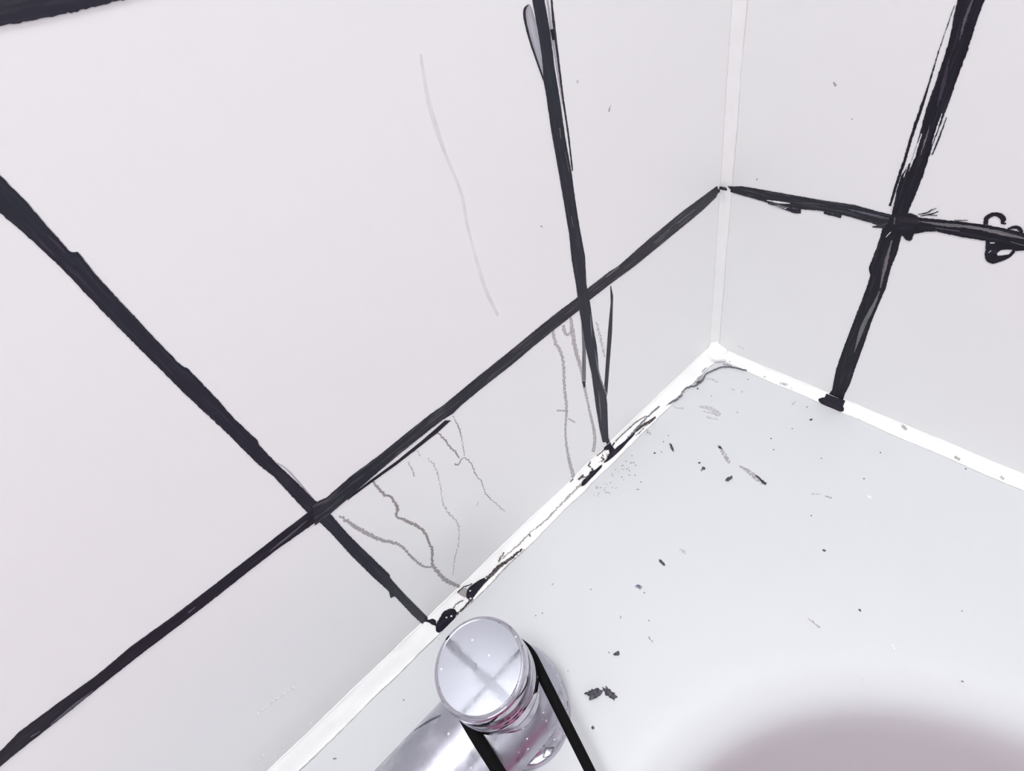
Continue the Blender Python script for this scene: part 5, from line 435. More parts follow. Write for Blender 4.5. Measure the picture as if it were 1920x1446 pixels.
('strip', 'crack', 'D', [(-7.0, -39.2), (-7.1, -38.5), (-7.5, -36.9), (-7.9, -34.6), (-8.6, -31.5), (-9.3, -28.8), (-9.9, -26.7), (-10.5, -25.1), (-11.2, -24.0), (-11.9, -22.8), (-12.7, -21.7), (-13.6, -20.6), (-14.6, -19.5), (-15.9, -18.5), (-17.5, -17.5), (-19.3, -16.6), (-21.4, -15.8), (-23.4, -15.0), (-25.3, -14.2), (-27.1, -13.5), (-28.8, -12.8), (-30.5, -12.5), (-32.3, -12.5), (-34.0, -12.8), (-35.8, -13.5), (-37.9, -14.0), (-40.1, -14.2), (-42.7, -14.3), (-45.5, -14.1), (-47.7, -13.6), (-49.5, -12.9), (-50.8, -12.0), (-51.7, -10.8), (-52.8, -9.8), (-54.3, -9.1), (-56.1, -8.6), (-58.2, -8.4), (-60.2, -8.4), (-61.9, -8.6), (-63.6, -9.0), (-65.0, -9.6), (-66.6, -9.9), (-68.2, -10.0), (-70.0, -9.9), (-71.8, -9.5), (-74.0, -9.0), (-76.4, -8.5), (-79.2, -7.9), (-82.3, -7.2), (-85.1, -6.7), (-87.8, -6.4), (-90.2, -6.3), (-92.4, -6.3), (-94.6, -6.4), (-97.0, -6.6), (-99.4, -6.9), (-101.9, -7.2), (-104.3, -7.4), (-106.6, -7.5), (-108.9, -7.5), (-111.1, -7.3), (-113.2, -7.3), (-115.3, -7.3), (-117.3, -7.4), (-119.2, -7.6), (-121.5, -7.5), (-124.2, -7.4), (-127.2, -7.0), (-130.5, -6.5), (-133.6, -6.2), (-136.6, -6.0), (-139.2, -6.1), (-141.7, -6.3), (-143.5, -6.4), (-144.8, -6.5), (-145.4, -6.5)], [(-7.6, -39.5), (-7.8, -38.7), (-8.1, -37.2), (-8.6, -34.9), (-9.3, -31.8), (-10.0, -29.2), (-10.7, -27.1), (-11.4, -25.5), (-12.0, -24.5), (-12.8, -23.4), (-13.6, -22.4), (-14.6, -21.4), (-15.6, -20.3), (-16.9, -19.3), (-18.4, -18.4), (-20.2, -17.5), (-22.3, -16.7), (-24.2, -15.9), (-26.1, -15.2), (-27.8, -14.5), (-29.4, -13.9), (-31.0, -13.6), (-32.7, -13.7), (-34.5, -14.1), (-36.2, -14.9), (-38.3, -15.5), (-40.6, -15.7), (-43.2, -15.6), (-46.1, -15.2), (-48.4, -14.7), (-50.3, -13.9), (-51.6, -12.9), (-52.5, -11.8), (-53.7, -10.9), (-55.1, -10.3), (-56.8, -9.9), (-58.8, -9.9), (-60.6, -10.0), (-62.3, -10.2), (-64.0, -10.7), (-65.5, -11.3), (-67.1, -11.7), (-68.8, -11.8), (-70.6, -11.6), (-72.6, -11.1), (-74.8, -10.6), (-77.2, -10.0), (-80.0, -9.3), (-83.0, -8.5), (-85.7, -8.0), (-88.3, -7.6), (-90.6, -7.4), (-92.7, -7.4), (-94.9, -7.5), (-97.2, -7.7), (-99.6, -7.9), (-102.1, -8.2), (-104.6, -8.4), (-106.9, -8.5), (-109.2, -8.5), (-111.4, -8.4), (-113.5, -8.3), (-115.6, -8.3), (-117.6, -8.4), (-119.6, -8.6), (-121.9, -8.6), (-124.5, -8.4), (-127.5, -8.0), (-130.8, -7.4), (-133.9, -7.0), (-136.8, -6.8), (-139.4, -6.8), (-141.8, -6.9), (-143.7, -7.0), (-144.9, -7.1), (-145.5, -7.1)], 'crack_grey', 0.2, 1.3, 'dark wavy crack beside the sealant'),
('strip', 'crack', 'C', [(-90.8, 0.48), (-91.7, 0.48), (-93.6, 0.47), (-96.5, 0.46), (-100.3, 0.45), (-103.9, 0.44), (-107.2, 0.44), (-110.4, 0.44), (-113.3, 0.45), (-116.2, 0.46), (-119.1, 0.47), (-122.0, 0.48), (-124.8, 0.49), (-127.6, 0.51), (-130.4, 0.52), (-133.1, 0.54), (-135.7, 0.56), (-138.3, 0.58), (-140.9, 0.6), (-143.6, 0.62), (-146.2, 0.64), (-148.2, 0.65), (-149.5, 0.66), (-150.2, 0.66)], [(-90.7, 0.59), (-91.6, 0.59), (-93.6, 0.58), (-96.4, 0.57), (-100.2, 0.55), (-103.8, 0.54), (-107.1, 0.53), (-110.2, 0.53), (-113.1, 0.54), (-116.0, 0.55), (-118.9, 0.56), (-121.8, 0.57), (-124.6, 0.57), (-127.4, 0.58), (-130.2, 0.6), (-132.8, 0.62), (-135.4, 0.64), (-138.1, 0.66), (-140.7, 0.68), (-143.4, 0.69), (-146.1, 0.7), (-148.1, 0.71), (-149.4, 0.71), (-150.1, 0.72)], 'crack_grey', 0.25, 0.65, None),
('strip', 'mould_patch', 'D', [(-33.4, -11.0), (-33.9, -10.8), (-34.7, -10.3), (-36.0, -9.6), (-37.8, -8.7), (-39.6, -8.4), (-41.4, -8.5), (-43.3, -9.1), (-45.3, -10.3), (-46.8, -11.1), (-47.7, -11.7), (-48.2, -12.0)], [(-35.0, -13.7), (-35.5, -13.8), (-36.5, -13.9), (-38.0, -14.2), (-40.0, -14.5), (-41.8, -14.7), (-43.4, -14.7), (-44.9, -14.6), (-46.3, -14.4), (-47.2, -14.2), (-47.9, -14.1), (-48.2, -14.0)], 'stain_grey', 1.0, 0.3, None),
('strip', 'mould_fleck', 'D', [(-45.2, -12.9), (-45.1, -13.0), (-44.9, -13.2), (-44.5, -13.5), (-44.1, -13.9), (-43.5, -14.3), (-42.8, -14.7), (-41.8, -15.1), (-40.8, -15.4), (-39.9, -15.6), (-39.4, -15.8), (-39.1, -15.9)], [(-44.3, -11.9), (-44.1, -12.0), (-43.8, -12.1), (-43.3, -12.2), (-42.7, -12.4), (-42.0, -12.6), (-41.2, -13.0), (-40.4, -13.5), (-39.6, -14.0), (-38.9, -14.4), (-38.5, -14.7), (-38.3, -14.9)], 'ink_worn', 0.3, 0.45, None),
('strip', 'mould_patch', 'C', [(-23.3, 0.86), (-31.3, 0.86)], [(-23.1, 0.94), (-31.2, 0.94)], 'stain_grey', 0.3, 0.6, None),
('strip', 'mould_fleck', 'C', [(-115.2, 0.62), (-113.9, 0.73)], [(-112.8, 0.56), (-112.4, 0.69)], 'stain_brown', 0.2, 0.7, None),
('strip', 'mould_fleck', 'D', [(-111.5, -8.6), (-109.1, -8.9)], [(-110.4, -6.6), (-108.3, -7.4)], 'ink_worn', 0.2, 0.5, None),
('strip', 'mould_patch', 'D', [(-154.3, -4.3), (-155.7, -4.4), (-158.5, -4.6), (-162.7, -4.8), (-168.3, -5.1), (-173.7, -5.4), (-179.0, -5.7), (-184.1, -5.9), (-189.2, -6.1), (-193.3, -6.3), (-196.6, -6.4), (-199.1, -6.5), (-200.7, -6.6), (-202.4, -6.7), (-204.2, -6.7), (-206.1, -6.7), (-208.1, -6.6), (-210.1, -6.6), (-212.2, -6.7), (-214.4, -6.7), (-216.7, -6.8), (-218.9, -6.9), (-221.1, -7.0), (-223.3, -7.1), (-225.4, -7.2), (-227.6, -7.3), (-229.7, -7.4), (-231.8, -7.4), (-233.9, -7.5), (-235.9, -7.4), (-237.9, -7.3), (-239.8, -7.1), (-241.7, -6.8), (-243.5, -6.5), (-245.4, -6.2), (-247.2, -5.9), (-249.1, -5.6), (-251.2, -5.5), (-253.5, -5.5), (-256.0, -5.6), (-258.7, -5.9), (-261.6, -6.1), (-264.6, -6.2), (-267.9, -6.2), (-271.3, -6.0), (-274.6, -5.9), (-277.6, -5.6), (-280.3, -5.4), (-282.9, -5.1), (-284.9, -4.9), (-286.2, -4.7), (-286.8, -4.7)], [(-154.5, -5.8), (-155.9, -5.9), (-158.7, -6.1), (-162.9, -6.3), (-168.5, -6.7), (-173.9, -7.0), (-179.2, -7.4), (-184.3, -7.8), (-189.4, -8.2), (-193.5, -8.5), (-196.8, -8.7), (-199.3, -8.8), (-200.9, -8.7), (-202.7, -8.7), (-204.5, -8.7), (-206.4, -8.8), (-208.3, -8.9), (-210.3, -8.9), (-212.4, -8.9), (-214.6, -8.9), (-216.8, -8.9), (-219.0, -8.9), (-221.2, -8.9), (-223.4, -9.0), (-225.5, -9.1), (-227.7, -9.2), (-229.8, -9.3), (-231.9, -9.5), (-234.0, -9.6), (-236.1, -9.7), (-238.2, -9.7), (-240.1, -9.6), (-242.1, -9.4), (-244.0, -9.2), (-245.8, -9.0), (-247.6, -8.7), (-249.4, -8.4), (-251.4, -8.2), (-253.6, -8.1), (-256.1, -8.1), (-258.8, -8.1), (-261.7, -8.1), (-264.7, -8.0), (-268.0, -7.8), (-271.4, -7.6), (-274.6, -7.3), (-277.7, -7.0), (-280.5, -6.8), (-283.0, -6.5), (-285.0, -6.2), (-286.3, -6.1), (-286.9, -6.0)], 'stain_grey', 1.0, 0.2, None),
('strip', 'mould_patch', 'C', [(-156.7, 0.39), (-158.1, 0.4), (-160.8, 0.41), (-164.9, 0.43), (-170.3, 0.45), (-175.6, 0.47), (-180.8, 0.49), (-185.8, 0.51), (-190.7, 0.53), (-194.8, 0.55), (-198.0, 0.56), (-200.4, 0.57), (-202.1, 0.57), (-203.8, 0.58), (-205.6, 0.58), (-207.4, 0.58), (-209.4, 0.58), (-211.4, 0.58), (-213.5, 0.58), (-215.6, 0.59), (-217.8, 0.6), (-220.0, 0.61), (-222.2, 0.62), (-224.4, 0.62), (-226.5, 0.62), (-228.6, 0.63), (-230.7, 0.63), (-232.8, 0.64), (-234.9, 0.65), (-236.9, 0.65), (-238.9, 0.65), (-240.8, 0.64), (-242.8, 0.62), (-244.7, 0.61), (-246.6, 0.59), (-248.4, 0.57), (-250.3, 0.56), (-252.3, 0.55), (-254.6, 0.54), (-257.1, 0.55), (-259.7, 0.56), (-262.6, 0.56), (-265.6, 0.56), (-268.9, 0.56), (-272.3, 0.55), (-275.5, 0.54), (-278.5, 0.52), (-281.3, 0.5), (-283.9, 0.49), (-285.8, 0.47), (-287.1, 0.46), (-287.8, 0.46)], [(-156.5, 0.46), (-157.9, 0.47), (-160.7, 0.48), (-164.7, 0.5), (-170.2, 0.52), (-175.4, 0.54), (-180.6, 0.57), (-185.6, 0.59), (-190.5, 0.62), (-194.6, 0.64), (-197.8, 0.65), (-200.3, 0.66), (-201.9, 0.65), (-203.6, 0.65), (-205.4, 0.65), (-207.3, 0.66), (-209.2, 0.66), (-211.3, 0.67), (-213.3, 0.67), (-215.5, 0.66), (-217.8, 0.66), (-220.0, 0.66), (-222.1, 0.66), (-224.3, 0.67), (-226.4, 0.68), (-228.5, 0.69), (-230.6, 0.7), (-232.7, 0.71), (-234.8, 0.71), (-236.8, 0.72), (-238.8, 0.71), (-240.8, 0.7), (-242.8, 0.69), (-244.7, 0.67), (-246.6, 0.65), (-248.4, 0.63), (-250.3, 0.6), (-252.3, 0.59), (-254.6, 0.58), (-257.0, 0.59), (-259.7, 0.61), (-262.5, 0.62), (-265.6, 0.62), (-268.8, 0.61), (-272.3, 0.59), (-275.5, 0.57), (-278.5, 0.55), (-281.3, 0.54), (-283.9, 0.52), (-285.8, 0.5), (-287.1, 0.49), (-287.8, 0.49)], 'stain_brown', 0.5, 0.6, None),
('strip', 'mould_fleck', 'C', [(-257.0, 0.57), (-256.9, 0.57), (-256.9, 0.58), (-256.7, 0.59), (-256.6, 0.61), (-256.5, 0.63), (-256.4, 0.65), (-256.5, 0.67), (-256.6, 0.69), (-256.7, 0.7), (-256.7, 0.71), (-256.8, 0.72)], [(-256.3, 0.54), (-256.2, 0.54), (-256.1, 0.56), (-256.0, 0.57), (-255.8, 0.6), (-255.6, 0.63), (-255.6, 0.65), (-255.7, 0.68), (-255.8, 0.71), (-255.9, 0.73), (-255.9, 0.74), (-256.0, 0.75)], 'mould_brown', 0.1, 0.7, None),
('poly', 'ink_blot', 'E', [(-102.2, 0.78), (-103.4, 0.61), (-104.8, 0.48), (-106.2, 0.41), (-109.5, 0.36), (-114.5, 0.35), (-118.2, 0.41), (-120.6, 0.55), (-122.0, 0.71), (-122.4, 0.88), (-121.3, 1.01), (-118.9, 1.08), (-115.4, 1.14), (-110.8, 1.16), (-106.8, 1.1), (-103.3, 0.95)], None, 'ink_black', 0.1, 0.7, None),
('strip', 'ink_stroke', 'E', [(-105.7, 0.46), (-120.4, 0.56)], [(-105.3, 0.1), (-119.8, 0.02)], 'ink_black', 0.2, 0.6, None),
('strip', 'ink_stroke', 'R', [(-101.6, 3.8), (-106.7, 1.1)], [(-101.8, 4.4), (-107.0, 3.0)], 'ink_black', 0.2, 0.4, None),
('strip', 'crack', 'D', [(-5.9, -37.3), (-5.8, -39.0), (-5.6, -42.2), (-5.3, -47.1), (-5.0, -53.4), (-4.7, -59.7), (-4.5, -65.8), (-4.3, -71.8), (-4.3, -77.6), (-4.3, -83.0), (-4.6, -88.0), (-4.9, -92.6), (-5.4, -96.7), (-5.8, -99.8), (-6.0, -101.8), (-6.2, -102.9)], [(-4.6, -36.9), (-4.5, -38.6), (-4.4, -41.8), (-4.2, -46.7), (-3.9, -53.1), (-3.6, -59.4), (-3.4, -65.5), (-3.3, -71.5), (-3.3, -77.4), (-3.4, -82.8), (-3.7, -87.8), (-4.1, -92.4), (-4.7, -96.6), (-5.1, -99.7), (-5.4, -101.8), (-5.6, -102.8)], 'stain_grey', 0.2, 0.3, None),
('strip', 'crack', 'D', [(-6.9, -124.2), (-6.9, -125.6), (-6.8, -128.3), (-6.6, -132.4), (-6.4, -137.7), (-6.2, -143.0), (-6.0, -148.4), (-5.9, -153.8), (-5.9, -159.3), (-5.8, -164.6), (-5.8, -169.9), (-5.9, -175.1), (-5.9, -180.3), (-6.0, -184.9), (-6.1, -189.0), (-6.2, -192.7), (-6.4, -196.0), (-6.4, -199.4), (-6.4, -202.9), (-6.3, -206.6), (-6.1, -210.3), (-5.9, -214.5), (-5.6, -219.1), (-5.3, -224.0), (-5.0, -229.3), (-4.7, -233.1), (-4.5, -235.7), (-4.4, -237.0)], [(-6.4, -124.1), (-6.3, -125.5), (-6.2, -128.2), (-6.0, -132.3), (-5.8, -137.6), (-5.6, -142.9), (-5.4, -148.3), (-5.3, -153.7), (-5.1, -159.2), (-5.0, -164.5), (-5.0, -169.8), (-4.9, -175.0), (-4.9, -180.2), (-4.9, -184.8), (-5.0, -188.9), (-5.0, -192.6), (-5.0, -195.9), (-5.0, -199.3), (-4.9, -202.8), (-4.8, -206.4), (-4.6, -210.2), (-4.4, -214.4), (-4.2, -218.9), (-3.9, -223.9), (-3.5, -229.1), (-3.3, -233.0), (-3.1, -235.6), (-3.0, -236.9)], 'stain_grey', 0.4, 0.3, None),
('strip', 'mould_fleck', 'E', [(-70.0, 0.93), (-76.4, 0.78)], [(-69.5, 0.75), (-75.9, 0.6)], 'stain_grey', 0.4, 0.6, None),
('strip', 'mould_fleck', 'E', [(-78.9, 0.86), (-80.8, 0.97)], [(-79.2, 0.77), (-81.2, 0.89)], 'stain_grey', 0.4, 0.6, None),
('strip', 'mould_fleck', 'E', [(-54.7, 0.9), (-56.8, 0.92)], [(-54.7, 0.81), (-56.7, 0.82)], 'stain_grey', 0.4, 0.6, None),
('strip', 'mould_fleck', 'E', [(-196.7, 0.8), (-200.1, 0.86)], [(-196.6, 0.64), (-200.1, 0.7)], 'stain_grey', 0.4, 0.6, None),
('strip', 'mould_fleck', 'E', [(-222.7, 0.8), (-224.9, 0.91)], [(-222.9, 0.66), (-225.1, 0.78)], 'stain_grey', 0.4, 0.6, None),
('strip', 'mould_fleck', 'E', [(-160.4, 0.16), (-164.2, 0.37)], [(-160.9, -0.03), (-164.7, 0.19)], 'stain_grey', 0.4, 0.6, None),
('strip', 'mould_fleck', 'D', [(-11.7, -17.8), (-10.7, -28.0)], [(-10.4, -17.3), (-9.4, -27.6)], 'stain_grey', 0.2, 1.6, None),
('strip', 'mould_fleck', 'D', [(-13.9, -0.8), (-14.3, -2.8)], [(-11.9, -0.4), (-12.4, -2.4)], 'stain_grey', 0.2, 1.6, None),
('strip', 'mould_fleck', 'D', [(-12.0, -8.4), (-11.8, -10.0)], [(-10.7, -7.9), (-10.5, -9.5)], 'stain_grey', 0.2, 1.6, None),
('strip', 'mould_fleck', 'D', [(-6.7, -21.2), (-6.8, -22.3)], [(-5.4, -20.8), (-5.5, -22.0)], 'stain_grey', 0.2, 1.6, None),
('strip', 'mould_fleck', 'L', [(-7.5, 170.8), (-5.9, 167.9)], [(-5.9, 170.4), (-4.3, 167.5)], 'ink_worn', 0.1, 4.9, None),
('strip', 'mould_fleck', 'L', [(-2.0, 169.4), (-0.2, 165.7)], [(-0.3, 168.9), (1.5, 165.1)], 'ink_worn', 0.1, 5.6, None),
('strip', 'dirt_smear', 'D', [(-94.5, -65.8), (-94.7, -66.0), (-95.0, -66.5), (-95.4, -67.3), (-96.0, -68.3), (-96.7, -69.3), (-97.5, -70.4), (-98.4, -71.7), (-99.4, -72.9), (-100.4, -74.3), (-101.4, -75.9), (-102.4, -77.6), (-103.4, -79.4), (-104.2, -80.8), (-104.7, -81.7), (-104.9, -82.1)], [(-93.1, -66.0), (-93.2, -66.3), (-93.4, -66.8), (-93.6, -67.6), (-94.0, -68.7), (-94.5, -69.8), (-95.0, -71.0), (-95.7, -72.4), (-96.3, -73.8), (-97.2, -75.2), (-98.2, -76.8), (-99.4, -78.5), (-100.7, -80.2), (-101.7, -81.5), (-102.4, -82.4), (-102.7, -82.8)], 'stain_grey', 0.8, 0.12, None),
('strip', 'dirt_smear', 'D', [(-95.7, -67.4), (-95.4, -70.1)], [(-94.1, -67.1), (-94.3, -69.9)], 'ink_worn', 0.8, 0.12, None),
('strip', 'dirt_smear', 'D', [(-101.8, -89.2), (-101.9, -89.6), (-102.0, -90.3), (-102.1, -91.4), (-102.2, -92.9), (-102.5, -94.4), (-102.8, -96.0), (-103.3, -97.6), (-103.8, -99.3), (-104.3, -100.9), (-104.8, -102.6), (-105.1, -104.3), (-105.4, -106.0), (-105.6, -107.6), (-105.7, -109.0), (-105.7, -110.3), (-105.5, -111.5), (-105.4, -112.3), (-105.3, -112.9), (-105.2, -113.2)], [(-100.8, -89.0), (-100.8, -89.4), (-100.6, -90.1), (-100.3, -91.2), (-100.0, -92.6), (-99.8, -94.1), (-99.7, -95.7), (-99.8, -97.4), (-100.0, -99.1), (-100.3, -100.8), (-100.6, -102.5), (-101.0, -104.2), (-101.4, -105.8), (-101.7, -107.3), (-101.9, -108.6), (-102.0, -109.9), (-101.9, -110.9), (-101.9, -111.7), (-101.9, -112.3), (-101.9, -112.6)], 'stain_grey', 0.8, 0.12, None),
('strip', 'dirt_smear', 'D', [(-101.9, -103.1), (-101.9, -103.3), (-102.0, -103.7), (-102.1, -104.2), (-102.2, -104.9), (-102.5, -105.8), (-102.8, -106.7), (-103.3, -107.6), (-103.9, -108.7), (-104.3, -109.6), (-104.5, -110.5), (-104.6, -111.2), (-104.4, -111.9), (-104.3, -112.4), (-104.2, -112.8), (-104.1, -112.9)], [(-100.9, -103.0), (-100.9, -103.2), (-100.9, -103.6), (-100.9, -104.2), (-101.0, -105.0), (-101.1, -105.8), (-101.3, -106.7), (-101.7, -107.7), (-102.2, -108.7), (-102.5, -109.6), (-102.7, -110.4), (-102.7, -111.0), (-102.5, -111.6), (-102.4, -112.0), (-102.3, -112.3), (-102.2, -112.4)], 'ink_worn', 0.4, 0.12, None),
('strip', 'dirt_smear', 'D', [(-68.1, -31.1), (-67.9, -31.5), (-67.7, -32.4), (-67.4, -33.6), (-67.0, -35.3), (-66.7, -36.9), (-66.5, -38.6), (-66.3, -40.2), (-66.3, -41.9), (-66.4, -43.5), (-66.4, -45.0), (-66.5, -46.5), (-66.7, -47.8), (-66.8, -48.9), (-66.8, -49.6), (-66.9, -49.9)], [(-66.4, -30.2), (-66.1, -30.6), (-65.6, -31.3), (-64.9, -32.4), (-63.9, -33.9), (-63.0, -35.5), (-62.4, -37.1), (-61.9, -38.9), (-61.6, -40.7), (-61.5, -42.5), (-61.8, -44.2), (-62.2, -45.8), (-63.0, -47.4), (-63.5, -48.6), (-63.9, -49.4), (-64.1, -49.8)], 'stain_faint', 0.8, 0.12, None),
('strip', 'dirt_smear', 'D', [(-70.2, -35.7), (-70.2, -36.0), (-70.1, -36.6), (-70.0, -37.5), (-69.9, -38.7), (-69.7, -39.8), (-69.3, -40.9), (-68.8, -42.0), (-68.1, -43.1), (-67.7, -44.2), (-67.6, -45.3), (-67.7, -46.4), (-68.0, -47.4), (-68.2, -48.2), (-68.4, -48.8), (-68.4, -49.0)], [(-69.6, -35.5), (-69.6, -35.8), (-69.4, -36.3), (-69.3, -37.2), (-69.0, -38.3), (-68.7, -39.4), (-68.3, -40.5), (-67.8, -41.6), (-67.2, -42.8), (-66.8, -43.9), (-66.7, -45.1), (-66.7, -46.2), (-67.0, -47.3), (-67.1, -48.1), (-67.3, -48.7), (-67.3, -49.0)], 'stain_grey', 0.8, 0.12, None),
('strip', 'dirt_smear', 'D', [(-74.9, -42.4), (-74.8, -42.7), (-74.6, -43.4), (-74.4, -44.4), (-74.0, -45.7), (-73.6, -46.9), (-73.2, -48.0), (-72.6, -48.9), (-72.0, -49.8), (-71.6, -50.4), (-71.3, -50.8), (-71.1, -51.1)], [(-73.2, -41.8), (-73.1, -42.1), (-72.9, -42.7), (-72.7, -43.7), (-72.4, -45.0), (-72.1, -46.2), (-71.7, -47.3), (-71.4, -48.4), (-71.1, -49.3), (-70.8, -50.1), (-70.7, -50.5), (-70.6, -50.8)], 'stain_faint', 0.8, 0.12, None),
('strip', 'dirt_smear', 'D', [(-35.1, -16.8), (-35.0, -17.1), (-34.9, -17.7), (-34.6, -18.6), (-34.4, -19.8), (-34.2, -21.1), (-34.2, -22.4), (-34.2, -23.8), (-34.5, -25.2), (-34.6, -26.2), (-34.7, -26.9), (-34.8, -27.2)], [(-33.8, -16.2), (-33.7, -16.5), (-33.5, -17.1), (-33.2, -18.0), (-32.7, -19.2), (-32.4, -20.5), (-32.3, -21.9), (-32.4, -23.3), (-32.6, -24.7), (-32.7, -25.8), (-32.8, -26.5), (-32.9, -26.9)], 'stain_faint', 0.8, 0.12, None),
('strip', 'dirt_smear', 'D', [(-80.6, -12.3), (-80.6, -12.6), (-80.7, -13.1), (-80.8, -13.8), (-80.9, -14.8), (-80.8, -15.9), (-80.4, -17.1), (-79.8, -18.4), (-79.0, -19.8), (-78.4, -20.9), (-77.9, -21.5), (-77.7, -21.9)], [(-79.4, -12.2), (-79.5, -12.4), (-79.6, -12.9), (-79.8, -13.6), (-80.1, -14.6), (-80.0, -15.6), (-79.6, -16.6), (-78.7, -17.7), (-77.5, -18.8), (-76.6, -19.6), (-76.0, -20.1), (-75.7, -20.4)], 'stain_faint', 0.8, 0.12, None),
('strip', 'dirt_smear', 'D', [(-34.9, -40.1), (-33.8, -44.3)], [(-33.7, -39.6), (-32.6, -43.8)], 'stain_faint', 0.8, 0.12, None),
('strip', 'dirt_smear', 'D', [(-30.0, -49.0), (-32.7, -49.1)], [(-30.3, -49.9), (-33.0, -50.1)], 'stain_faint', 0.8, 0.12, None),
('strip', 'dirt_smear', 'D', [(-116.8, -9.1), (-116.9, -9.3), (-117.0, -9.7), (-117.2, -10.3), (-117.5, -11.0), (-117.7, -11.9), (-117.9, -12.7), (-118.0, -13.6), (-118.0, -14.5), (-118.0, -15.2), (-118.0, -15.7), (-118.0, -15.9)], [(-115.7, -9.0), (-115.7, -9.1), (-115.6, -9.5), (-115.5, -10.1), (-115.4, -10.8), (-115.4, -11.6), (-115.5, -12.4), (-115.7, -13.3), (-115.9, -14.3), (-116.2, -15.0), (-116.3, -15.5), (-116.4, -15.8)], 'stain_faint', 0.8, 0.12, None),
('strip', 'dirt_smear', 'D', [(-118.8, -12.2), (-118.3, -17.2)], [(-118.0, -11.9), (-117.5, -17.0)], 'stain_grey', 0.8, 0.12, None),
('strip', 'dirt_smear', 'D', [(-16.4, -88.7), (-22.9, -88.6)], [(-16.9, -89.6), (-23.1, -89.0)], 'stain_grey', 0.8, 0.12, None),
('strip', 'dirt_smear', 'D', [(-175.0, -180.1), (-175.0, -180.3), (-175.1, -180.8), (-175.1, -181.6), (-175.2, -182.6), (-175.3, -183.6), (-175.4, -184.5), (-175.5, -185.5), (-175.6, -186.4), (-175.7, -187.1), (-175.7, -187.5), (-175.7, -187.8)], [(-174.6, -180.1), (-174.6, -180.4), (-174.6, -180.9), (-174.6, -181.6), (-174.5, -182.6), (-174.5, -183.6), (-174.5, -184.6), (-174.5, -185.5), (-174.6, -186.4), (-174.6, -187.1), (-174.7, -187.6), (-174.7, -187.8)], 'stain_faint2', 0.8, 0.12, None),
('strip', 'dirt_smear', 'D', [(-91.9, -140.6), (-88.7, -144.9)], [(-91.0, -140.2), (-87.9, -144.5)], 'stain_faint', 0.8, 0.12, None),
('strip', 'dirt_smear', 'D', [(-88.0, -148.1), (-86.6, -152.1)], [(-86.8, -147.8), (-85.5, -151.8)], 'stain_faint2', 0.8, 0.12, None),
('strip', 'dirt_smear', 'D', [(-231.4, -90.3), (-230.8, -94.2)], [(-228.3, -90.1), (-228.5, -94.1)], 'stain_blue', 0.8, 0.12, None),
('strip', 'dirt_smear', 'D', [(-252.5, -117.0), (-252.2, -121.2)], [(-250.4, -117.2), (-251.5, -121.3)], 'stain_grey', 0.8, 0.12, None),
('strip', 'dirt_smear', 'D', [(-189.2, -96.5), (-189.5, -101.6)], [(-188.0, -96.4), (-187.0, -101.3)], 'stain_faint', 0.8, 0.12, None),
('strip', 'dirt_smear', 'D', [(-114.0, -238.2), (-113.8, -239.0)], [(-112.5, -238.1), (-112.3, -238.9)], 'stain_faint2', 0.8, 0.12, None),
('strip', 'dirt_smear', 'D', [(-186.4, -216.6), (-186.0, -217.6)], [(-185.1, -216.4), (-184.7, -217.5)], 'stain_faint', 0.8, 0.12, None),
('strip', 'dirt_smear', 'D', [(-271.1, -45.1), (-270.9, -46.6)], [(-269.6, -44.8), (-269.4, -46.3)], 'stain_faint', 0.8, 0.12, None),
('strip', 'dirt_smear', 'D', [(-255.0, -95.9), (-254.7, -96.9)], [(-253.6, -95.5), (-253.3, -96.5)], 'stain_faint2', 0.8, 0.12, None),
('strip', 'dirt_smear', 'D', [(-304.1, -93.0), (-303.8, -93.9)], [(-303.2, -92.8), (-302.9, -93.6)], 'stain_faint', 0.8, 0.12, None),
('strip', 'dirt_smear', 'D', [(-69.6, -167.3), (-71.3, -170.9)], [(-68.7, -167.4), (-69.5, -171.1)], 'highlight_and_smear_white', 0.8, 0.12, None),
('strip', 'dirt_smear', 'D', [(-157.9, -219.3), (-159.6, -221.5)], [(-157.2, -219.5), (-158.3, -221.9)], 'highlight_and_smear_white', 0.8, 0.12, None),
('strip', 'dirt_smear', 'D', [(-435.5, -7.8), (-433.7, -7.8)], [(-435.8, -6.6), (-434.0, -6.6)], 'stain_grey', 0.8, 0.12, None),
('strip', 'dirt_smear', 'D', [(-447.4, -22.2), (-445.9, -22.5)], [(-447.7, -20.7), (-446.1, -21.0)], 'stain_blue', 0.8, 0.12, None),
('strip', 'dirt_smear', 'D', [(-123.7, -70.6), (-118.9, -71.1)], [(-122.7, -68.6), (-118.3, -69.8)], 'stain_blue', 0.8, 0.12, None),
('strip', 'dirt_smear', 'D', [(-162.2, -20.5), (-161.8, -20.9)], [(-161.7, -20.0), (-161.2, -20.4)], 'stain_brown', 0.1, 0.12, None),
('strip', 'dirt_smear', 'D', [(-194.4, -22.6), (-193.4, -22.6)], [(-194.3, -22.0), (-193.3, -22.0)], 'stain_grey', 0.1, 0.12, None),
('strip', 'dirt_smear', 'D', [(-159.8, -18.8), (-157.7, -19.3)], [(-159.4, -18.0), (-157.4, -18.4)], 'stain_brown', 0.1, 0.12, None),
('strip', 'dirt_smear', 'D', [(-187.7, -19.0), (-186.1, -19.2)], [(-187.5, -18.1), (-185.8, -18.3)], 'stain_grey', 0.1, 0.12, None),
('strip', 'dirt_smear', 'D', [(-187.1, -22.5), (-185.7, -23.0)], [(-186.9, -22.0), (-185.4, -22.5)], 'stain_brown', 0.1, 0.12, None),
('strip', 'dirt_smear', 'D', [(-169.8, -28.2), (-168.2, -28.8)], [(-169.5, -27.6), (-167.9, -28.2)], 'stain_grey', 0.1, 0.12, None),
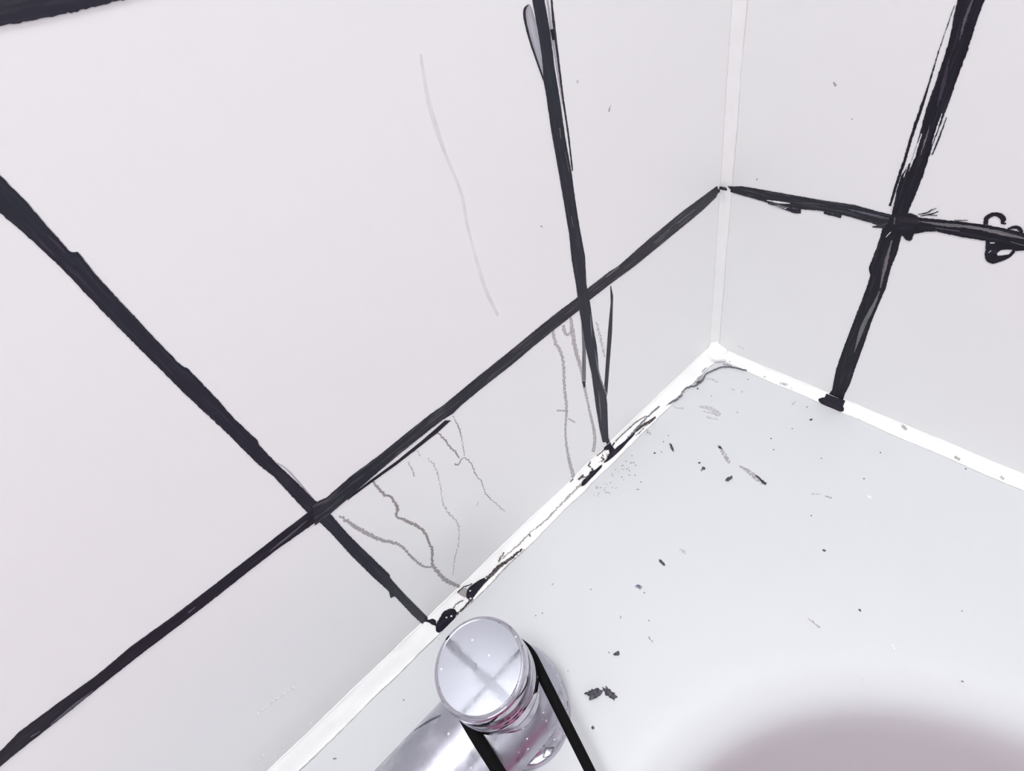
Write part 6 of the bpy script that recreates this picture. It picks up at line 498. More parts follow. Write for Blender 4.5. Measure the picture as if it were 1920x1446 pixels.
('strip', 'dirt_smear', 'D', [(-166.2, -16.1), (-165.1, -15.9)], [(-166.2, -15.5), (-165.1, -15.3)], 'stain_grey', 0.1, 0.12, None),
('strip', 'dirt_smear', 'D', [(-195.8, -19.6), (-194.7, -19.5)], [(-195.8, -19.0), (-194.6, -18.9)], 'stain_grey', 0.1, 0.12, None),
('strip', 'dirt_smear', 'D', [(-171.3, -17.5), (-169.4, -17.5)], [(-171.2, -17.0), (-169.3, -17.0)], 'stain_brown', 0.1, 0.12, None),
('strip', 'dirt_smear', 'D', [(-161.7, -21.4), (-160.6, -22.2)], [(-161.2, -20.9), (-160.1, -21.6)], 'stain_grey', 0.1, 0.12, None),
('strip', 'dirt_smear', 'D', [(-179.7, -28.9), (-177.7, -29.0)], [(-179.6, -28.4), (-177.6, -28.6)], 'stain_grey', 0.1, 0.12, None),
('strip', 'dirt_smear', 'D', [(-159.8, -24.0), (-158.0, -23.8)], [(-159.7, -23.3), (-157.9, -23.1)], 'stain_brown', 0.1, 0.12, None),
('strip', 'dirt_smear', 'D', [(-189.7, -16.0), (-188.9, -16.6)], [(-189.3, -15.4), (-188.5, -16.1)], 'stain_grey', 0.1, 0.12, None),
('strip', 'dirt_smear', 'D', [(-157.8, -23.8), (-156.9, -24.3)], [(-157.5, -23.4), (-156.6, -23.8)], 'stain_grey', 0.1, 0.12, None),
('strip', 'dirt_smear', 'D', [(-154.0, -18.0), (-153.0, -18.9)], [(-153.7, -17.6), (-152.6, -18.4)], 'stain_grey', 0.1, 0.12, None),
('strip', 'dirt_smear', 'D', [(-186.6, -26.5), (-185.6, -26.4)], [(-186.6, -25.7), (-185.6, -25.6)], 'stain_brown', 0.1, 0.12, None),
('strip', 'dirt_smear', 'D', [(-165.8, -20.3), (-164.8, -20.5)], [(-165.6, -19.8), (-164.6, -20.0)], 'stain_grey', 0.1, 0.12, None),
('strip', 'dirt_smear', 'D', [(-178.7, -21.8), (-177.1, -22.5)], [(-178.4, -21.3), (-176.9, -22.0)], 'stain_brown', 0.1, 0.12, None),
('strip', 'dirt_smear', 'D', [(-166.1, -17.1), (-164.5, -16.8)], [(-166.1, -16.6), (-164.5, -16.2)], 'stain_grey', 0.1, 0.12, None),
('strip', 'dirt_smear', 'D', [(-153.0, -22.2), (-151.4, -23.2)], [(-152.4, -21.4), (-150.8, -22.4)], 'stain_brown', 0.1, 0.12, None),
('strip', 'dirt_smear', 'D', [(-184.6, -22.0), (-183.8, -22.7)], [(-184.1, -21.5), (-183.3, -22.3)], 'stain_grey', 0.1, 0.12, None),
('strip', 'dirt_smear', 'D', [(-186.6, -27.8), (-185.3, -27.9)], [(-186.4, -27.0), (-185.1, -27.0)], 'stain_brown', 0.1, 0.12, None),
('strip', 'dirt_smear', 'D', [(-181.9, -20.8), (-180.3, -21.1)], [(-181.7, -20.2), (-180.1, -20.5)], 'stain_grey', 0.1, 0.12, None),
('strip', 'dirt_smear', 'D', [(-189.6, -17.0), (-187.4, -17.3)], [(-189.4, -16.2), (-187.2, -16.5)], 'stain_brown', 0.1, 0.12, None),
('strip', 'dirt_smear', 'D', [(-154.4, -17.6), (-152.4, -18.3)], [(-154.1, -17.1), (-152.2, -17.8)], 'stain_grey', 0.1, 0.12, None),
('strip', 'dirt_smear', 'D', [(-182.2, -18.6), (-180.8, -18.1)], [(-182.3, -18.2), (-180.9, -17.6)], 'stain_grey', 0.1, 0.12, None),
('strip', 'dirt_smear', 'D', [(-188.1, -25.2), (-186.2, -25.4)], [(-187.9, -24.5), (-186.0, -24.7)], 'stain_brown', 0.1, 0.12, None),
('strip', 'dirt_smear', 'D', [(-192.4, -21.7), (-190.9, -21.5)], [(-192.5, -20.9), (-190.9, -20.6)], 'stain_grey', 0.1, 0.12, None),
('strip', 'dirt_smear', 'D', [(-172.1, -19.5), (-170.8, -19.0)], [(-172.3, -18.7), (-171.0, -18.2)], 'stain_grey', 0.1, 0.12, None),
('strip', 'dirt_smear', 'D', [(-188.9, -15.7), (-187.1, -15.5)], [(-188.8, -15.1), (-187.0, -15.0)], 'stain_grey', 0.1, 0.12, None),
('strip', 'dirt_smear', 'D', [(-180.8, -26.5), (-180.0, -26.7)], [(-180.4, -25.6), (-179.6, -25.9)], 'stain_brown', 0.1, 0.12, None),
('strip', 'dirt_smear', 'D', [(-172.2, -17.4), (-170.9, -18.5)], [(-171.7, -17.0), (-170.5, -18.0)], 'stain_grey', 0.1, 0.12, None),
('strip', 'dirt_smear', 'D', [(-397.2, -5.8), (-396.3, -5.9)], [(-397.2, -5.0), (-396.4, -5.1)], 'stain_faint', 0.1, 0.12, None),
('strip', 'dirt_smear', 'D', [(-411.4, -4.1), (-410.6, -4.3)], [(-411.5, -3.5), (-410.6, -3.6)], 'stain_faint', 0.1, 0.12, None),
('strip', 'dirt_smear', 'D', [(-394.0, -3.1), (-393.2, -3.2)], [(-394.1, -2.6), (-393.2, -2.8)], 'stain_faint', 0.1, 0.12, None),
('strip', 'dirt_smear', 'D', [(-373.3, -7.4), (-372.4, -7.6)], [(-373.3, -6.7), (-372.4, -6.8)], 'stain_faint', 0.1, 0.12, None),
('strip', 'dirt_smear', 'D', [(-434.8, 2.9), (-434.0, 2.8)], [(-434.9, 3.6), (-434.1, 3.4)], 'stain_faint', 0.1, 0.12, None),
('strip', 'dirt_smear', 'D', [(-378.5, -7.6), (-377.7, -7.8)], [(-378.6, -6.8), (-377.7, -7.0)], 'stain_faint', 0.1, 0.12, None),
('strip', 'dirt_smear', 'D', [(-376.9, -6.9), (-376.0, -7.0)], [(-376.9, -6.2), (-376.0, -6.4)], 'stain_faint', 0.1, 0.12, None),
('strip', 'dirt_smear', 'D', [(-390.7, -9.1), (-389.8, -9.2)], [(-390.7, -8.6), (-389.9, -8.7)], 'stain_faint', 0.1, 0.12, None),
('strip', 'dirt_smear', 'D', [(-408.6, -4.1), (-407.8, -4.3)], [(-408.7, -3.7), (-407.9, -3.8)], 'stain_faint', 0.1, 0.12, None),
('strip', 'dirt_smear', 'D', [(-420.5, -5.9), (-419.7, -6.1)], [(-420.6, -5.4), (-419.8, -5.5)], 'stain_faint', 0.1, 0.12, None),
('strip', 'dirt_smear', 'D', [(-404.0, -4.6), (-403.2, -4.8)], [(-404.1, -4.2), (-403.3, -4.3)], 'stain_faint', 0.1, 0.12, None),
('strip', 'dirt_smear', 'D', [(-386.8, -6.6), (-385.9, -6.7)], [(-386.8, -5.9), (-385.9, -6.0)], 'stain_faint', 0.1, 0.12, None),
('strip', 'dirt_smear', 'D', [(-381.9, -7.0), (-381.0, -7.1)], [(-381.9, -6.6), (-381.0, -6.7)], 'stain_faint', 0.1, 0.12, None),
('strip', 'dirt_smear', 'D', [(-428.8, 0.6), (-428.0, 0.4)], [(-428.9, 1.3), (-428.1, 1.2)], 'stain_faint', 0.1, 0.12, None),
('strip', 'dirt_smear', 'D', [(-431.3, -3.0), (-430.5, -3.1)], [(-431.4, -2.4), (-430.6, -2.6)], 'stain_faint', 0.1, 0.12, None),
('strip', 'dirt_smear', 'D', [(-398.9, -5.6), (-398.1, -5.8)], [(-399.0, -4.9), (-398.1, -5.0)], 'stain_faint', 0.1, 0.12, None),
('strip', 'dirt_smear', 'D', [(-364.0, -6.1), (-363.1, -6.2)], [(-364.0, -5.3), (-363.1, -5.5)], 'stain_faint', 0.1, 0.12, None),
('strip', 'dirt_smear', 'D', [(-404.0, -3.4), (-403.2, -3.5)], [(-404.1, -2.6), (-403.3, -2.7)], 'stain_faint', 0.1, 0.12, None),
('strip', 'dirt_smear', 'D', [(-389.5, -1.7), (-388.6, -1.8)], [(-389.5, -1.0), (-388.7, -1.1)], 'stain_faint', 0.1, 0.12, None),
('strip', 'dirt_smear', 'D', [(-380.8, -8.5), (-380.0, -8.7)], [(-380.9, -7.9), (-380.0, -8.0)], 'stain_faint', 0.1, 0.12, None),
('strip', 'dirt_smear', 'D', [(-433.2, -0.2), (-432.4, -0.4)], [(-433.3, 0.3), (-432.5, 0.2)], 'stain_faint', 0.1, 0.12, None),
('strip', 'dirt_smear', 'D', [(-422.1, -2.8), (-421.3, -3.0)], [(-422.2, -2.4), (-421.4, -2.6)], 'stain_faint', 0.1, 0.12, None),
('strip', 'dirt_smear', 'D', [(-371.4, -5.7), (-370.5, -5.8)], [(-371.4, -5.0), (-370.5, -5.1)], 'stain_faint', 0.1, 0.12, None),
('strip', 'dirt_smear', 'D', [(-382.4, -7.7), (-381.5, -7.8)], [(-382.4, -7.2), (-381.5, -7.4)], 'stain_faint', 0.1, 0.12, None),
('strip', 'dirt_smear', 'D', [(-355.1, -13.3), (-354.2, -13.5)], [(-355.1, -12.5), (-354.2, -12.7)], 'stain_faint', 0.1, 0.12, None),
('strip', 'dirt_smear', 'D', [(-404.7, -4.3), (-403.9, -4.4)], [(-404.8, -3.7), (-403.9, -3.9)], 'stain_faint', 0.1, 0.12, None),
('strip', 'dirt_smear', 'D', [(-369.2, -9.4), (-368.3, -9.6)], [(-369.2, -8.7), (-368.4, -8.9)], 'stain_faint', 0.1, 0.12, None),
('strip', 'dirt_smear', 'D', [(-367.4, -10.2), (-366.5, -10.4)], [(-367.4, -9.4), (-366.6, -9.6)], 'stain_faint', 0.1, 0.12, None),
('strip', 'dirt_smear', 'D', [(-365.9, -7.0), (-365.0, -7.1)], [(-365.9, -6.4), (-365.0, -6.5)], 'stain_faint', 0.1, 0.12, None),
('strip', 'dirt_smear', 'D', [(-433.0, -1.9), (-432.2, -2.0)], [(-433.1, -1.4), (-432.3, -1.6)], 'stain_faint', 0.1, 0.12, None),
('strip', 'dirt_smear', 'D', [(-297.2, -113.2), (-297.2, -113.3), (-297.3, -113.5), (-297.5, -113.9), (-297.6, -114.4), (-297.6, -114.9), (-297.2, -115.5), (-296.7, -116.1), (-295.8, -116.8), (-295.2, -117.4), (-294.8, -117.9), (-294.6, -118.3), (-294.6, -118.6), (-294.7, -118.8), (-294.7, -119.0), (-294.7, -119.1)], [(-296.6, -113.4), (-296.6, -113.5), (-296.7, -113.7), (-296.8, -113.9), (-296.9, -114.3), (-296.8, -114.7), (-296.5, -115.2), (-296.0, -115.8), (-295.3, -116.5), (-294.7, -117.1), (-294.3, -117.7), (-294.0, -118.1), (-293.9, -118.5), (-293.8, -118.8), (-293.7, -119.0), (-293.7, -119.1)], 'stain_blue', 0.3, 0.15, None),
('strip', 'ink_line', 'L', [(-357.8, 342.2), (-357.4, 360.5), (-357.7, 378.7), (-357.3, 397.0), (-358.5, 415.3), (-358.4, 433.6), (-357.5, 451.8), (-358.3, 470.1), (-357.1, 488.4), (-358.4, 506.6), (-358.0, 524.9), (-357.9, 543.2), (-358.0, 561.5), (-358.3, 579.7), (-357.5, 598.0), (-358.0, 616.3), (-358.3, 634.6), (-358.4, 652.8), (-358.0, 671.1), (-358.0, 689.4), (-358.6, 707.6), (-357.1, 725.9), (-357.8, 744.2), (-358.0, 762.5), (-357.3, 780.7), (-358.3, 799.0), (-358.1, 817.3), (-358.6, 835.5), (-357.9, 853.8), (-358.4, 872.1), (-358.0, 890.4), (-358.2, 908.6), (-357.8, 926.9), (-357.6, 945.2), (-358.3, 963.5), (-357.6, 981.7), (-358.0, 1000.0)], [(-348.6, 342.2), (-348.5, 360.5), (-348.3, 378.7), (-348.1, 397.0), (-348.4, 415.3), (-348.0, 433.6), (-348.2, 451.8), (-348.6, 470.1), (-348.5, 488.4), (-349.1, 506.7), (-348.1, 524.9), (-349.5, 543.2), (-349.2, 561.5), (-348.5, 579.7), (-348.1, 598.0), (-349.0, 616.3), (-348.2, 634.6), (-348.2, 652.8), (-348.5, 671.1), (-348.8, 689.4), (-349.0, 707.6), (-348.5, 725.9), (-348.7, 744.2), (-349.2, 762.5), (-349.5, 780.7), (-348.2, 799.0), (-349.4, 817.3), (-348.3, 835.6), (-349.6, 853.8), (-348.6, 872.1), (-349.6, 890.4), (-349.6, 908.6), (-349.4, 926.9), (-348.2, 945.2), (-348.4, 963.5), (-349.1, 981.7), (-349.6, 1000.0)], 'ink', 0.35, 0.3, None),
('strip', 'ink_line', 'L', [(-507.8, 162.5), (-526.1, 162.1), (-544.5, 162.8), (-562.8, 162.0), (-581.2, 162.5), (-599.5, 163.1), (-617.9, 161.7), (-636.2, 161.9), (-654.6, 162.1), (-672.9, 162.6), (-691.3, 162.7), (-709.6, 163.1), (-728.0, 162.7), (-746.3, 162.9), (-764.7, 163.0), (-783.0, 162.8), (-801.4, 162.7), (-819.7, 162.0), (-838.1, 162.3), (-856.4, 162.5), (-874.8, 161.5), (-893.1, 162.7), (-911.5, 162.9), (-929.8, 162.6), (-948.2, 162.0), (-966.5, 162.9), (-984.9, 162.7), (-1003.2, 163.0), (-1021.6, 162.7), (-1039.9, 162.9), (-1058.3, 162.5), (-1076.6, 162.0), (-1095.0, 161.4), (-1113.3, 162.6), (-1131.6, 161.4), (-1150.0, 161.4)], [(-507.8, 171.3), (-526.2, 171.9), (-544.5, 171.6), (-562.8, 171.7), (-581.2, 170.8), (-599.5, 172.0), (-617.9, 171.0), (-636.2, 171.2), (-654.6, 171.9), (-672.9, 171.5), (-691.3, 171.3), (-709.6, 170.9), (-728.0, 172.0), (-746.3, 171.7), (-764.7, 172.1), (-783.0, 170.6), (-801.4, 172.0), (-819.7, 171.9), (-838.1, 170.7), (-856.4, 171.2), (-874.8, 170.7), (-893.1, 171.8), (-911.5, 172.0), (-929.8, 171.3), (-948.2, 171.9), (-966.5, 171.8), (-984.9, 171.6), (-1003.2, 171.6), (-1021.6, 170.7), (-1039.9, 170.9), (-1058.3, 172.0), (-1076.6, 171.0), (-1095.0, 170.6), (-1113.3, 171.9), (-1131.7, 171.4), (-1150.0, 170.4)], 'ink', 0.35, 0.3, None),
('strip', 'ink_line', 'L', [(-156.0, 332.9), (-156.5, 350.9), (-155.8, 369.0), (-156.1, 387.0), (-157.0, 405.0), (-156.9, 423.0), (-157.9, 441.1), (-156.6, 459.1), (-156.9, 477.1), (-157.5, 495.2), (-157.6, 513.2), (-157.2, 531.2), (-158.2, 549.3), (-157.2, 567.3), (-157.0, 585.3), (-157.0, 603.3), (-157.9, 621.4), (-157.5, 639.4), (-157.2, 657.4), (-157.4, 675.5), (-157.4, 693.5), (-157.4, 711.5), (-157.0, 729.6), (-158.1, 747.6), (-157.5, 765.6), (-157.3, 783.6), (-158.3, 801.7), (-158.5, 819.7), (-157.2, 837.7), (-157.9, 855.8), (-158.1, 873.8), (-157.7, 891.8), (-157.2, 909.8), (-157.3, 927.9), (-157.7, 945.9), (-158.1, 963.9), (-157.6, 982.0), (-157.9, 1000.0)], [(-149.5, 332.9), (-148.8, 350.9), (-149.6, 369.0), (-149.0, 387.0), (-148.7, 405.0), (-148.2, 423.1), (-148.0, 441.1), (-148.9, 459.1), (-148.8, 477.1), (-148.9, 495.2), (-148.7, 513.2), (-148.1, 531.2), (-148.9, 549.3), (-147.7, 567.3), (-149.2, 585.3), (-148.0, 603.4), (-147.8, 621.4), (-149.3, 639.4), (-148.2, 657.4), (-149.1, 675.5), (-148.6, 693.5), (-148.7, 711.5), (-149.4, 729.6), (-148.3, 747.6), (-149.3, 765.6), (-148.6, 783.6), (-148.7, 801.7), (-148.7, 819.7), (-148.5, 837.7), (-148.6, 855.8), (-149.5, 873.8), (-148.3, 891.8), (-149.5, 909.9), (-149.2, 927.9), (-149.1, 945.9), (-149.4, 963.9), (-148.6, 982.0), (-148.1, 1000.0)], 'ink', 0.35, 0.3, None),
('strip', 'ink_line', 'L', [(-330.5, 363.7), (-348.7, 364.0), (-366.9, 363.7), (-385.1, 363.2), (-403.3, 363.8), (-421.5, 363.2), (-439.8, 363.0), (-458.0, 363.5), (-476.2, 364.5), (-494.4, 363.1), (-512.6, 363.0), (-530.8, 363.5), (-549.0, 364.0), (-567.2, 363.6), (-585.4, 364.0), (-603.7, 363.8), (-621.9, 362.7), (-640.1, 363.7), (-658.3, 364.1), (-676.5, 362.7), (-694.7, 363.9), (-712.9, 363.9), (-731.1, 362.5), (-749.3, 362.6), (-767.6, 362.6), (-785.8, 362.4), (-804.0, 362.2), (-822.2, 363.7), (-840.4, 362.9), (-858.6, 363.5), (-876.8, 362.5), (-895.0, 362.8), (-913.2, 362.4), (-931.5, 362.8), (-949.7, 363.3), (-967.9, 362.9), (-986.1, 362.9), (-1004.3, 363.1), (-1022.5, 363.1), (-1040.7, 363.0), (-1058.9, 362.3), (-1077.1, 362.6), (-1095.4, 361.9), (-1113.6, 362.2), (-1131.8, 362.0), (-1150.0, 362.2)], [(-330.5, 373.6), (-348.7, 373.5), (-366.9, 373.2), (-385.1, 372.8), (-403.4, 372.6), (-421.6, 373.2), (-439.8, 372.4), (-458.0, 373.0), (-476.2, 373.3), (-494.4, 372.1), (-512.6, 373.2), (-530.8, 372.7), (-549.0, 371.9), (-567.3, 373.2), (-585.5, 372.5), (-603.7, 372.8), (-621.9, 373.1), (-640.1, 372.3), (-658.3, 372.4), (-676.5, 372.9), (-694.7, 372.2), (-712.9, 372.1), (-731.2, 371.8), (-749.4, 372.9), (-767.6, 371.6), (-785.8, 372.7), (-804.0, 371.2), (-822.2, 371.6), (-840.4, 371.8), (-858.6, 372.1), (-876.8, 372.0), (-895.1, 371.8), (-913.3, 371.0), (-931.5, 371.1), (-949.7, 372.1), (-967.9, 371.3), (-986.1, 371.7), (-1004.3, 371.7), (-1022.5, 372.2), (-1040.7, 371.8), (-1059.0, 371.2), (-1077.2, 371.1), (-1095.4, 371.3), (-1113.6, 370.8), (-1131.8, 370.7), (-1150.0, 371.4)], 'ink', 0.35, 0.3, None),
('strip', 'ink_line', 'L', [(-267.7, 369.0), (-249.1, 369.1), (-230.6, 369.7), (-212.0, 369.4), (-193.5, 369.2), (-174.9, 369.1), (-156.4, 369.3), (-137.8, 369.4), (-119.3, 369.7), (-100.8, 370.5), (-82.2, 371.0), (-63.7, 370.3), (-45.1, 370.2), (-26.6, 371.7), (-8.0, 370.4)], [(-267.5, 359.0), (-249.0, 359.9), (-230.5, 359.5), (-211.9, 359.3), (-193.4, 360.5), (-174.8, 360.7), (-156.3, 360.9), (-137.8, 360.8), (-119.2, 361.2), (-100.7, 361.5), (-82.1, 360.9), (-63.6, 361.0), (-45.0, 362.4), (-26.5, 362.7), (-7.9, 361.6)], 'ink', 0.35, 0.3, None),
('strip', 'ink_line', 'R', [(-117.8, 286.3), (-117.8, 304.6), (-117.3, 322.9), (-117.4, 341.2), (-117.4, 359.5), (-117.1, 377.8), (-117.8, 396.1), (-116.6, 414.4), (-118.1, 432.7), (-117.7, 451.0), (-118.1, 469.3), (-117.1, 487.6), (-116.6, 505.9), (-117.8, 524.2), (-117.4, 542.5), (-117.3, 560.8), (-117.2, 579.1), (-117.2, 597.4), (-116.7, 615.7), (-116.8, 634.0), (-117.8, 652.3), (-118.1, 670.6), (-117.7, 688.9), (-117.3, 707.2), (-116.8, 725.5), (-118.1, 743.8), (-118.0, 762.1), (-117.4, 780.4), (-118.1, 798.7), (-117.7, 817.0), (-117.2, 835.3), (-116.8, 853.6), (-117.8, 871.9), (-117.1, 890.2), (-117.5, 908.5), (-117.3, 926.8), (-117.5, 945.1), (-117.0, 963.4), (-116.8, 981.7), (-118.0, 1000.0)], [(-107.7, 286.3), (-108.2, 304.6), (-107.1, 322.9), (-108.4, 341.2), (-107.7, 359.5), (-108.8, 377.8), (-108.9, 396.1), (-109.1, 414.4), (-108.4, 432.7), (-108.2, 451.0), (-108.6, 469.3), (-108.1, 487.6), (-108.6, 505.9), (-108.3, 524.2), (-107.7, 542.5), (-108.0, 560.8), (-109.1, 579.1), (-108.9, 597.4), (-108.8, 615.7), (-108.5, 634.0), (-108.0, 652.3), (-108.7, 670.6), (-107.8, 688.9), (-107.8, 707.2), (-107.8, 725.5), (-107.7, 743.8), (-108.2, 762.1), (-108.2, 780.4), (-108.4, 798.7), (-107.8, 817.0), (-108.8, 835.3), (-107.9, 853.6), (-108.3, 871.9), (-109.1, 890.2), (-108.0, 908.5), (-108.7, 926.8), (-108.0, 945.1), (-108.0, 963.4), (-108.3, 981.7), (-108.7, 1000.0)], 'ink_black', 0.35, 0.3, None),
('strip', 'ink_line', 'R', [(-185.6, 163.9), (-203.9, 164.4), (-222.2, 164.2), (-240.5, 163.7), (-258.8, 163.0), (-277.1, 163.2), (-295.4, 163.0), (-313.7, 163.9), (-331.9, 163.2), (-350.2, 162.9), (-368.5, 163.2), (-386.8, 163.3), (-405.1, 163.2), (-423.4, 164.2), (-441.7, 162.8), (-459.9, 164.1), (-478.2, 162.9), (-496.5, 162.8), (-514.8, 163.1), (-533.1, 163.9), (-551.4, 163.3), (-569.7, 162.9), (-588.0, 162.6), (-606.2, 162.9), (-624.5, 163.8), (-642.8, 162.5), (-661.1, 163.7), (-679.4, 163.2), (-697.7, 162.8), (-716.0, 162.2), (-734.3, 162.6), (-752.5, 163.2), (-770.8, 162.2), (-789.1, 162.4), (-807.4, 162.9), (-825.7, 163.1), (-844.0, 162.8), (-862.3, 162.0), (-880.5, 162.0), (-898.8, 162.2), (-917.1, 162.2), (-935.4, 161.9), (-953.7, 163.0), (-972.0, 162.9), (-990.3, 161.8), (-1008.6, 161.7), (-1026.8, 162.2), (-1045.1, 162.0), (-1063.4, 163.0), (-1081.7, 162.1), (-1100.0, 162.5)], [(-185.7, 172.8), (-203.9, 172.6), (-222.2, 173.1), (-240.5, 173.0), (-258.8, 173.1), (-277.1, 173.4), (-295.4, 173.0), (-313.7, 172.6), (-332.0, 173.0), (-350.2, 172.9), (-368.5, 172.1), (-386.8, 172.0), (-405.1, 171.9), (-423.4, 173.1), (-441.7, 172.1), (-460.0, 172.8), (-478.2, 171.8), (-496.5, 172.8), (-514.8, 171.9), (-533.1, 171.5), (-551.4, 172.5), (-569.7, 171.7), (-588.0, 171.4), (-606.3, 171.5), (-624.5, 171.5), (-642.8, 171.5), (-661.1, 171.9), (-679.4, 172.0), (-697.7, 172.2), (-716.0, 171.6), (-734.3, 171.2), (-752.6, 171.1), (-770.8, 171.5), (-789.1, 172.3), (-807.4, 171.2), (-825.7, 171.6), (-844.0, 170.9), (-862.3, 171.8), (-880.6, 172.1), (-898.9, 172.0), (-917.1, 171.4), (-935.4, 172.1), (-953.7, 170.8), (-972.0, 171.3), (-990.3, 171.4), (-1008.6, 171.1), (-1026.9, 170.9), (-1045.1, 170.9), (-1063.4, 171.0), (-1081.7, 171.8), (-1100.0, 171.8)], 'ink_black', 0.35, 0.3, None),
('strip', 'ink_line', 'R', [(-8.0, 362.6), (-26.2, 362.1), (-44.4, 361.8), (-62.6, 362.7), (-80.8, 362.2), (-99.0, 362.9), (-117.2, 362.3), (-135.4, 362.6), (-153.6, 362.3), (-171.8, 362.1), (-190.0, 361.6), (-208.2, 362.6), (-226.4, 362.0), (-244.6, 361.5), (-262.8, 362.3), (-281.0, 362.7), (-299.2, 361.5), (-317.4, 361.8), (-335.6, 361.4), (-353.8, 362.7), (-372.0, 362.4), (-390.2, 362.6), (-408.4, 362.2), (-426.6, 362.7), (-444.8, 362.4), (-463.0, 361.6), (-481.2, 362.4), (-499.4, 361.8), (-517.6, 361.7), (-535.8, 362.5), (-554.0, 361.9), (-572.2, 361.5), (-590.4, 362.1), (-608.6, 361.4), (-626.8, 362.3), (-645.0, 362.0), (-663.2, 362.7), (-681.4, 362.7), (-699.6, 362.7), (-717.8, 361.9), (-736.0, 362.7), (-754.2, 361.9), (-772.4, 362.5), (-790.6, 361.8), (-808.8, 361.9), (-827.0, 361.5), (-845.2, 361.6), (-863.4, 362.2), (-881.6, 361.7), (-899.8, 362.7), (-918.0, 361.8), (-936.2, 362.3), (-954.4, 362.4), (-972.6, 362.3), (-990.8, 362.2), (-1009.0, 361.7), (-1027.2, 361.5), (-1045.4, 362.4), (-1063.6, 362.8), (-1081.8, 362.7), (-1100.0, 362.1)], [(-8.0, 370.6), (-26.2, 371.4), (-44.4, 371.1), (-62.6, 370.9), (-80.8, 371.0), (-99.0, 371.5), (-117.2, 370.3), (-135.4, 370.3), (-153.6, 370.4), (-171.8, 370.7), (-190.0, 371.6), (-208.2, 371.6), (-226.4, 370.8), (-244.6, 370.4), (-262.8, 371.3), (-281.0, 371.1), (-299.2, 370.9), (-317.4, 370.6), (-335.6, 371.9), (-353.8, 371.6), (-372.0, 370.4), (-390.2, 371.5), (-408.4, 371.2), (-426.6, 370.6), (-444.8, 371.2), (-463.0, 371.1), (-481.2, 371.8), (-499.4, 371.6), (-517.6, 371.1), (-535.8, 370.5), (-554.0, 371.5), (-572.2, 371.8), (-590.4, 371.1), (-608.6, 370.5), (-626.8, 371.2), (-645.0, 371.3), (-663.2, 371.2), (-681.4, 371.0), (-699.6, 370.9), (-717.8, 371.0), (-736.0, 371.1), (-754.2, 370.8), (-772.4, 371.0), (-790.6, 370.4), (-808.8, 370.4), (-827.0, 370.6), (-845.2, 370.4), (-863.4, 370.8), (-881.6, 371.6), (-899.8, 370.4), (-918.0, 371.0), (-936.2, 370.9), (-954.4, 371.3), (-972.6, 370.5), (-990.8, 371.9), (-1009.0, 371.5), (-1027.2, 371.1), (-1045.4, 371.6), (-1063.6, 371.6), (-1081.8, 371.3), (-1100.0, 371.6)], 'ink_black', 0.35, 0.3, None),
('strip', 'ink_line', 'L', [(-557.4, 12.0), (-558.0, 30.3), (-557.8, 48.6), (-557.9, 66.9), (-556.8, 85.2), (-557.7, 103.5), (-558.4, 121.8), (-557.2, 140.1), (-558.3, 158.4), (-558.0, 176.7), (-558.4, 195.0), (-558.1, 213.3), (-558.3, 231.6), (-558.6, 249.9), (-557.1, 268.1), (-557.5, 286.4), (-557.2, 304.7), (-557.8, 323.0), (-557.2, 341.3), (-557.2, 359.6), (-557.5, 377.9), (-557.3, 396.2), (-558.3, 414.5), (-557.8, 432.8), (-557.3, 451.1), (-557.9, 469.4), (-557.6, 487.7), (-558.1, 506.0), (-557.9, 524.3), (-558.5, 542.6), (-557.6, 560.9), (-558.2, 579.2), (-557.7, 597.5), (-558.3, 615.8), (-557.6, 634.1), (-557.7, 652.4), (-557.6, 670.7), (-558.1, 689.0), (-558.7, 707.3), (-557.8, 725.6), (-558.1, 743.9), (-558.0, 762.1), (-558.5, 780.4), (-558.3, 798.7), (-558.5, 817.0), (-558.6, 835.3), (-557.2, 853.6), (-557.3, 871.9), (-558.0, 890.2), (-557.7, 908.5), (-558.6, 926.8), (-557.9, 945.1), (-557.3, 963.4), (-557.7, 981.7), (-558.0, 1000.0)], [(-549.4, 12.0), (-550.1, 30.3), (-549.6, 48.6), (-548.4, 66.9), (-549.3, 85.2), (-548.3, 103.5), (-549.8, 121.8), (-549.1, 140.1), (-548.5, 158.4), (-548.2, 176.7), (-548.3, 195.0), (-549.3, 213.3), (-548.5, 231.6), (-549.4, 249.9), (-549.1, 268.1), (-549.1, 286.4), (-548.7, 304.7), (-549.3, 323.0), (-548.8, 341.3), (-548.3, 359.6), (-548.2, 377.9), (-549.1, 396.2), (-548.8, 414.5), (-548.3, 432.8), (-548.3, 451.1), (-549.2, 469.4), (-549.2, 487.7), (-549.0, 506.0), (-548.6, 524.3), (-548.6, 542.6), (-548.6, 560.9), (-548.2, 579.2), (-548.8, 597.5), (-549.1, 615.8), (-548.7, 634.1), (-548.3, 652.4), (-549.3, 670.7), (-548.7, 689.0), (-548.2, 707.3), (-549.0, 725.6), (-548.9, 743.9), (-549.0, 762.1), (-548.3, 780.4), (-548.5, 798.7), (-549.3, 817.0), (-549.4, 835.3), (-548.9, 853.6), (-549.3, 871.9), (-549.4, 890.2), (-549.1, 908.5), (-549.6, 926.8), (-548.9, 945.1), (-549.1, 963.4), (-549.1, 981.7), (-548.8, 1000.0)], 'ink', 0.35, 0.3, None),
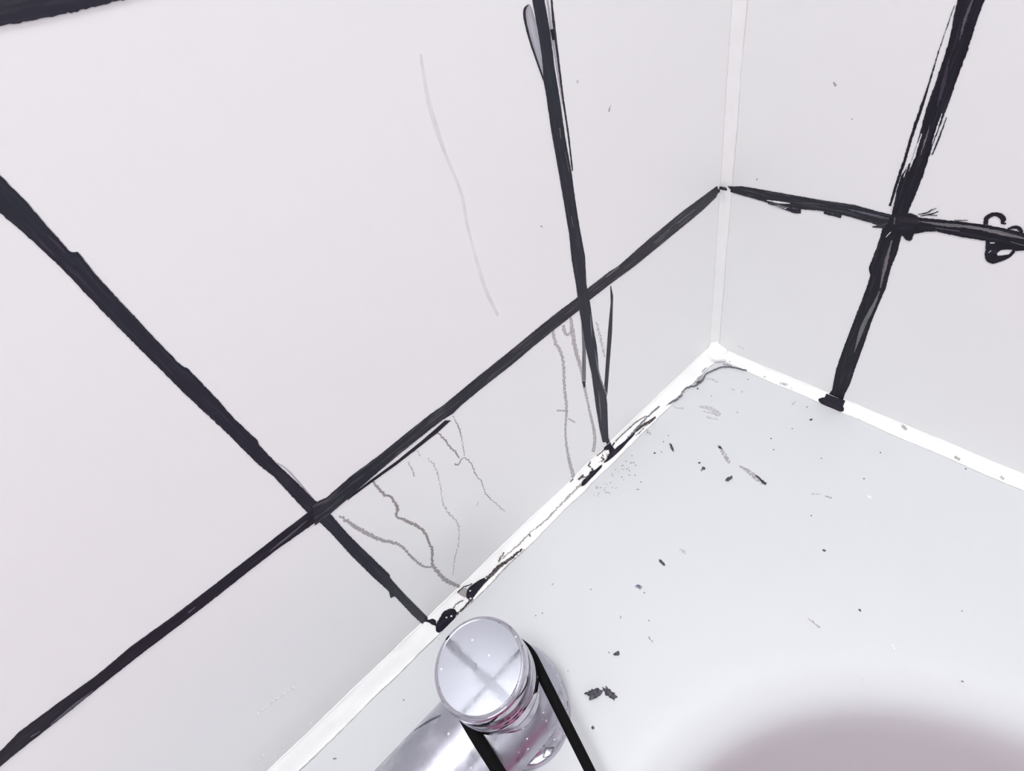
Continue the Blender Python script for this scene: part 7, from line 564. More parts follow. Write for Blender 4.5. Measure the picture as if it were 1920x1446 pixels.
('strip', 'ink_line', 'L', [(-757.4, 12.0), (-757.6, 30.3), (-756.9, 48.6), (-757.4, 66.9), (-757.0, 85.2), (-757.3, 103.5), (-758.2, 121.8), (-757.9, 140.1), (-757.4, 158.4), (-757.8, 176.7), (-757.3, 195.0), (-757.3, 213.3), (-757.5, 231.6), (-757.3, 249.9), (-758.5, 268.1), (-758.6, 286.4), (-758.5, 304.7), (-757.9, 323.0), (-757.8, 341.3), (-758.2, 359.6), (-757.4, 377.9), (-758.3, 396.2), (-757.2, 414.5), (-757.3, 432.8), (-757.2, 451.1), (-758.5, 469.4), (-758.2, 487.7), (-758.1, 506.0), (-757.3, 524.3), (-757.9, 542.6), (-758.0, 560.9), (-758.1, 579.2), (-757.1, 597.5), (-758.1, 615.8), (-758.4, 634.1), (-758.2, 652.4), (-757.2, 670.7), (-758.6, 689.0), (-758.3, 707.3), (-757.7, 725.6), (-758.0, 743.9), (-757.9, 762.1), (-757.9, 780.4), (-758.0, 798.7), (-757.5, 817.0), (-757.6, 835.3), (-757.5, 853.6), (-757.4, 871.9), (-757.7, 890.2), (-758.2, 908.5), (-757.5, 926.8), (-757.8, 945.1), (-757.3, 963.4), (-758.1, 981.7), (-757.2, 1000.0)], [(-749.4, 12.0), (-749.3, 30.3), (-749.0, 48.6), (-748.6, 66.9), (-749.1, 85.2), (-748.9, 103.5), (-748.8, 121.8), (-748.3, 140.1), (-748.1, 158.4), (-748.7, 176.7), (-749.6, 195.0), (-748.8, 213.3), (-748.4, 231.6), (-748.6, 249.9), (-748.6, 268.1), (-748.4, 286.4), (-749.6, 304.7), (-749.2, 323.0), (-748.5, 341.3), (-749.4, 359.6), (-749.6, 377.9), (-748.4, 396.2), (-749.5, 414.5), (-748.1, 432.8), (-748.8, 451.1), (-749.4, 469.4), (-749.1, 487.7), (-748.9, 506.0), (-748.2, 524.3), (-748.1, 542.6), (-748.1, 560.9), (-749.6, 579.2), (-748.1, 597.5), (-748.4, 615.8), (-749.1, 634.1), (-748.6, 652.4), (-748.8, 670.7), (-748.8, 689.0), (-749.6, 707.3), (-748.9, 725.6), (-748.3, 743.9), (-748.8, 762.1), (-748.6, 780.4), (-749.0, 798.7), (-748.3, 817.0), (-748.5, 835.3), (-748.1, 853.6), (-749.0, 871.9), (-748.3, 890.2), (-749.3, 908.5), (-748.5, 926.8), (-749.4, 945.1), (-748.5, 963.4), (-748.4, 981.7), (-748.9, 1000.0)], 'ink', 0.35, 0.3, None),
('strip', 'ink_line', 'L', [(-957.4, 12.0), (-957.0, 30.3), (-957.6, 48.6), (-958.0, 66.9), (-957.2, 85.2), (-957.3, 103.5), (-958.2, 121.8), (-958.3, 140.1), (-958.6, 158.4), (-957.7, 176.7), (-957.5, 195.0), (-957.7, 213.3), (-957.2, 231.6), (-958.1, 249.9), (-957.9, 268.1), (-957.6, 286.4), (-957.4, 304.7), (-957.9, 323.0), (-957.4, 341.3), (-957.8, 359.6), (-957.9, 377.9), (-957.5, 396.2), (-957.1, 414.5), (-958.1, 432.8), (-957.9, 451.1), (-957.6, 469.4), (-957.7, 487.7), (-958.2, 506.0), (-958.3, 524.3), (-958.7, 542.6), (-957.8, 560.9), (-957.3, 579.2), (-958.3, 597.5), (-958.4, 615.8), (-958.6, 634.1), (-957.4, 652.4), (-958.0, 670.7), (-958.3, 689.0), (-958.4, 707.3), (-957.7, 725.6), (-958.4, 743.9), (-957.3, 762.1), (-957.5, 780.4), (-957.7, 798.7), (-957.4, 817.0), (-957.2, 835.3), (-958.3, 853.6), (-958.0, 871.9), (-957.1, 890.2), (-958.1, 908.5), (-958.6, 926.8), (-958.6, 945.1), (-958.2, 963.4), (-957.8, 981.7), (-957.8, 1000.0)], [(-949.4, 12.0), (-949.8, 30.3), (-949.8, 48.6), (-949.7, 66.9), (-948.7, 85.2), (-949.4, 103.5), (-948.9, 121.8), (-948.4, 140.1), (-949.6, 158.4), (-949.0, 176.7), (-948.3, 195.0), (-948.2, 213.3), (-949.0, 231.6), (-948.4, 249.9), (-948.2, 268.1), (-949.1, 286.4), (-949.4, 304.7), (-948.5, 323.0), (-948.9, 341.3), (-948.1, 359.6), (-948.4, 377.9), (-948.2, 396.2), (-949.4, 414.5), (-948.8, 432.8), (-948.7, 451.1), (-948.6, 469.4), (-948.7, 487.7), (-949.2, 506.0), (-948.4, 524.3), (-949.6, 542.6), (-949.4, 560.9), (-948.9, 579.2), (-949.5, 597.5), (-948.3, 615.8), (-948.5, 634.1), (-948.5, 652.4), (-949.2, 670.7), (-949.1, 689.0), (-948.3, 707.3), (-949.5, 725.6), (-949.4, 743.9), (-948.3, 762.1), (-949.3, 780.4), (-948.5, 798.7), (-949.2, 817.0), (-949.3, 835.3), (-948.7, 853.6), (-948.2, 871.9), (-949.2, 890.2), (-949.1, 908.5), (-949.3, 926.8), (-948.5, 945.1), (-948.2, 963.4), (-949.1, 981.7), (-948.5, 1000.0)], 'ink', 0.35, 0.3, None),
('strip', 'ink_line', 'R', [(-317.1, 10.0), (-317.6, 28.0), (-317.7, 46.0), (-317.8, 64.0), (-317.1, 82.0), (-317.6, 100.0), (-317.2, 118.0), (-317.0, 136.0), (-316.9, 154.0), (-318.1, 172.0), (-317.2, 190.0), (-317.8, 208.0), (-317.1, 226.0), (-316.8, 244.0), (-317.0, 262.0), (-316.9, 280.0), (-317.1, 298.0), (-317.0, 316.0), (-317.4, 334.0), (-317.9, 352.0), (-317.5, 370.0), (-317.7, 388.0), (-317.2, 406.0), (-318.4, 424.0), (-317.8, 442.0), (-316.8, 460.0), (-318.1, 478.0), (-317.8, 496.0), (-317.1, 514.0), (-316.9, 532.0), (-317.2, 550.0), (-317.7, 568.0), (-317.1, 586.0), (-318.0, 604.0), (-317.6, 622.0), (-318.1, 640.0), (-317.7, 658.0), (-317.0, 676.0), (-317.9, 694.0), (-317.9, 712.0), (-317.4, 730.0), (-318.0, 748.0), (-317.3, 766.0), (-317.4, 784.0), (-318.4, 802.0), (-317.4, 820.0), (-318.2, 838.0), (-317.5, 856.0), (-318.0, 874.0), (-318.1, 892.0), (-317.9, 910.0), (-317.6, 928.0), (-318.3, 946.0), (-318.3, 964.0), (-317.6, 982.0), (-317.4, 1000.0)], [(-309.1, 10.0), (-308.8, 28.0), (-309.6, 46.0), (-308.9, 64.0), (-309.5, 82.0), (-309.3, 100.0), (-308.7, 118.0), (-309.2, 136.0), (-308.9, 154.0), (-309.0, 172.0), (-309.2, 190.0), (-308.2, 208.0), (-308.1, 226.0), (-309.2, 244.0), (-308.2, 262.0), (-308.2, 280.0), (-308.9, 298.0), (-308.1, 316.0), (-307.9, 334.0), (-308.5, 352.0), (-308.5, 370.0), (-307.9, 388.0), (-309.1, 406.0), (-308.3, 424.0), (-308.7, 442.0), (-309.1, 460.0), (-309.0, 478.0), (-308.6, 496.0), (-309.3, 514.0), (-308.3, 532.0), (-308.6, 550.0), (-308.2, 568.0), (-308.7, 586.0), (-308.3, 604.0), (-308.4, 622.0), (-308.0, 640.0), (-309.3, 658.0), (-308.3, 676.0), (-308.7, 694.0), (-309.1, 712.0), (-308.8, 730.0), (-307.9, 748.0), (-309.3, 766.0), (-308.0, 784.0), (-309.3, 802.0), (-308.7, 820.0), (-308.5, 838.0), (-307.9, 856.0), (-308.0, 874.0), (-307.8, 892.0), (-308.2, 910.0), (-308.3, 928.0), (-307.9, 946.0), (-308.3, 964.0), (-308.7, 982.0), (-307.9, 1000.0)], 'ink_black', 0.35, 0.3, None),
('strip', 'ink_line', 'R', [(-517.1, 10.0), (-517.4, 28.0), (-517.1, 46.0), (-518.0, 64.0), (-517.1, 82.0), (-518.0, 100.0), (-517.8, 118.0), (-517.4, 136.0), (-517.1, 154.0), (-518.1, 172.0), (-517.7, 190.0), (-518.4, 208.0), (-518.2, 226.0), (-517.0, 244.0), (-517.0, 262.0), (-517.3, 280.0), (-517.8, 298.0), (-517.6, 316.0), (-518.4, 334.0), (-518.3, 352.0), (-516.9, 370.0), (-517.3, 388.0), (-517.0, 406.0), (-518.2, 424.0), (-517.3, 442.0), (-516.9, 460.0), (-517.7, 478.0), (-517.7, 496.0), (-517.9, 514.0), (-517.2, 532.0), (-517.9, 550.0), (-517.4, 568.0), (-517.4, 586.0), (-518.3, 604.0), (-517.5, 622.0), (-517.6, 640.0), (-516.8, 658.0), (-517.6, 676.0), (-517.4, 694.0), (-518.1, 712.0), (-518.1, 730.0), (-517.8, 748.0), (-518.0, 766.0), (-517.4, 784.0), (-518.2, 802.0), (-518.1, 820.0), (-517.5, 838.0), (-518.3, 856.0), (-517.9, 874.0), (-517.3, 892.0), (-518.1, 910.0), (-518.0, 928.0), (-517.5, 946.0), (-518.0, 964.0), (-517.7, 982.0), (-518.2, 1000.0)], [(-509.1, 10.0), (-509.7, 28.0), (-509.2, 46.0), (-508.6, 64.0), (-508.9, 82.0), (-508.8, 100.0), (-509.0, 118.0), (-508.3, 136.0), (-508.4, 154.0), (-507.8, 172.0), (-508.4, 190.0), (-508.1, 208.0), (-508.6, 226.0), (-508.1, 244.0), (-508.3, 262.0), (-508.1, 280.0), (-508.6, 298.0), (-508.9, 316.0), (-508.5, 334.0), (-509.2, 352.0), (-509.1, 370.0), (-507.8, 388.0), (-508.6, 406.0), (-508.9, 424.0), (-509.1, 442.0), (-508.5, 460.0), (-509.1, 478.0), (-508.6, 496.0), (-509.0, 514.0), (-508.0, 532.0), (-508.2, 550.0), (-508.5, 568.0), (-508.3, 586.0), (-508.6, 604.0), (-508.3, 622.0), (-508.8, 640.0), (-508.1, 658.0), (-508.1, 676.0), (-508.0, 694.0), (-509.0, 712.0), (-509.3, 730.0), (-508.2, 748.0), (-508.9, 766.0), (-509.1, 784.0), (-508.5, 802.0), (-508.6, 820.0), (-507.9, 838.0), (-508.2, 856.0), (-508.0, 874.0), (-508.9, 892.0), (-508.3, 910.0), (-508.3, 928.0), (-509.2, 946.0), (-508.0, 964.0), (-508.9, 982.0), (-509.1, 1000.0)], 'ink_black', 0.35, 0.3, None),
('strip', 'ink_line', 'R', [(-717.1, 10.0), (-717.1, 28.0), (-716.4, 46.0), (-716.9, 64.0), (-716.6, 82.0), (-717.4, 100.0), (-716.9, 118.0), (-718.1, 136.0), (-717.5, 154.0), (-718.2, 172.0), (-717.5, 190.0), (-717.2, 208.0), (-717.4, 226.0), (-717.6, 244.0), (-718.2, 262.0), (-717.4, 280.0), (-718.3, 298.0), (-717.1, 316.0), (-717.3, 334.0), (-718.3, 352.0), (-717.3, 370.0), (-716.9, 388.0), (-717.7, 406.0), (-718.0, 424.0), (-717.7, 442.0), (-717.0, 460.0), (-717.3, 478.0), (-718.2, 496.0), (-718.2, 514.0), (-718.2, 532.0), (-718.0, 550.0), (-717.9, 568.0), (-717.3, 586.0), (-717.7, 604.0), (-718.3, 622.0), (-718.4, 640.0), (-718.1, 658.0), (-717.7, 676.0), (-716.9, 694.0), (-717.9, 712.0), (-717.0, 730.0), (-717.2, 748.0), (-717.2, 766.0), (-717.6, 784.0), (-717.0, 802.0), (-717.8, 820.0), (-717.1, 838.0), (-717.7, 856.0), (-718.4, 874.0), (-717.1, 892.0), (-717.2, 910.0), (-718.1, 928.0), (-717.0, 946.0), (-717.6, 964.0), (-717.6, 982.0), (-717.6, 1000.0)], [(-709.1, 10.0), (-708.6, 28.0), (-708.3, 46.0), (-709.0, 64.0), (-709.1, 82.0), (-708.1, 100.0), (-709.4, 118.0), (-708.1, 136.0), (-708.6, 154.0), (-708.7, 172.0), (-708.7, 190.0), (-709.0, 208.0), (-709.3, 226.0), (-708.2, 244.0), (-709.2, 262.0), (-708.0, 280.0), (-708.9, 298.0), (-708.1, 316.0), (-708.4, 334.0), (-709.0, 352.0), (-708.5, 370.0), (-708.6, 388.0), (-708.7, 406.0), (-708.3, 424.0), (-708.1, 442.0), (-709.1, 460.0), (-709.1, 478.0), (-708.1, 496.0), (-708.8, 514.0), (-707.9, 532.0), (-708.1, 550.0), (-709.4, 568.0), (-709.0, 586.0), (-708.5, 604.0), (-709.0, 622.0), (-709.2, 640.0), (-708.9, 658.0), (-708.4, 676.0), (-708.5, 694.0), (-709.0, 712.0), (-708.4, 730.0), (-709.1, 748.0), (-708.5, 766.0), (-708.8, 784.0), (-709.1, 802.0), (-708.8, 820.0), (-708.1, 838.0), (-708.9, 856.0), (-708.6, 874.0), (-708.6, 892.0), (-708.1, 910.0), (-709.3, 928.0), (-708.3, 946.0), (-708.9, 964.0), (-709.2, 982.0), (-708.5, 1000.0)], 'ink_black', 0.35, 0.3, None),
('strip', 'ink_line', 'R', [(-917.1, 10.0), (-917.3, 28.0), (-917.2, 46.0), (-917.5, 64.0), (-918.0, 82.0), (-917.7, 100.0), (-918.2, 118.0), (-918.1, 136.0), (-917.7, 154.0), (-916.9, 172.0), (-917.4, 190.0), (-918.3, 208.0), (-917.8, 226.0), (-917.7, 244.0), (-918.4, 262.0), (-917.5, 280.0), (-916.9, 298.0), (-917.1, 316.0), (-917.1, 334.0), (-918.4, 352.0), (-918.4, 370.0), (-917.4, 388.0), (-917.1, 406.0), (-918.1, 424.0), (-917.2, 442.0), (-916.9, 460.0), (-917.7, 478.0), (-917.0, 496.0), (-917.2, 514.0), (-918.1, 532.0), (-918.0, 550.0), (-918.2, 568.0), (-917.4, 586.0), (-918.1, 604.0), (-917.7, 622.0), (-917.1, 640.0), (-917.2, 658.0), (-918.1, 676.0), (-917.3, 694.0), (-918.3, 712.0), (-917.7, 730.0), (-918.1, 748.0), (-917.2, 766.0), (-917.1, 784.0), (-917.4, 802.0), (-917.4, 820.0), (-918.1, 838.0), (-917.4, 856.0), (-917.0, 874.0), (-917.4, 892.0), (-918.2, 910.0), (-917.5, 928.0), (-918.1, 946.0), (-917.9, 964.0), (-916.8, 982.0), (-916.9, 1000.0)], [(-909.1, 10.0), (-909.8, 28.0), (-908.9, 46.0), (-909.2, 64.0), (-908.6, 82.0), (-908.1, 100.0), (-909.4, 118.0), (-908.7, 136.0), (-909.4, 154.0), (-908.1, 172.0), (-907.8, 190.0), (-908.5, 208.0), (-908.5, 226.0), (-908.1, 244.0), (-908.9, 262.0), (-908.8, 280.0), (-909.2, 298.0), (-908.2, 316.0), (-908.5, 334.0), (-908.8, 352.0), (-909.0, 370.0), (-909.2, 388.0), (-908.8, 406.0), (-908.4, 424.0), (-909.3, 442.0), (-908.9, 460.0), (-909.4, 478.0), (-908.3, 496.0), (-909.3, 514.0), (-909.3, 532.0), (-909.3, 550.0), (-908.7, 568.0), (-909.1, 586.0), (-908.7, 604.0), (-908.9, 622.0), (-908.9, 640.0), (-908.2, 658.0), (-908.2, 676.0), (-908.9, 694.0), (-908.7, 712.0), (-909.3, 730.0), (-908.7, 748.0), (-908.7, 766.0), (-908.8, 784.0), (-908.7, 802.0), (-909.1, 820.0), (-908.6, 838.0), (-908.4, 856.0), (-908.9, 874.0), (-908.6, 892.0), (-908.7, 910.0), (-908.4, 928.0), (-908.9, 946.0), (-908.8, 964.0), (-909.3, 982.0), (-908.8, 1000.0)], 'ink_black', 0.35, 0.3, None),
('strip', 'ink_line', 'L', [(-8.0, 562.6), (-26.1, 562.2), (-44.3, 562.2), (-62.4, 563.0), (-80.5, 562.4), (-98.6, 562.6), (-116.8, 563.1), (-134.9, 562.9), (-153.0, 562.2), (-171.1, 562.6), (-189.3, 562.0), (-207.4, 561.6), (-225.5, 562.0), (-243.7, 562.6), (-261.8, 562.6), (-279.9, 562.1), (-298.0, 561.6), (-316.2, 562.5), (-334.3, 561.9), (-352.4, 562.6), (-370.5, 562.0), (-388.7, 562.1), (-406.8, 562.2), (-424.9, 561.5), (-443.0, 562.3), (-461.2, 561.8), (-479.3, 562.7), (-497.4, 562.3), (-515.6, 562.2), (-533.7, 561.6), (-551.8, 562.6), (-569.9, 562.4), (-588.1, 562.0), (-606.2, 561.5), (-624.3, 562.5), (-642.4, 562.0), (-660.6, 561.8), (-678.7, 562.5), (-696.8, 561.9), (-715.0, 561.6), (-733.1, 562.1), (-751.2, 561.8), (-769.3, 561.9), (-787.5, 562.2), (-805.6, 562.9), (-823.7, 561.4), (-841.8, 561.4), (-860.0, 561.9), (-878.1, 562.2), (-896.2, 562.3), (-914.3, 561.9), (-932.5, 562.4), (-950.6, 562.7), (-968.7, 561.4), (-986.9, 561.9), (-1005.0, 562.1), (-1023.1, 561.8), (-1041.2, 562.4), (-1059.4, 562.6), (-1077.5, 562.2), (-1095.6, 561.9), (-1113.7, 561.7), (-1131.9, 562.9), (-1150.0, 562.9)], [(-8.0, 570.6), (-26.1, 570.6), (-44.3, 570.4), (-62.4, 571.3), (-80.5, 570.4), (-98.6, 571.5), (-116.8, 571.5), (-134.9, 571.6), (-153.0, 570.4), (-171.1, 570.9), (-189.3, 571.6), (-207.4, 570.7), (-225.5, 571.6), (-243.7, 571.6), (-261.8, 571.3), (-279.9, 571.2), (-298.0, 570.6), (-316.2, 571.9), (-334.3, 571.8), (-352.4, 570.9), (-370.5, 571.6), (-388.7, 570.5), (-406.8, 571.6), (-424.9, 570.5), (-443.0, 571.8), (-461.2, 571.3), (-479.3, 571.1), (-497.4, 571.1), (-515.6, 570.5), (-533.7, 571.0), (-551.8, 571.3), (-569.9, 570.5), (-588.1, 570.4), (-606.2, 571.3), (-624.3, 571.8), (-642.4, 570.4), (-660.6, 570.4), (-678.7, 571.3), (-696.8, 571.9), (-715.0, 570.6), (-733.1, 570.5), (-751.2, 571.0), (-769.3, 570.5), (-787.5, 571.0), (-805.6, 571.4), (-823.7, 571.5), (-841.8, 570.5), (-860.0, 571.3), (-878.1, 571.6), (-896.2, 570.5), (-914.3, 571.7), (-932.5, 571.3), (-950.6, 571.9), (-968.7, 570.4), (-986.9, 571.8), (-1005.0, 570.5), (-1023.1, 571.1), (-1041.2, 570.4), (-1059.4, 571.7), (-1077.5, 571.2), (-1095.6, 571.0), (-1113.7, 571.5), (-1131.9, 571.4), (-1150.0, 571.2)], 'ink', 0.35, 0.3, None),
('strip', 'ink_line', 'R', [(-8.0, 562.6), (-26.2, 562.9), (-44.4, 563.1), (-62.6, 562.1), (-80.8, 562.8), (-99.0, 561.6), (-117.2, 562.4), (-135.4, 562.8), (-153.6, 561.9), (-171.8, 562.4), (-190.0, 562.7), (-208.2, 561.6), (-226.4, 562.1), (-244.6, 561.7), (-262.8, 562.7), (-281.0, 561.9), (-299.2, 562.8), (-317.4, 561.8), (-335.6, 562.8), (-353.8, 562.6), (-372.0, 562.0), (-390.2, 562.2), (-408.4, 562.1), (-426.6, 562.0), (-444.8, 561.8), (-463.0, 562.6), (-481.2, 561.5), (-499.4, 562.6), (-517.6, 561.8), (-535.8, 562.8), (-554.0, 562.5), (-572.2, 562.2), (-590.4, 562.6), (-608.6, 561.7), (-626.8, 562.2), (-645.0, 562.4), (-663.2, 562.9), (-681.4, 562.0), (-699.6, 562.9), (-717.8, 562.0), (-736.0, 561.6), (-754.2, 561.5), (-772.4, 561.4), (-790.6, 562.8), (-808.8, 562.6), (-827.0, 561.8), (-845.2, 561.9), (-863.4, 561.8), (-881.6, 562.1), (-899.8, 562.4), (-918.0, 561.6), (-936.2, 561.6), (-954.4, 561.7), (-972.6, 562.4), (-990.8, 561.7), (-1009.0, 562.1), (-1027.2, 562.0), (-1045.4, 562.3), (-1063.6, 562.8), (-1081.8, 561.8), (-1100.0, 562.4)], [(-8.0, 570.6), (-26.2, 571.4), (-44.4, 571.1), (-62.6, 570.1), (-80.8, 570.9), (-99.0, 570.4), (-117.2, 571.6), (-135.4, 571.5), (-153.6, 571.5), (-171.8, 571.3), (-190.0, 570.8), (-208.2, 570.5), (-226.4, 570.5), (-244.6, 571.4), (-262.8, 571.8), (-281.0, 571.4), (-299.2, 571.7), (-317.4, 571.0), (-335.6, 571.6), (-353.8, 571.6), (-372.0, 570.9), (-390.2, 570.8), (-408.4, 571.8), (-426.6, 571.0), (-444.8, 571.9), (-463.0, 571.2), (-481.2, 571.2), (-499.4, 570.6), (-517.6, 571.3), (-535.8, 570.5), (-554.0, 571.2), (-572.2, 570.8), (-590.4, 571.3), (-608.6, 570.9), (-626.8, 571.5), (-645.0, 571.6), (-663.2, 570.8), (-681.4, 570.5), (-699.6, 571.3), (-717.8, 571.4), (-736.0, 570.9), (-754.2, 571.7), (-772.4, 570.8), (-790.6, 571.6), (-808.8, 570.4), (-827.0, 571.5), (-845.2, 570.5), (-863.4, 570.7), (-881.6, 571.4), (-899.8, 570.9), (-918.0, 571.4), (-936.2, 570.4), (-954.4, 570.6), (-972.6, 571.4), (-990.8, 571.4), (-1009.0, 571.2), (-1027.2, 570.7), (-1045.4, 571.0), (-1063.6, 571.0), (-1081.8, 570.4), (-1100.0, 571.8)], 'ink_black', 0.35, 0.3, None),
('strip', 'ink_line', 'L', [(-8.0, 762.6), (-26.1, 761.9), (-44.3, 762.3), (-62.4, 762.6), (-80.5, 762.4), (-98.6, 762.6), (-116.8, 762.1), (-134.9, 761.8), (-153.0, 762.8), (-171.1, 761.8), (-189.3, 761.6), (-207.4, 762.4), (-225.5, 761.7), (-243.7, 762.0), (-261.8, 761.4), (-279.9, 762.4), (-298.0, 761.7), (-316.2, 762.8), (-334.3, 762.3), (-352.4, 762.4), (-370.5, 761.5), (-388.7, 762.9), (-406.8, 762.5), (-424.9, 762.4), (-443.0, 761.5), (-461.2, 762.4), (-479.3, 761.7), (-497.4, 762.3), (-515.6, 761.5), (-533.7, 762.4), (-551.8, 761.8), (-569.9, 762.8), (-588.1, 762.7), (-606.2, 762.4), (-624.3, 762.6), (-642.4, 762.9), (-660.6, 762.1), (-678.7, 762.9), (-696.8, 762.6), (-715.0, 761.5), (-733.1, 761.5), (-751.2, 762.6), (-769.3, 762.6), (-787.5, 762.6), (-805.6, 762.0), (-823.7, 761.8), (-841.8, 761.8), (-860.0, 761.7), (-878.1, 762.6), (-896.2, 762.8), (-914.3, 761.8), (-932.5, 762.3), (-950.6, 762.6), (-968.7, 762.1), (-986.9, 762.1), (-1005.0, 762.2), (-1023.1, 761.5), (-1041.2, 762.7), (-1059.4, 762.2), (-1077.5, 762.5), (-1095.6, 762.3), (-1113.7, 761.4), (-1131.9, 762.5), (-1150.0, 762.3)], [(-8.0, 770.6), (-26.1, 771.4), (-44.3, 770.3), (-62.4, 770.2), (-80.5, 770.2), (-98.6, 770.3), (-116.8, 770.7), (-134.9, 771.5), (-153.0, 771.4), (-171.1, 770.7), (-189.3, 770.4), (-207.4, 771.4), (-225.5, 771.9), (-243.7, 771.5), (-261.8, 771.8), (-279.9, 771.0), (-298.0, 771.2), (-316.2, 771.8), (-334.3, 770.6), (-352.4, 770.4), (-370.5, 770.6), (-388.7, 771.9), (-406.8, 771.3), (-424.9, 770.9), (-443.0, 771.5), (-461.2, 771.7), (-479.3, 771.7), (-497.4, 771.0), (-515.6, 771.1), (-533.7, 771.3), (-551.8, 771.2), (-569.9, 771.9), (-588.1, 771.3), (-606.2, 770.4), (-624.3, 771.0), (-642.4, 770.5), (-660.6, 771.0), (-678.7, 770.8), (-696.8, 771.7), (-715.0, 771.7), (-733.1, 771.1), (-751.2, 771.4), (-769.3, 771.8), (-787.5, 771.3), (-805.6, 770.5), (-823.7, 771.1), (-841.8, 771.2), (-860.0, 770.5), (-878.1, 771.4), (-896.2, 771.0), (-914.3, 770.6), (-932.5, 771.5), (-950.6, 770.8), (-968.7, 771.7), (-986.9, 771.7), (-1005.0, 770.5), (-1023.1, 771.0), (-1041.2, 771.2), (-1059.4, 770.3), (-1077.5, 770.5), (-1095.6, 770.9), (-1113.7, 770.4), (-1131.9, 770.4), (-1150.0, 770.9)], 'ink', 0.35, 0.3, None),
('strip', 'ink_line', 'R', [(-8.0, 762.6), (-26.2, 762.9), (-44.4, 761.9), (-62.6, 762.4), (-80.8, 761.7), (-99.0, 762.4), (-117.2, 762.3), (-135.4, 762.1), (-153.6, 762.9), (-171.8, 763.0), (-190.0, 761.7), (-208.2, 761.4), (-226.4, 762.4), (-244.6, 762.2), (-262.8, 761.8), (-281.0, 761.6), (-299.2, 762.3), (-317.4, 761.8), (-335.6, 762.2), (-353.8, 762.1), (-372.0, 761.9), (-390.2, 761.5), (-408.4, 761.4), (-426.6, 762.4), (-444.8, 761.7), (-463.0, 761.9), (-481.2, 762.3), (-499.4, 761.8), (-517.6, 762.0), (-535.8, 761.6), (-554.0, 761.8), (-572.2, 761.6), (-590.4, 761.6), (-608.6, 762.6), (-626.8, 761.7), (-645.0, 762.8), (-663.2, 761.5), (-681.4, 762.6), (-699.6, 762.6), (-717.8, 761.7), (-736.0, 761.8), (-754.2, 762.5), (-772.4, 762.0), (-790.6, 762.3), (-808.8, 762.6), (-827.0, 762.3), (-845.2, 762.2), (-863.4, 761.5), (-881.6, 762.4), (-899.8, 761.9), (-918.0, 762.8), (-936.2, 762.5), (-954.4, 762.4), (-972.6, 761.6), (-990.8, 761.8), (-1009.0, 761.8), (-1027.2, 761.6), (-1045.4, 762.7), (-1063.6, 761.9), (-1081.8, 762.6), (-1100.0, 761.8)], [(-8.0, 770.6), (-26.2, 771.2), (-44.4, 770.8), (-62.6, 770.4), (-80.8, 770.1), (-99.0, 770.9), (-117.2, 771.6), (-135.4, 770.4), (-153.6, 771.2), (-171.8, 770.9), (-190.0, 771.1), (-208.2, 771.1), (-226.4, 770.5), (-244.6, 771.0), (-262.8, 771.3), (-281.0, 771.1), (-299.2, 770.5), (-317.4, 770.9), (-335.6, 771.4), (-353.8, 770.6), (-372.0, 770.6), (-390.2, 771.9), (-408.4, 771.1), (-426.6, 771.2), (-444.8, 770.7), (-463.0, 770.9), (-481.2, 770.5), (-499.4, 770.9), (-517.6, 771.2), (-535.8, 771.5), (-554.0, 771.8), (-572.2, 770.6), (-590.4, 771.7), (-608.6, 770.8), (-626.8, 771.8), (-645.0, 771.6), (-663.2, 771.1), (-681.4, 770.7), (-699.6, 771.7), (-717.8, 770.8), (-736.0, 771.7), (-754.2, 771.8), (-772.4, 770.4), (-790.6, 770.9), (-808.8, 771.3), (-827.0, 771.9), (-845.2, 771.3), (-863.4, 770.4), (-881.6, 771.8), (-899.8, 771.7), (-918.0, 771.6), (-936.2, 770.8), (-954.4, 771.2), (-972.6, 771.4), (-990.8, 770.7), (-1009.0, 770.9), (-1027.2, 771.3), (-1045.4, 771.0), (-1063.6, 771.4), (-1081.8, 770.7), (-1100.0, 770.5)], 'ink_black', 0.35, 0.3, None),
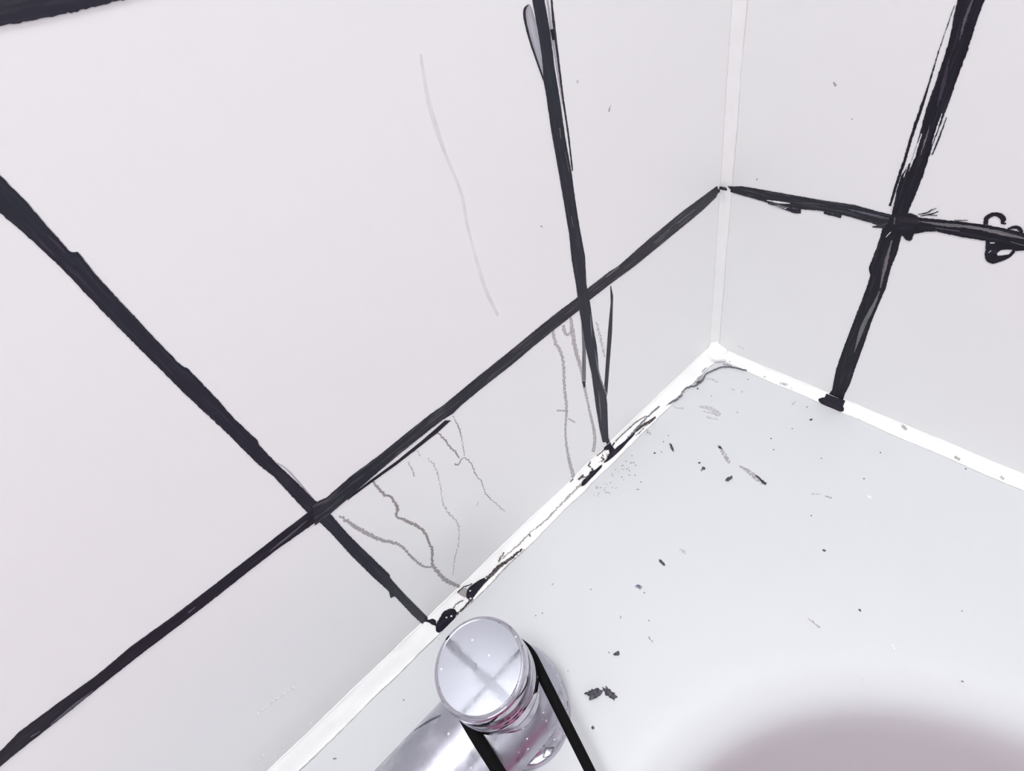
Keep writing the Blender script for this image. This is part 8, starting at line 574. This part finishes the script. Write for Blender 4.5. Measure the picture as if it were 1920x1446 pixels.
('strip', 'ink_line', 'L', [(-8.0, 962.6), (-26.1, 963.1), (-44.3, 961.8), (-62.4, 962.2), (-80.5, 962.0), (-98.6, 961.7), (-116.8, 962.0), (-134.9, 963.0), (-153.0, 962.2), (-171.1, 963.0), (-189.3, 961.5), (-207.4, 961.8), (-225.5, 962.5), (-243.7, 962.7), (-261.8, 961.5), (-279.9, 962.2), (-298.0, 961.8), (-316.2, 962.3), (-334.3, 961.9), (-352.4, 962.5), (-370.5, 962.6), (-388.7, 962.1), (-406.8, 962.7), (-424.9, 962.9), (-443.0, 961.5), (-461.2, 962.0), (-479.3, 961.8), (-497.4, 962.1), (-515.6, 961.8), (-533.7, 962.3), (-551.8, 962.6), (-569.9, 962.0), (-588.1, 962.8), (-606.2, 962.4), (-624.3, 962.9), (-642.4, 962.9), (-660.6, 961.8), (-678.7, 962.6), (-696.8, 961.5), (-715.0, 962.5), (-733.1, 962.8), (-751.2, 961.9), (-769.3, 961.9), (-787.5, 962.1), (-805.6, 962.5), (-823.7, 962.0), (-841.8, 961.5), (-860.0, 961.4), (-878.1, 962.2), (-896.2, 962.0), (-914.3, 962.0), (-932.5, 961.6), (-950.6, 962.8), (-968.7, 962.3), (-986.9, 961.7), (-1005.0, 962.9), (-1023.1, 962.1), (-1041.2, 962.7), (-1059.4, 962.0), (-1077.5, 961.9), (-1095.6, 961.9), (-1113.7, 961.8), (-1131.9, 961.8), (-1150.0, 961.7)], [(-8.0, 970.6), (-26.1, 969.9), (-44.3, 971.3), (-62.4, 971.2), (-80.5, 970.8), (-98.6, 971.6), (-116.8, 971.3), (-134.9, 970.5), (-153.0, 971.5), (-171.1, 971.7), (-189.3, 970.4), (-207.4, 971.5), (-225.5, 971.2), (-243.7, 971.0), (-261.8, 971.0), (-279.9, 970.9), (-298.0, 971.1), (-316.2, 971.2), (-334.3, 971.8), (-352.4, 970.6), (-370.5, 970.7), (-388.7, 970.5), (-406.8, 971.1), (-424.9, 971.0), (-443.0, 970.8), (-461.2, 971.4), (-479.3, 971.9), (-497.4, 970.7), (-515.6, 970.6), (-533.7, 970.4), (-551.8, 970.8), (-569.9, 971.8), (-588.1, 971.9), (-606.2, 970.8), (-624.3, 970.8), (-642.4, 970.9), (-660.6, 971.2), (-678.7, 971.9), (-696.8, 971.3), (-715.0, 971.0), (-733.1, 971.5), (-751.2, 971.4), (-769.3, 971.1), (-787.5, 970.9), (-805.6, 970.5), (-823.7, 971.2), (-841.8, 971.0), (-860.0, 970.5), (-878.1, 971.1), (-896.2, 971.7), (-914.3, 971.4), (-932.5, 971.9), (-950.6, 971.7), (-968.7, 971.5), (-986.9, 970.5), (-1005.0, 971.8), (-1023.1, 971.7), (-1041.2, 971.2), (-1059.4, 970.5), (-1077.5, 970.8), (-1095.6, 970.6), (-1113.7, 971.3), (-1131.9, 971.4), (-1150.0, 970.3)], 'ink', 0.35, 0.3, None),
('strip', 'ink_line', 'R', [(-8.0, 962.6), (-26.2, 962.7), (-44.4, 962.4), (-62.6, 962.8), (-80.8, 962.7), (-99.0, 961.7), (-117.2, 961.9), (-135.4, 962.4), (-153.6, 962.0), (-171.8, 962.9), (-190.0, 962.2), (-208.2, 961.5), (-226.4, 961.9), (-244.6, 961.6), (-262.8, 962.0), (-281.0, 961.7), (-299.2, 962.3), (-317.4, 962.9), (-335.6, 961.9), (-353.8, 961.4), (-372.0, 962.2), (-390.2, 962.0), (-408.4, 962.0), (-426.6, 962.7), (-444.8, 962.9), (-463.0, 962.6), (-481.2, 962.0), (-499.4, 962.6), (-517.6, 961.9), (-535.8, 962.9), (-554.0, 962.5), (-572.2, 962.5), (-590.4, 961.5), (-608.6, 962.8), (-626.8, 961.6), (-645.0, 962.8), (-663.2, 962.6), (-681.4, 962.3), (-699.6, 962.8), (-717.8, 961.8), (-736.0, 962.5), (-754.2, 961.9), (-772.4, 962.9), (-790.6, 962.1), (-808.8, 962.7), (-827.0, 961.4), (-845.2, 962.0), (-863.4, 962.3), (-881.6, 962.9), (-899.8, 962.1), (-918.0, 962.3), (-936.2, 962.1), (-954.4, 961.9), (-972.6, 961.4), (-990.8, 962.0), (-1009.0, 961.4), (-1027.2, 962.2), (-1045.4, 962.4), (-1063.6, 961.7), (-1081.8, 961.4), (-1100.0, 962.5)], [(-8.0, 970.6), (-26.2, 970.7), (-44.4, 970.5), (-62.6, 970.4), (-80.8, 970.8), (-99.0, 970.4), (-117.2, 971.2), (-135.4, 971.1), (-153.6, 971.6), (-171.8, 971.2), (-190.0, 970.8), (-208.2, 970.8), (-226.4, 971.6), (-244.6, 970.6), (-262.8, 970.7), (-281.0, 970.4), (-299.2, 971.8), (-317.4, 970.8), (-335.6, 970.7), (-353.8, 970.8), (-372.0, 971.0), (-390.2, 970.5), (-408.4, 971.2), (-426.6, 970.7), (-444.8, 971.1), (-463.0, 971.2), (-481.2, 971.3), (-499.4, 971.3), (-517.6, 971.2), (-535.8, 970.4), (-554.0, 971.3), (-572.2, 971.5), (-590.4, 971.5), (-608.6, 971.3), (-626.8, 971.8), (-645.0, 971.3), (-663.2, 971.2), (-681.4, 971.7), (-699.6, 970.6), (-717.8, 971.6), (-736.0, 971.9), (-754.2, 971.5), (-772.4, 971.5), (-790.6, 970.5), (-808.8, 970.8), (-827.0, 970.8), (-845.2, 970.8), (-863.4, 971.1), (-881.6, 970.4), (-899.8, 970.6), (-918.0, 970.4), (-936.2, 970.7), (-954.4, 971.5), (-972.6, 971.8), (-990.8, 971.4), (-1009.0, 971.1), (-1027.2, 970.9), (-1045.4, 970.5), (-1063.6, 971.3), (-1081.8, 970.7), (-1100.0, 970.8)], 'ink_black', 0.35, 0.3, None)]
CRUMBS = [
(-300.6, -113.8, 5.74, 2.2, -0.518, 'black dirt crumb, left half of the jagged pair to the right of the tap'),
(-294.1, -120.4, 4.87, 2.2, -1.445, 'black dirt crumb, right half of the jagged pair to the right of the tap'),
(-116.5, -90.0, 3.68, 2.2, -0.13, 'dark rod-shaped crumb lying below the long grey smear'),
(-205.2, -93.3, 2.75, 2.6, -1.723, 'short black sliver lying alone in the middle of the bath ledge'),
(-118.5, -38.6, 3.28, 4.5, -2.217, 'thin dark curved sliver near the sealant right of the ink line foot'),
(-131.9, -31.4, 1.54, 1.2, -0.896, 'round black crumb next to the thin curved sliver'),
(-120.1, -70.1, 2.02, 1.6, -1.865, 'small dark crumb with a pale smudge, left of the long grey smear'),
(-117.8, -64.5, 1.7, 1.6, -0.525, 'small dark crumb just above the smudged crumb near the long grey smear'),
(-273.3, -109.2, 2.61, 1.8, -0.339, 'small black crumb with a tail, above the jagged pair'),
(-314.8, -125.2, 1.56, 1.1, -1.023, 'small round grey crumb below the jagged pair beside the cord'),
(-126.9, -166.5, 1.44, 1.3, -1.087, 'round grey crumb right of the ledge centre'),
(-149.9, -199.1, 1.4, 1.4, -2.148, 'small oval crumb nearest above the pinkish basin edge'),
(-27.9, -107.8, 1.85, 2, -0.313, 'short dark sliver below the inked foot of the right wall line'),
(-50.5, -17.4, 1.52, 1.6, -1.946, 'small dark crumb touching the wavy crack near the corner'),
(-127.5, -34.9, 0.89, 1.3, 0.355, None),
(-107.9, -148.4, 0.86, 1.3, 0.346, None),
(-28.9, -159.3, 0.95, 1.3, -0.285, None),
(-9.9, -205.5, 0.97, 1.3, 0.075, None),
(-63.1, -93.9, 0.93, 1.3, 0.335, None),
(-71.9, -100.8, 0.91, 1.3, -2.565, None),
(-169.0, -42.2, 0.85, 1.3, -0.169, None),
(-159.5, -32.6, 0.87, 1.3, -2.128, None),
(-161.4, -40.4, 0.86, 1.3, -1.581, None),
(-151.9, -252.1, 0.82, 1.3, -1.753, None),
(-276.5, -105.0, 0.76, 1.3, -1.239, None),
(-290.0, -55.1, 0.78, 1.3, -2.118, None),
(-254.1, -68.9, 0.78, 1.3, -1.968, None),
(-243.1, -111.1, 0.76, 1.3, -1.496, None),
(-294.5, -52.8, 0.78, 1.3, -0.975, None),
(-44.7, -101.2, 0.94, 1.3, -1.75, None),
(-63.3, -93.9, 0.92, 1.3, -1.828, None),
(-72.1, -100.9, 0.91, 1.3, -1.117, None),
(-17.3, -98.9, 0.98, 1.3, -0.941, None),
(-54.6, -59.1, 0.95, 1.3, 0.172, None),
(-15.8, -45.6, 1.01, 1.3, -2.221, None),
(-51.0, -31.7, 0.97, 1.3, -0.871, None),
(-110.1, -29.3, 0.91, 1.3, 0.422, None),
(-117.9, -29.7, 0.9, 1.3, 0.181, None),
(-150.5, -23.9, 0.88, 1.3, -2.093, None),
(-159.0, -26.2, 0.87, 1.3, -0.058, None),
(-151.5, -26.9, 0.88, 1.3, -0.495, None),
(-168.3, -43.0, 0.85, 1.3, -1.505, None),
(-161.4, -40.3, 0.86, 1.3, -2.055, None),
(-162.2, -28.9, 0.87, 1.3, -0.285, None),
(-167.7, -25.5, 0.87, 1.3, -0.48, None),
(-230.6, -97.5, 0.78, 1.3, -0.587, None),
(-145.8, -18.4, 0.89, 1.3, 0.554, None),
(-399.7, -5.1, 0.83, 1.3, -1.655, None),
(-436.0, -7.3, 0.85, 1.3, 0.944, None),
(-394.8, -26.8, 0.81, 1.3, -1.918, None),
(-57.7, -160.7, 0.91, 1.3, 0.071, None),
(-58.5, -131.0, 0.92, 1.3, 0.093, None)]

WL, WR = .0095, .0068
def P(pl, u, v, h):
    if pl == 'L': return Vector((u, -h, v))
    if pl == 'R': return Vector((-h, u, v))
    if pl == 'D': return Vector((u, v, h))
    d = h * .7071
    if pl == 'C': return Vector((u, -WL * v - d, WL * (1 - v) + d))
    return Vector((-WR * v - d, u, WR * (1 - v) + d))
def resample(pts, n):
    L = [0]
    for a, b in zip(pts, pts[1:]): L.append(L[-1] + math.hypot(b[0] - a[0], b[1] - a[1]))
    out = []; k = 0
    for i in range(n):
        s = L[-1] * i / (n - 1)
        while k < len(L) - 2 and L[k + 1] < s: k += 1
        t = (s - L[k]) / max(L[k + 1] - L[k], 1e-9)
        out.append([pts[k][0] + (pts[k + 1][0] - pts[k][0]) * t, pts[k][1] + (pts[k + 1][1] - pts[k][1]) * t])
    return out, L[-1]
PARENT = {'L': wall_l, 'R': wall_r, 'D': tub, 'C': trim1, 'E': trim2}
NOTE = {'ink_black': 'dense black marker ink', 'ink_worn': 'streaky worn black marker ink', 'ink': 'charcoal black marker ink'}
seed = 0
for kind, name, pl, A, B, m, rough, h, label in MARKS:
    seed += 1
    sc = (1, 1) if pl in 'LRD' else (1, (WL if pl == 'C' else WR) * 1414)
    toP = lambda u, v, hh: P(pl, u / 1000, v / 1000 if pl in 'LRD' else v / sc[1], hh)
    A = [(u, v * sc[1] if pl in 'CE' else v) for u, v in A]
    h0, h1 = .00002, (h + seed % 7 * .006) / 1000
    if pl in 'CE': h0 = h1 - .0006
    bm = bmesh.new(); uvl = bm.loops.layers.uv.new('stroke')
    if kind == 'strip':
        B = [(u, v * sc[1] if pl in 'CE' else v) for u, v in B]
        la = resample(A, 2)[1]; step = .7 if la > 60 else .35
        n = max(int(la / step), len(A) * 2, 4)
        a, _ = resample(A, n); b, _ = resample(B, n)
        rows = []
        for i in range(n):
            wx, wy = a[i][0] - b[i][0], a[i][1] - b[i][1]; wd = math.hypot(wx, wy) + 1e-6
            s = la * i / n
            if name in ('stain', 'crack', 'mould_patch') and pl != 'R':
                wx1 = noise.noise(Vector((s * .45, seed, 7))) * .9 + noise.noise(Vector((s * 1.3, seed, 8))) * .45; wy1 = noise.noise(Vector((s * .45, seed, 17))) * .9 + noise.noise(Vector((s * 1.3, seed, 18))) * .45
                if m == 'stain_pink': wx1 = wy1 = 0
                for e in (a, b): e[i][0] += wx1; e[i][1] += wy1
            for e, sg, k in ((a, 1, 0), (b, -1, 50)):
                d = rough * (noise.noise(Vector((s * .5, seed * 3.1, k))) * .8 + noise.noise(Vector((s * 1.4, seed * 3.1, k))) * .8 + noise.noise(Vector((s * 3.6, seed, k))) * .7)
                d = max(d, -.35 * wd)
                e[i][0] += sg * wx / wd * d; e[i][1] += sg * wy / wd * d
            rows.append((bm.verts.new(toP(*a[i], h1)), bm.verts.new(toP(*b[i], h1)), bm.verts.new(toP(*a[i], h0)), bm.verts.new(toP(*b[i], h0)), s))
        for r0, r1 in zip(rows, rows[1:]):
            for q, vv in (((0, 1, 1, 0), (0, 1, 1, 0)), ((2, 0, 0, 2), (0, 0, 0, 0)), ((1, 3, 3, 1), (1, 1, 1, 1))):
                vs = (r0[q[0]], r0[q[1]], r1[q[2]], r1[q[3]])
                f = bm.faces.new(vs)
                for l, ss, v_ in zip(f.loops, (r0[4], r0[4], r1[4], r1[4]), vv): l[uvl].uv = (ss / 1000 + seed, v_ + seed * .37)
    else:
        cl = A + [A[0]]; n = max(int(resample(cl, 2)[1] / .5), 12)
        a, _ = resample(cl, n + 1); a = a[:-1]
        cx = sum(p[0] for p in a) / n; cy = sum(p[1] for p in a) / n
        for i, p in enumerate(a):
            d = rough * (noise.noise(Vector((i * .45, seed * 3.1, 0))) + .6 * noise.noise(Vector((i * 1.3, seed, 9))))
            r = math.hypot(p[0] - cx, p[1] - cy) + 1e-6; p[0] += (p[0] - cx) / r * d; p[1] += (p[1] - cy) / r * d
        top = [bm.verts.new(toP(*p, h1)) for p in a]; bot = [bm.verts.new(toP(*p, h0)) for p in a]
        f = bm.faces.new(top)
        for l in f.loops: l[uvl].uv = ((l.vert.co.x + l.vert.co.y), l.vert.co.z * 30 + seed)
        for i in range(n): bm.faces.new((top[i], top[(i + 1) % n], bot[(i + 1) % n], bot[i]))
        bmesh.ops.triangulate(bm, faces=[f])
    o = obj(name, bm, m, PARENT[pl], False)
    if label: o['label'] = label

# ---------------------------------------------------------------- crumbs lying on the bath ledge
rng = random.Random(11)
for i, (x, y, s, asp, ang, label) in enumerate(CRUMBS):
    bm = bmesh.new(); bmesh.ops.create_icosphere(bm, subdivisions=3 if s > 2 else 2, radius=1)
    off = Vector((i * 7.3, 1, 2)); r = s / 2000
    for v in bm.verts:
        p = v.co.copy(); k = 1 + .6 * noise.noise(p * 1.2 + off) + (.9 * noise.noise(p * 3 + off) + .5 * noise.noise(p * 6 + off) if s > 1.4 else 0)
        v.co = Vector((p.x * r * k * math.sqrt(asp) , p.y * r * k / math.sqrt(asp), max(p.z * .45 * r * k + .3 * r, 0)))
    o = obj('dirt_crumb', bm, 'crumb'); o.location = (x / 1000, y / 1000, .00005); o.rotation_euler.z = ang
    if label: tag(o, label, 'dirt crumb')
    else: tag(o, 'tiny dark speck scattered on the white bath ledge', 'dirt speck', 'tiny specks on the bath ledge')

# ---------------------------------------------------------------- bath mixer tap
AX, AY, ZC, RB = -.342, -.0892, .0318, .0280     # knob axis, body axis y, body axis height, body radius
tap = empty('bath_tap', (AX, AY, 0)); tag(tap, 'chrome deck-mounted bath mixer tap with a round flat-topped knob', 'tap')
def local(bm):
    for v in bm.verts: v.co -= Vector((AX, AY, 0))
    return bm
# body: horizontal barrel with a domed end
bm = bmesh.new(); n = 64; XE = -.3085; rings = []
prof = [(XE - .0302 * (1 - math.cos(math.radians(a))), RB * math.sin(math.radians(a))) for a in (0, 8, 16, 25, 34, 44, 54, 64, 74, 82, 90)]
xs = prof + [(XE - .05, RB), (XE - .10, RB), (XE - .15, RB), (XE - .2, RB)]
xs += [(-.575 - .0 - .02 * math.sin(math.radians(a)) + .02, RB * math.cos(math.radians(a))) for a in (20, 40, 60, 75, 90)]
for x, r in xs:
    if r < 1e-5: rings.append([bm.verts.new((x, AY, ZC))])
    else: rings.append([bm.verts.new((x, AY + r * math.cos(2 * math.pi * i / n), ZC + r * math.sin(2 * math.pi * i / n))) for i in range(n)])
for a, b in zip(rings, rings[1:]):
    for i in range(n):
        j = (i + 1) % n
        if len(a) == 1: bm.faces.new((a[0], b[i], b[j]))
        elif len(b) == 1: bm.faces.new((a[i], a[j], b[0]))
        else: bm.faces.new((a[i], a[j], b[j], b[i]))
obj('body', local(bm), 'chrome_body', tap)
def on_body(x, a, h=.0001):    # a: degrees from the top towards the wall
    a = math.radians(a); return Vector((x, AY + (RB + h) * math.sin(a), ZC + (RB + h) * math.cos(a)))
bm = bmesh.new(); n_ = 14; up_, dn_ = [], []  # dark reflection on the barrel, painted as a thin sliver
for i in range(n_ + 1):
    t = i / n_; x = -.3895 + .0165 * t; a = 54 - 22 * t; w = 2.6 * math.sin(math.pi * min(max(t, .08), .94)) ** .5
    up_.append(bm.verts.new(on_body(x, a + w))); dn_.append(bm.verts.new(on_body(x, a - w * .6)))
for i in range(n_): bm.faces.new((up_[i], up_[i + 1], dn_[i + 1], dn_[i]))
obj('painted_reflection', local(bm), 'reflection_dark', tap)['label'] = 'dark slanting reflection painted on the barrel left of the knob'
# pillar and escutcheon
obj('base_flange', local(lathe_bm([(0, .0), (.0300, .0), (.0300, .002), (.0275, .0045), (.024, .006), (.024, .016), (0, .016)], 72, (AX + .002, AY + .000, 0))), 'chrome_side', tap)
obj('base_flange', local(lathe_bm([(0, .0), (.0315, .0), (.0315, .002), (.029, .0045), (.024, .006), (.024, .016), (0, .016)], 72, (-.54, AY, 0))), 'chrome_side', tap)
# knob
KX, KY = -.3398, -.0884
knob = obj('knob', local(lathe_bm([(.0150, .066), (.0222, .0665), (.0237, .0675), (.0240, .0700), (.0238, .0760), (.0240, .0790), (.0236, .0796), (.0236, .0803), (.0240, .0810), (.0240, .0822), (.0235, .0829), (.0235, .0836), (.0239, .0842), (.0238, .0860), (.0233, .0866), (.0233, .0872), (.0237, .0878), (.0236, .0978), (.0233, .0990), (.0226, .0997), (.0216, .1000)], 96, (KX, KY, 0))), 'chrome_side', tap)
obj('knob_top', local(lathe_bm([(.0217, .1000), (.0212, .0999), (.012, .0999), (0, .0999)], 96, (KX, KY, 0))), 'chrome_cap', knob, False)
obj('neck', local(lathe_bm([(.0218, .0500), (.0208, .0560), (.0200, .0590), (.0200, .0670), (0, .0672)], 64, (KX, KY, 0))), 'chrome_side', tap)
# spout towards the basin (outside the photograph)
bm = bmesh.new(); path = [(-.44, AY - .02, .045), (-.44, AY - .06, .058), (-.44, AY - .10, .056), (-.44, AY - .125, .045), (-.44, AY - .135, .028)]; prev = None
for k, p in enumerate(path):
    q0 = Vector(path[max(k - 1, 0)]); q1 = Vector(path[min(k + 1, len(path) - 1)]); t = (q1 - q0).normalized(); s = Vector((1, 0, 0)); u = s.cross(t)
    row = [bm.verts.new(Vector(p) + s * math.cos(a * math.pi / 12) * .015 + u * math.sin(a * math.pi / 12) * .012) for a in range(24)]
    if prev:
        for i in range(24): bm.faces.new((prev[i], prev[(i + 1) % 24], row[(i + 1) % 24], row[i]))
    prev = row
obj('spout', local(bm), 'chrome_body', tap)

# ---------------------------------------------------------------- black cord looped round the neck of the knob
def tube_bm(path, n=16, flat=1.0):
    bm = bmesh.new(); prev = None; N_ = len(path); up = Vector((0, 0, 1))
    for k, (p, r) in enumerate(path):
        q0 = path[max(k - 1, 0)][0]; q1 = path[min(k + 1, N_ - 1)][0]; t = (q1 - q0).normalized()
        s = t.cross(up)
        s = s.normalized() if s.length > 1e-3 else Vector((1, 0, 0)); u = s.cross(t)
        row = [bm.verts.new(p + s * math.cos(2 * math.pi * i / n) * r + u * math.sin(2 * math.pi * i / n) * r * flat) for i in range(n)]
        if prev:
            for i in range(n): bm.faces.new((prev[i], prev[(i + 1) % n], row[(i + 1) % n], row[i]))
        else: bm.faces.new(row)
        prev = row
    bm.faces.new(list(reversed(prev)))
    return bm
cord_path = []
Q = Vector((-0.37258, -0.29935, 0.006)); CX, CY, RN, ZR = -0.3398, -0.0884, 0.0232, 0.063
A0, A1 = -0.263, 3.0963
pa = Vector((CX + RN * math.cos(A0), CY + RN * math.sin(A0), ZR)); pb = Vector((CX + RN * math.cos(A1), CY + RN * math.sin(A1), ZR))
for i in range(24): t = i / 24; cord_path.append((Q.lerp(pa, t), .0020 + .0009 * t))
for i in range(40): a = A0 + (A1 - A0) * i / 39; cord_path.append((Vector((CX + RN * math.cos(a), CY + RN * math.sin(a), ZR)), .0029))
for i in range(1, 25): t = i / 24; cord_path.append((pb.lerp(Q + Vector((-.004, -.002, 0)), t), .0034 - .0012 * t))
cord = tag(empty('black_cord', tuple(Q)), 'black cord looped round the tap neck, pulled taut towards the basin', 'cord')
def rel(bm, o):
    for v in bm.verts: v.co -= o
    return bm
obj('loop', rel(tube_bm(cord_path, 14), Q), 'cord_black', cord)
obj('hanging_end', rel(tube_bm([(Q + Vector((0, 0, .004)), .0034), (Q + Vector((0, -.001, -.01)), .003), (Q + Vector((0, -.001, -.03)), .003), (Q + Vector((0, -.001, -.06)), .003)], 12), Q), 'cord_black', cord)
obj('weight', rel(lathe_bm([(0, -.095), (.016, -.095), (.02, -.09), (.022, -.072), (.018, -.066), (.004, -.06), (0, -.06)], 32, tuple(Q + Vector((0, -.001, 0)))), Q), 'cord_black', cord)


# ---------------------------------------------------------------- added pink towel over the front rim, bounces pink into the basin (outside the photograph)
bm = bmesh.new()
prof = [(-.835, -.42), (-.825, -.25), (-.818, -.10), (-.812, -.02), (-.80, .010), (-.76, .013), (-.71, .012), (-.672, -.004), (-.655, -.04), (-.640, -.12), (-.622, -.22), (-.600, -.31), (-.56, -.345), (-.505, -.30), (-.45, -.23), (-.39, -.19), (-.33, -.20), (-.285, -.25), (-.268, -.33)]
ny = 40; rows = []
for side in (0, 1):
    for k, (x, zz) in enumerate(prof):
        row = []
        for j in range(ny + 1):
            y = -.275 - .70 * j / ny
            w = .006 * math.sin(j * .9 + k * .25) + .004 * noise.noise(Vector((j * .3, k * .6, 1)))
            q0 = prof[max(k - 1, 0)]; q1 = prof[min(k + 1, len(prof) - 1)]; tx, tz = q1[0] - q0[0], q1[1] - q0[1]; l = math.hypot(tx, tz)
            nx, nz = -tz / l, tx / l; d = .003 + (w + .010 if side else 0)
            row.append(bm.verts.new((x + nx * d, y, zz + nz * d)))
        rows.append(row)
np_ = len(prof)
for s in (0, 1):
    for k in range(np_ - 1):
        for j in range(ny): bm.faces.new((rows[s * np_ + k][j], rows[s * np_ + k][j + 1], rows[s * np_ + k + 1][j + 1], rows[s * np_ + k + 1][j]))
for k in range(np_ - 1):
    for j in (0, ny): bm.faces.new((rows[k][j], rows[k + 1][j], rows[np_ + k + 1][j], rows[np_ + k][j]))
for k in (0, np_ - 1):
    for j in range(ny): bm.faces.new((rows[k][j], rows[k][j + 1], rows[np_ + k][j + 1], rows[np_ + k][j]))
tag(obj('added_bounce_towel', bm, 'bounce_towel_pink'), 'unseen pink towel added to bounce pink into the basin', 'towel')
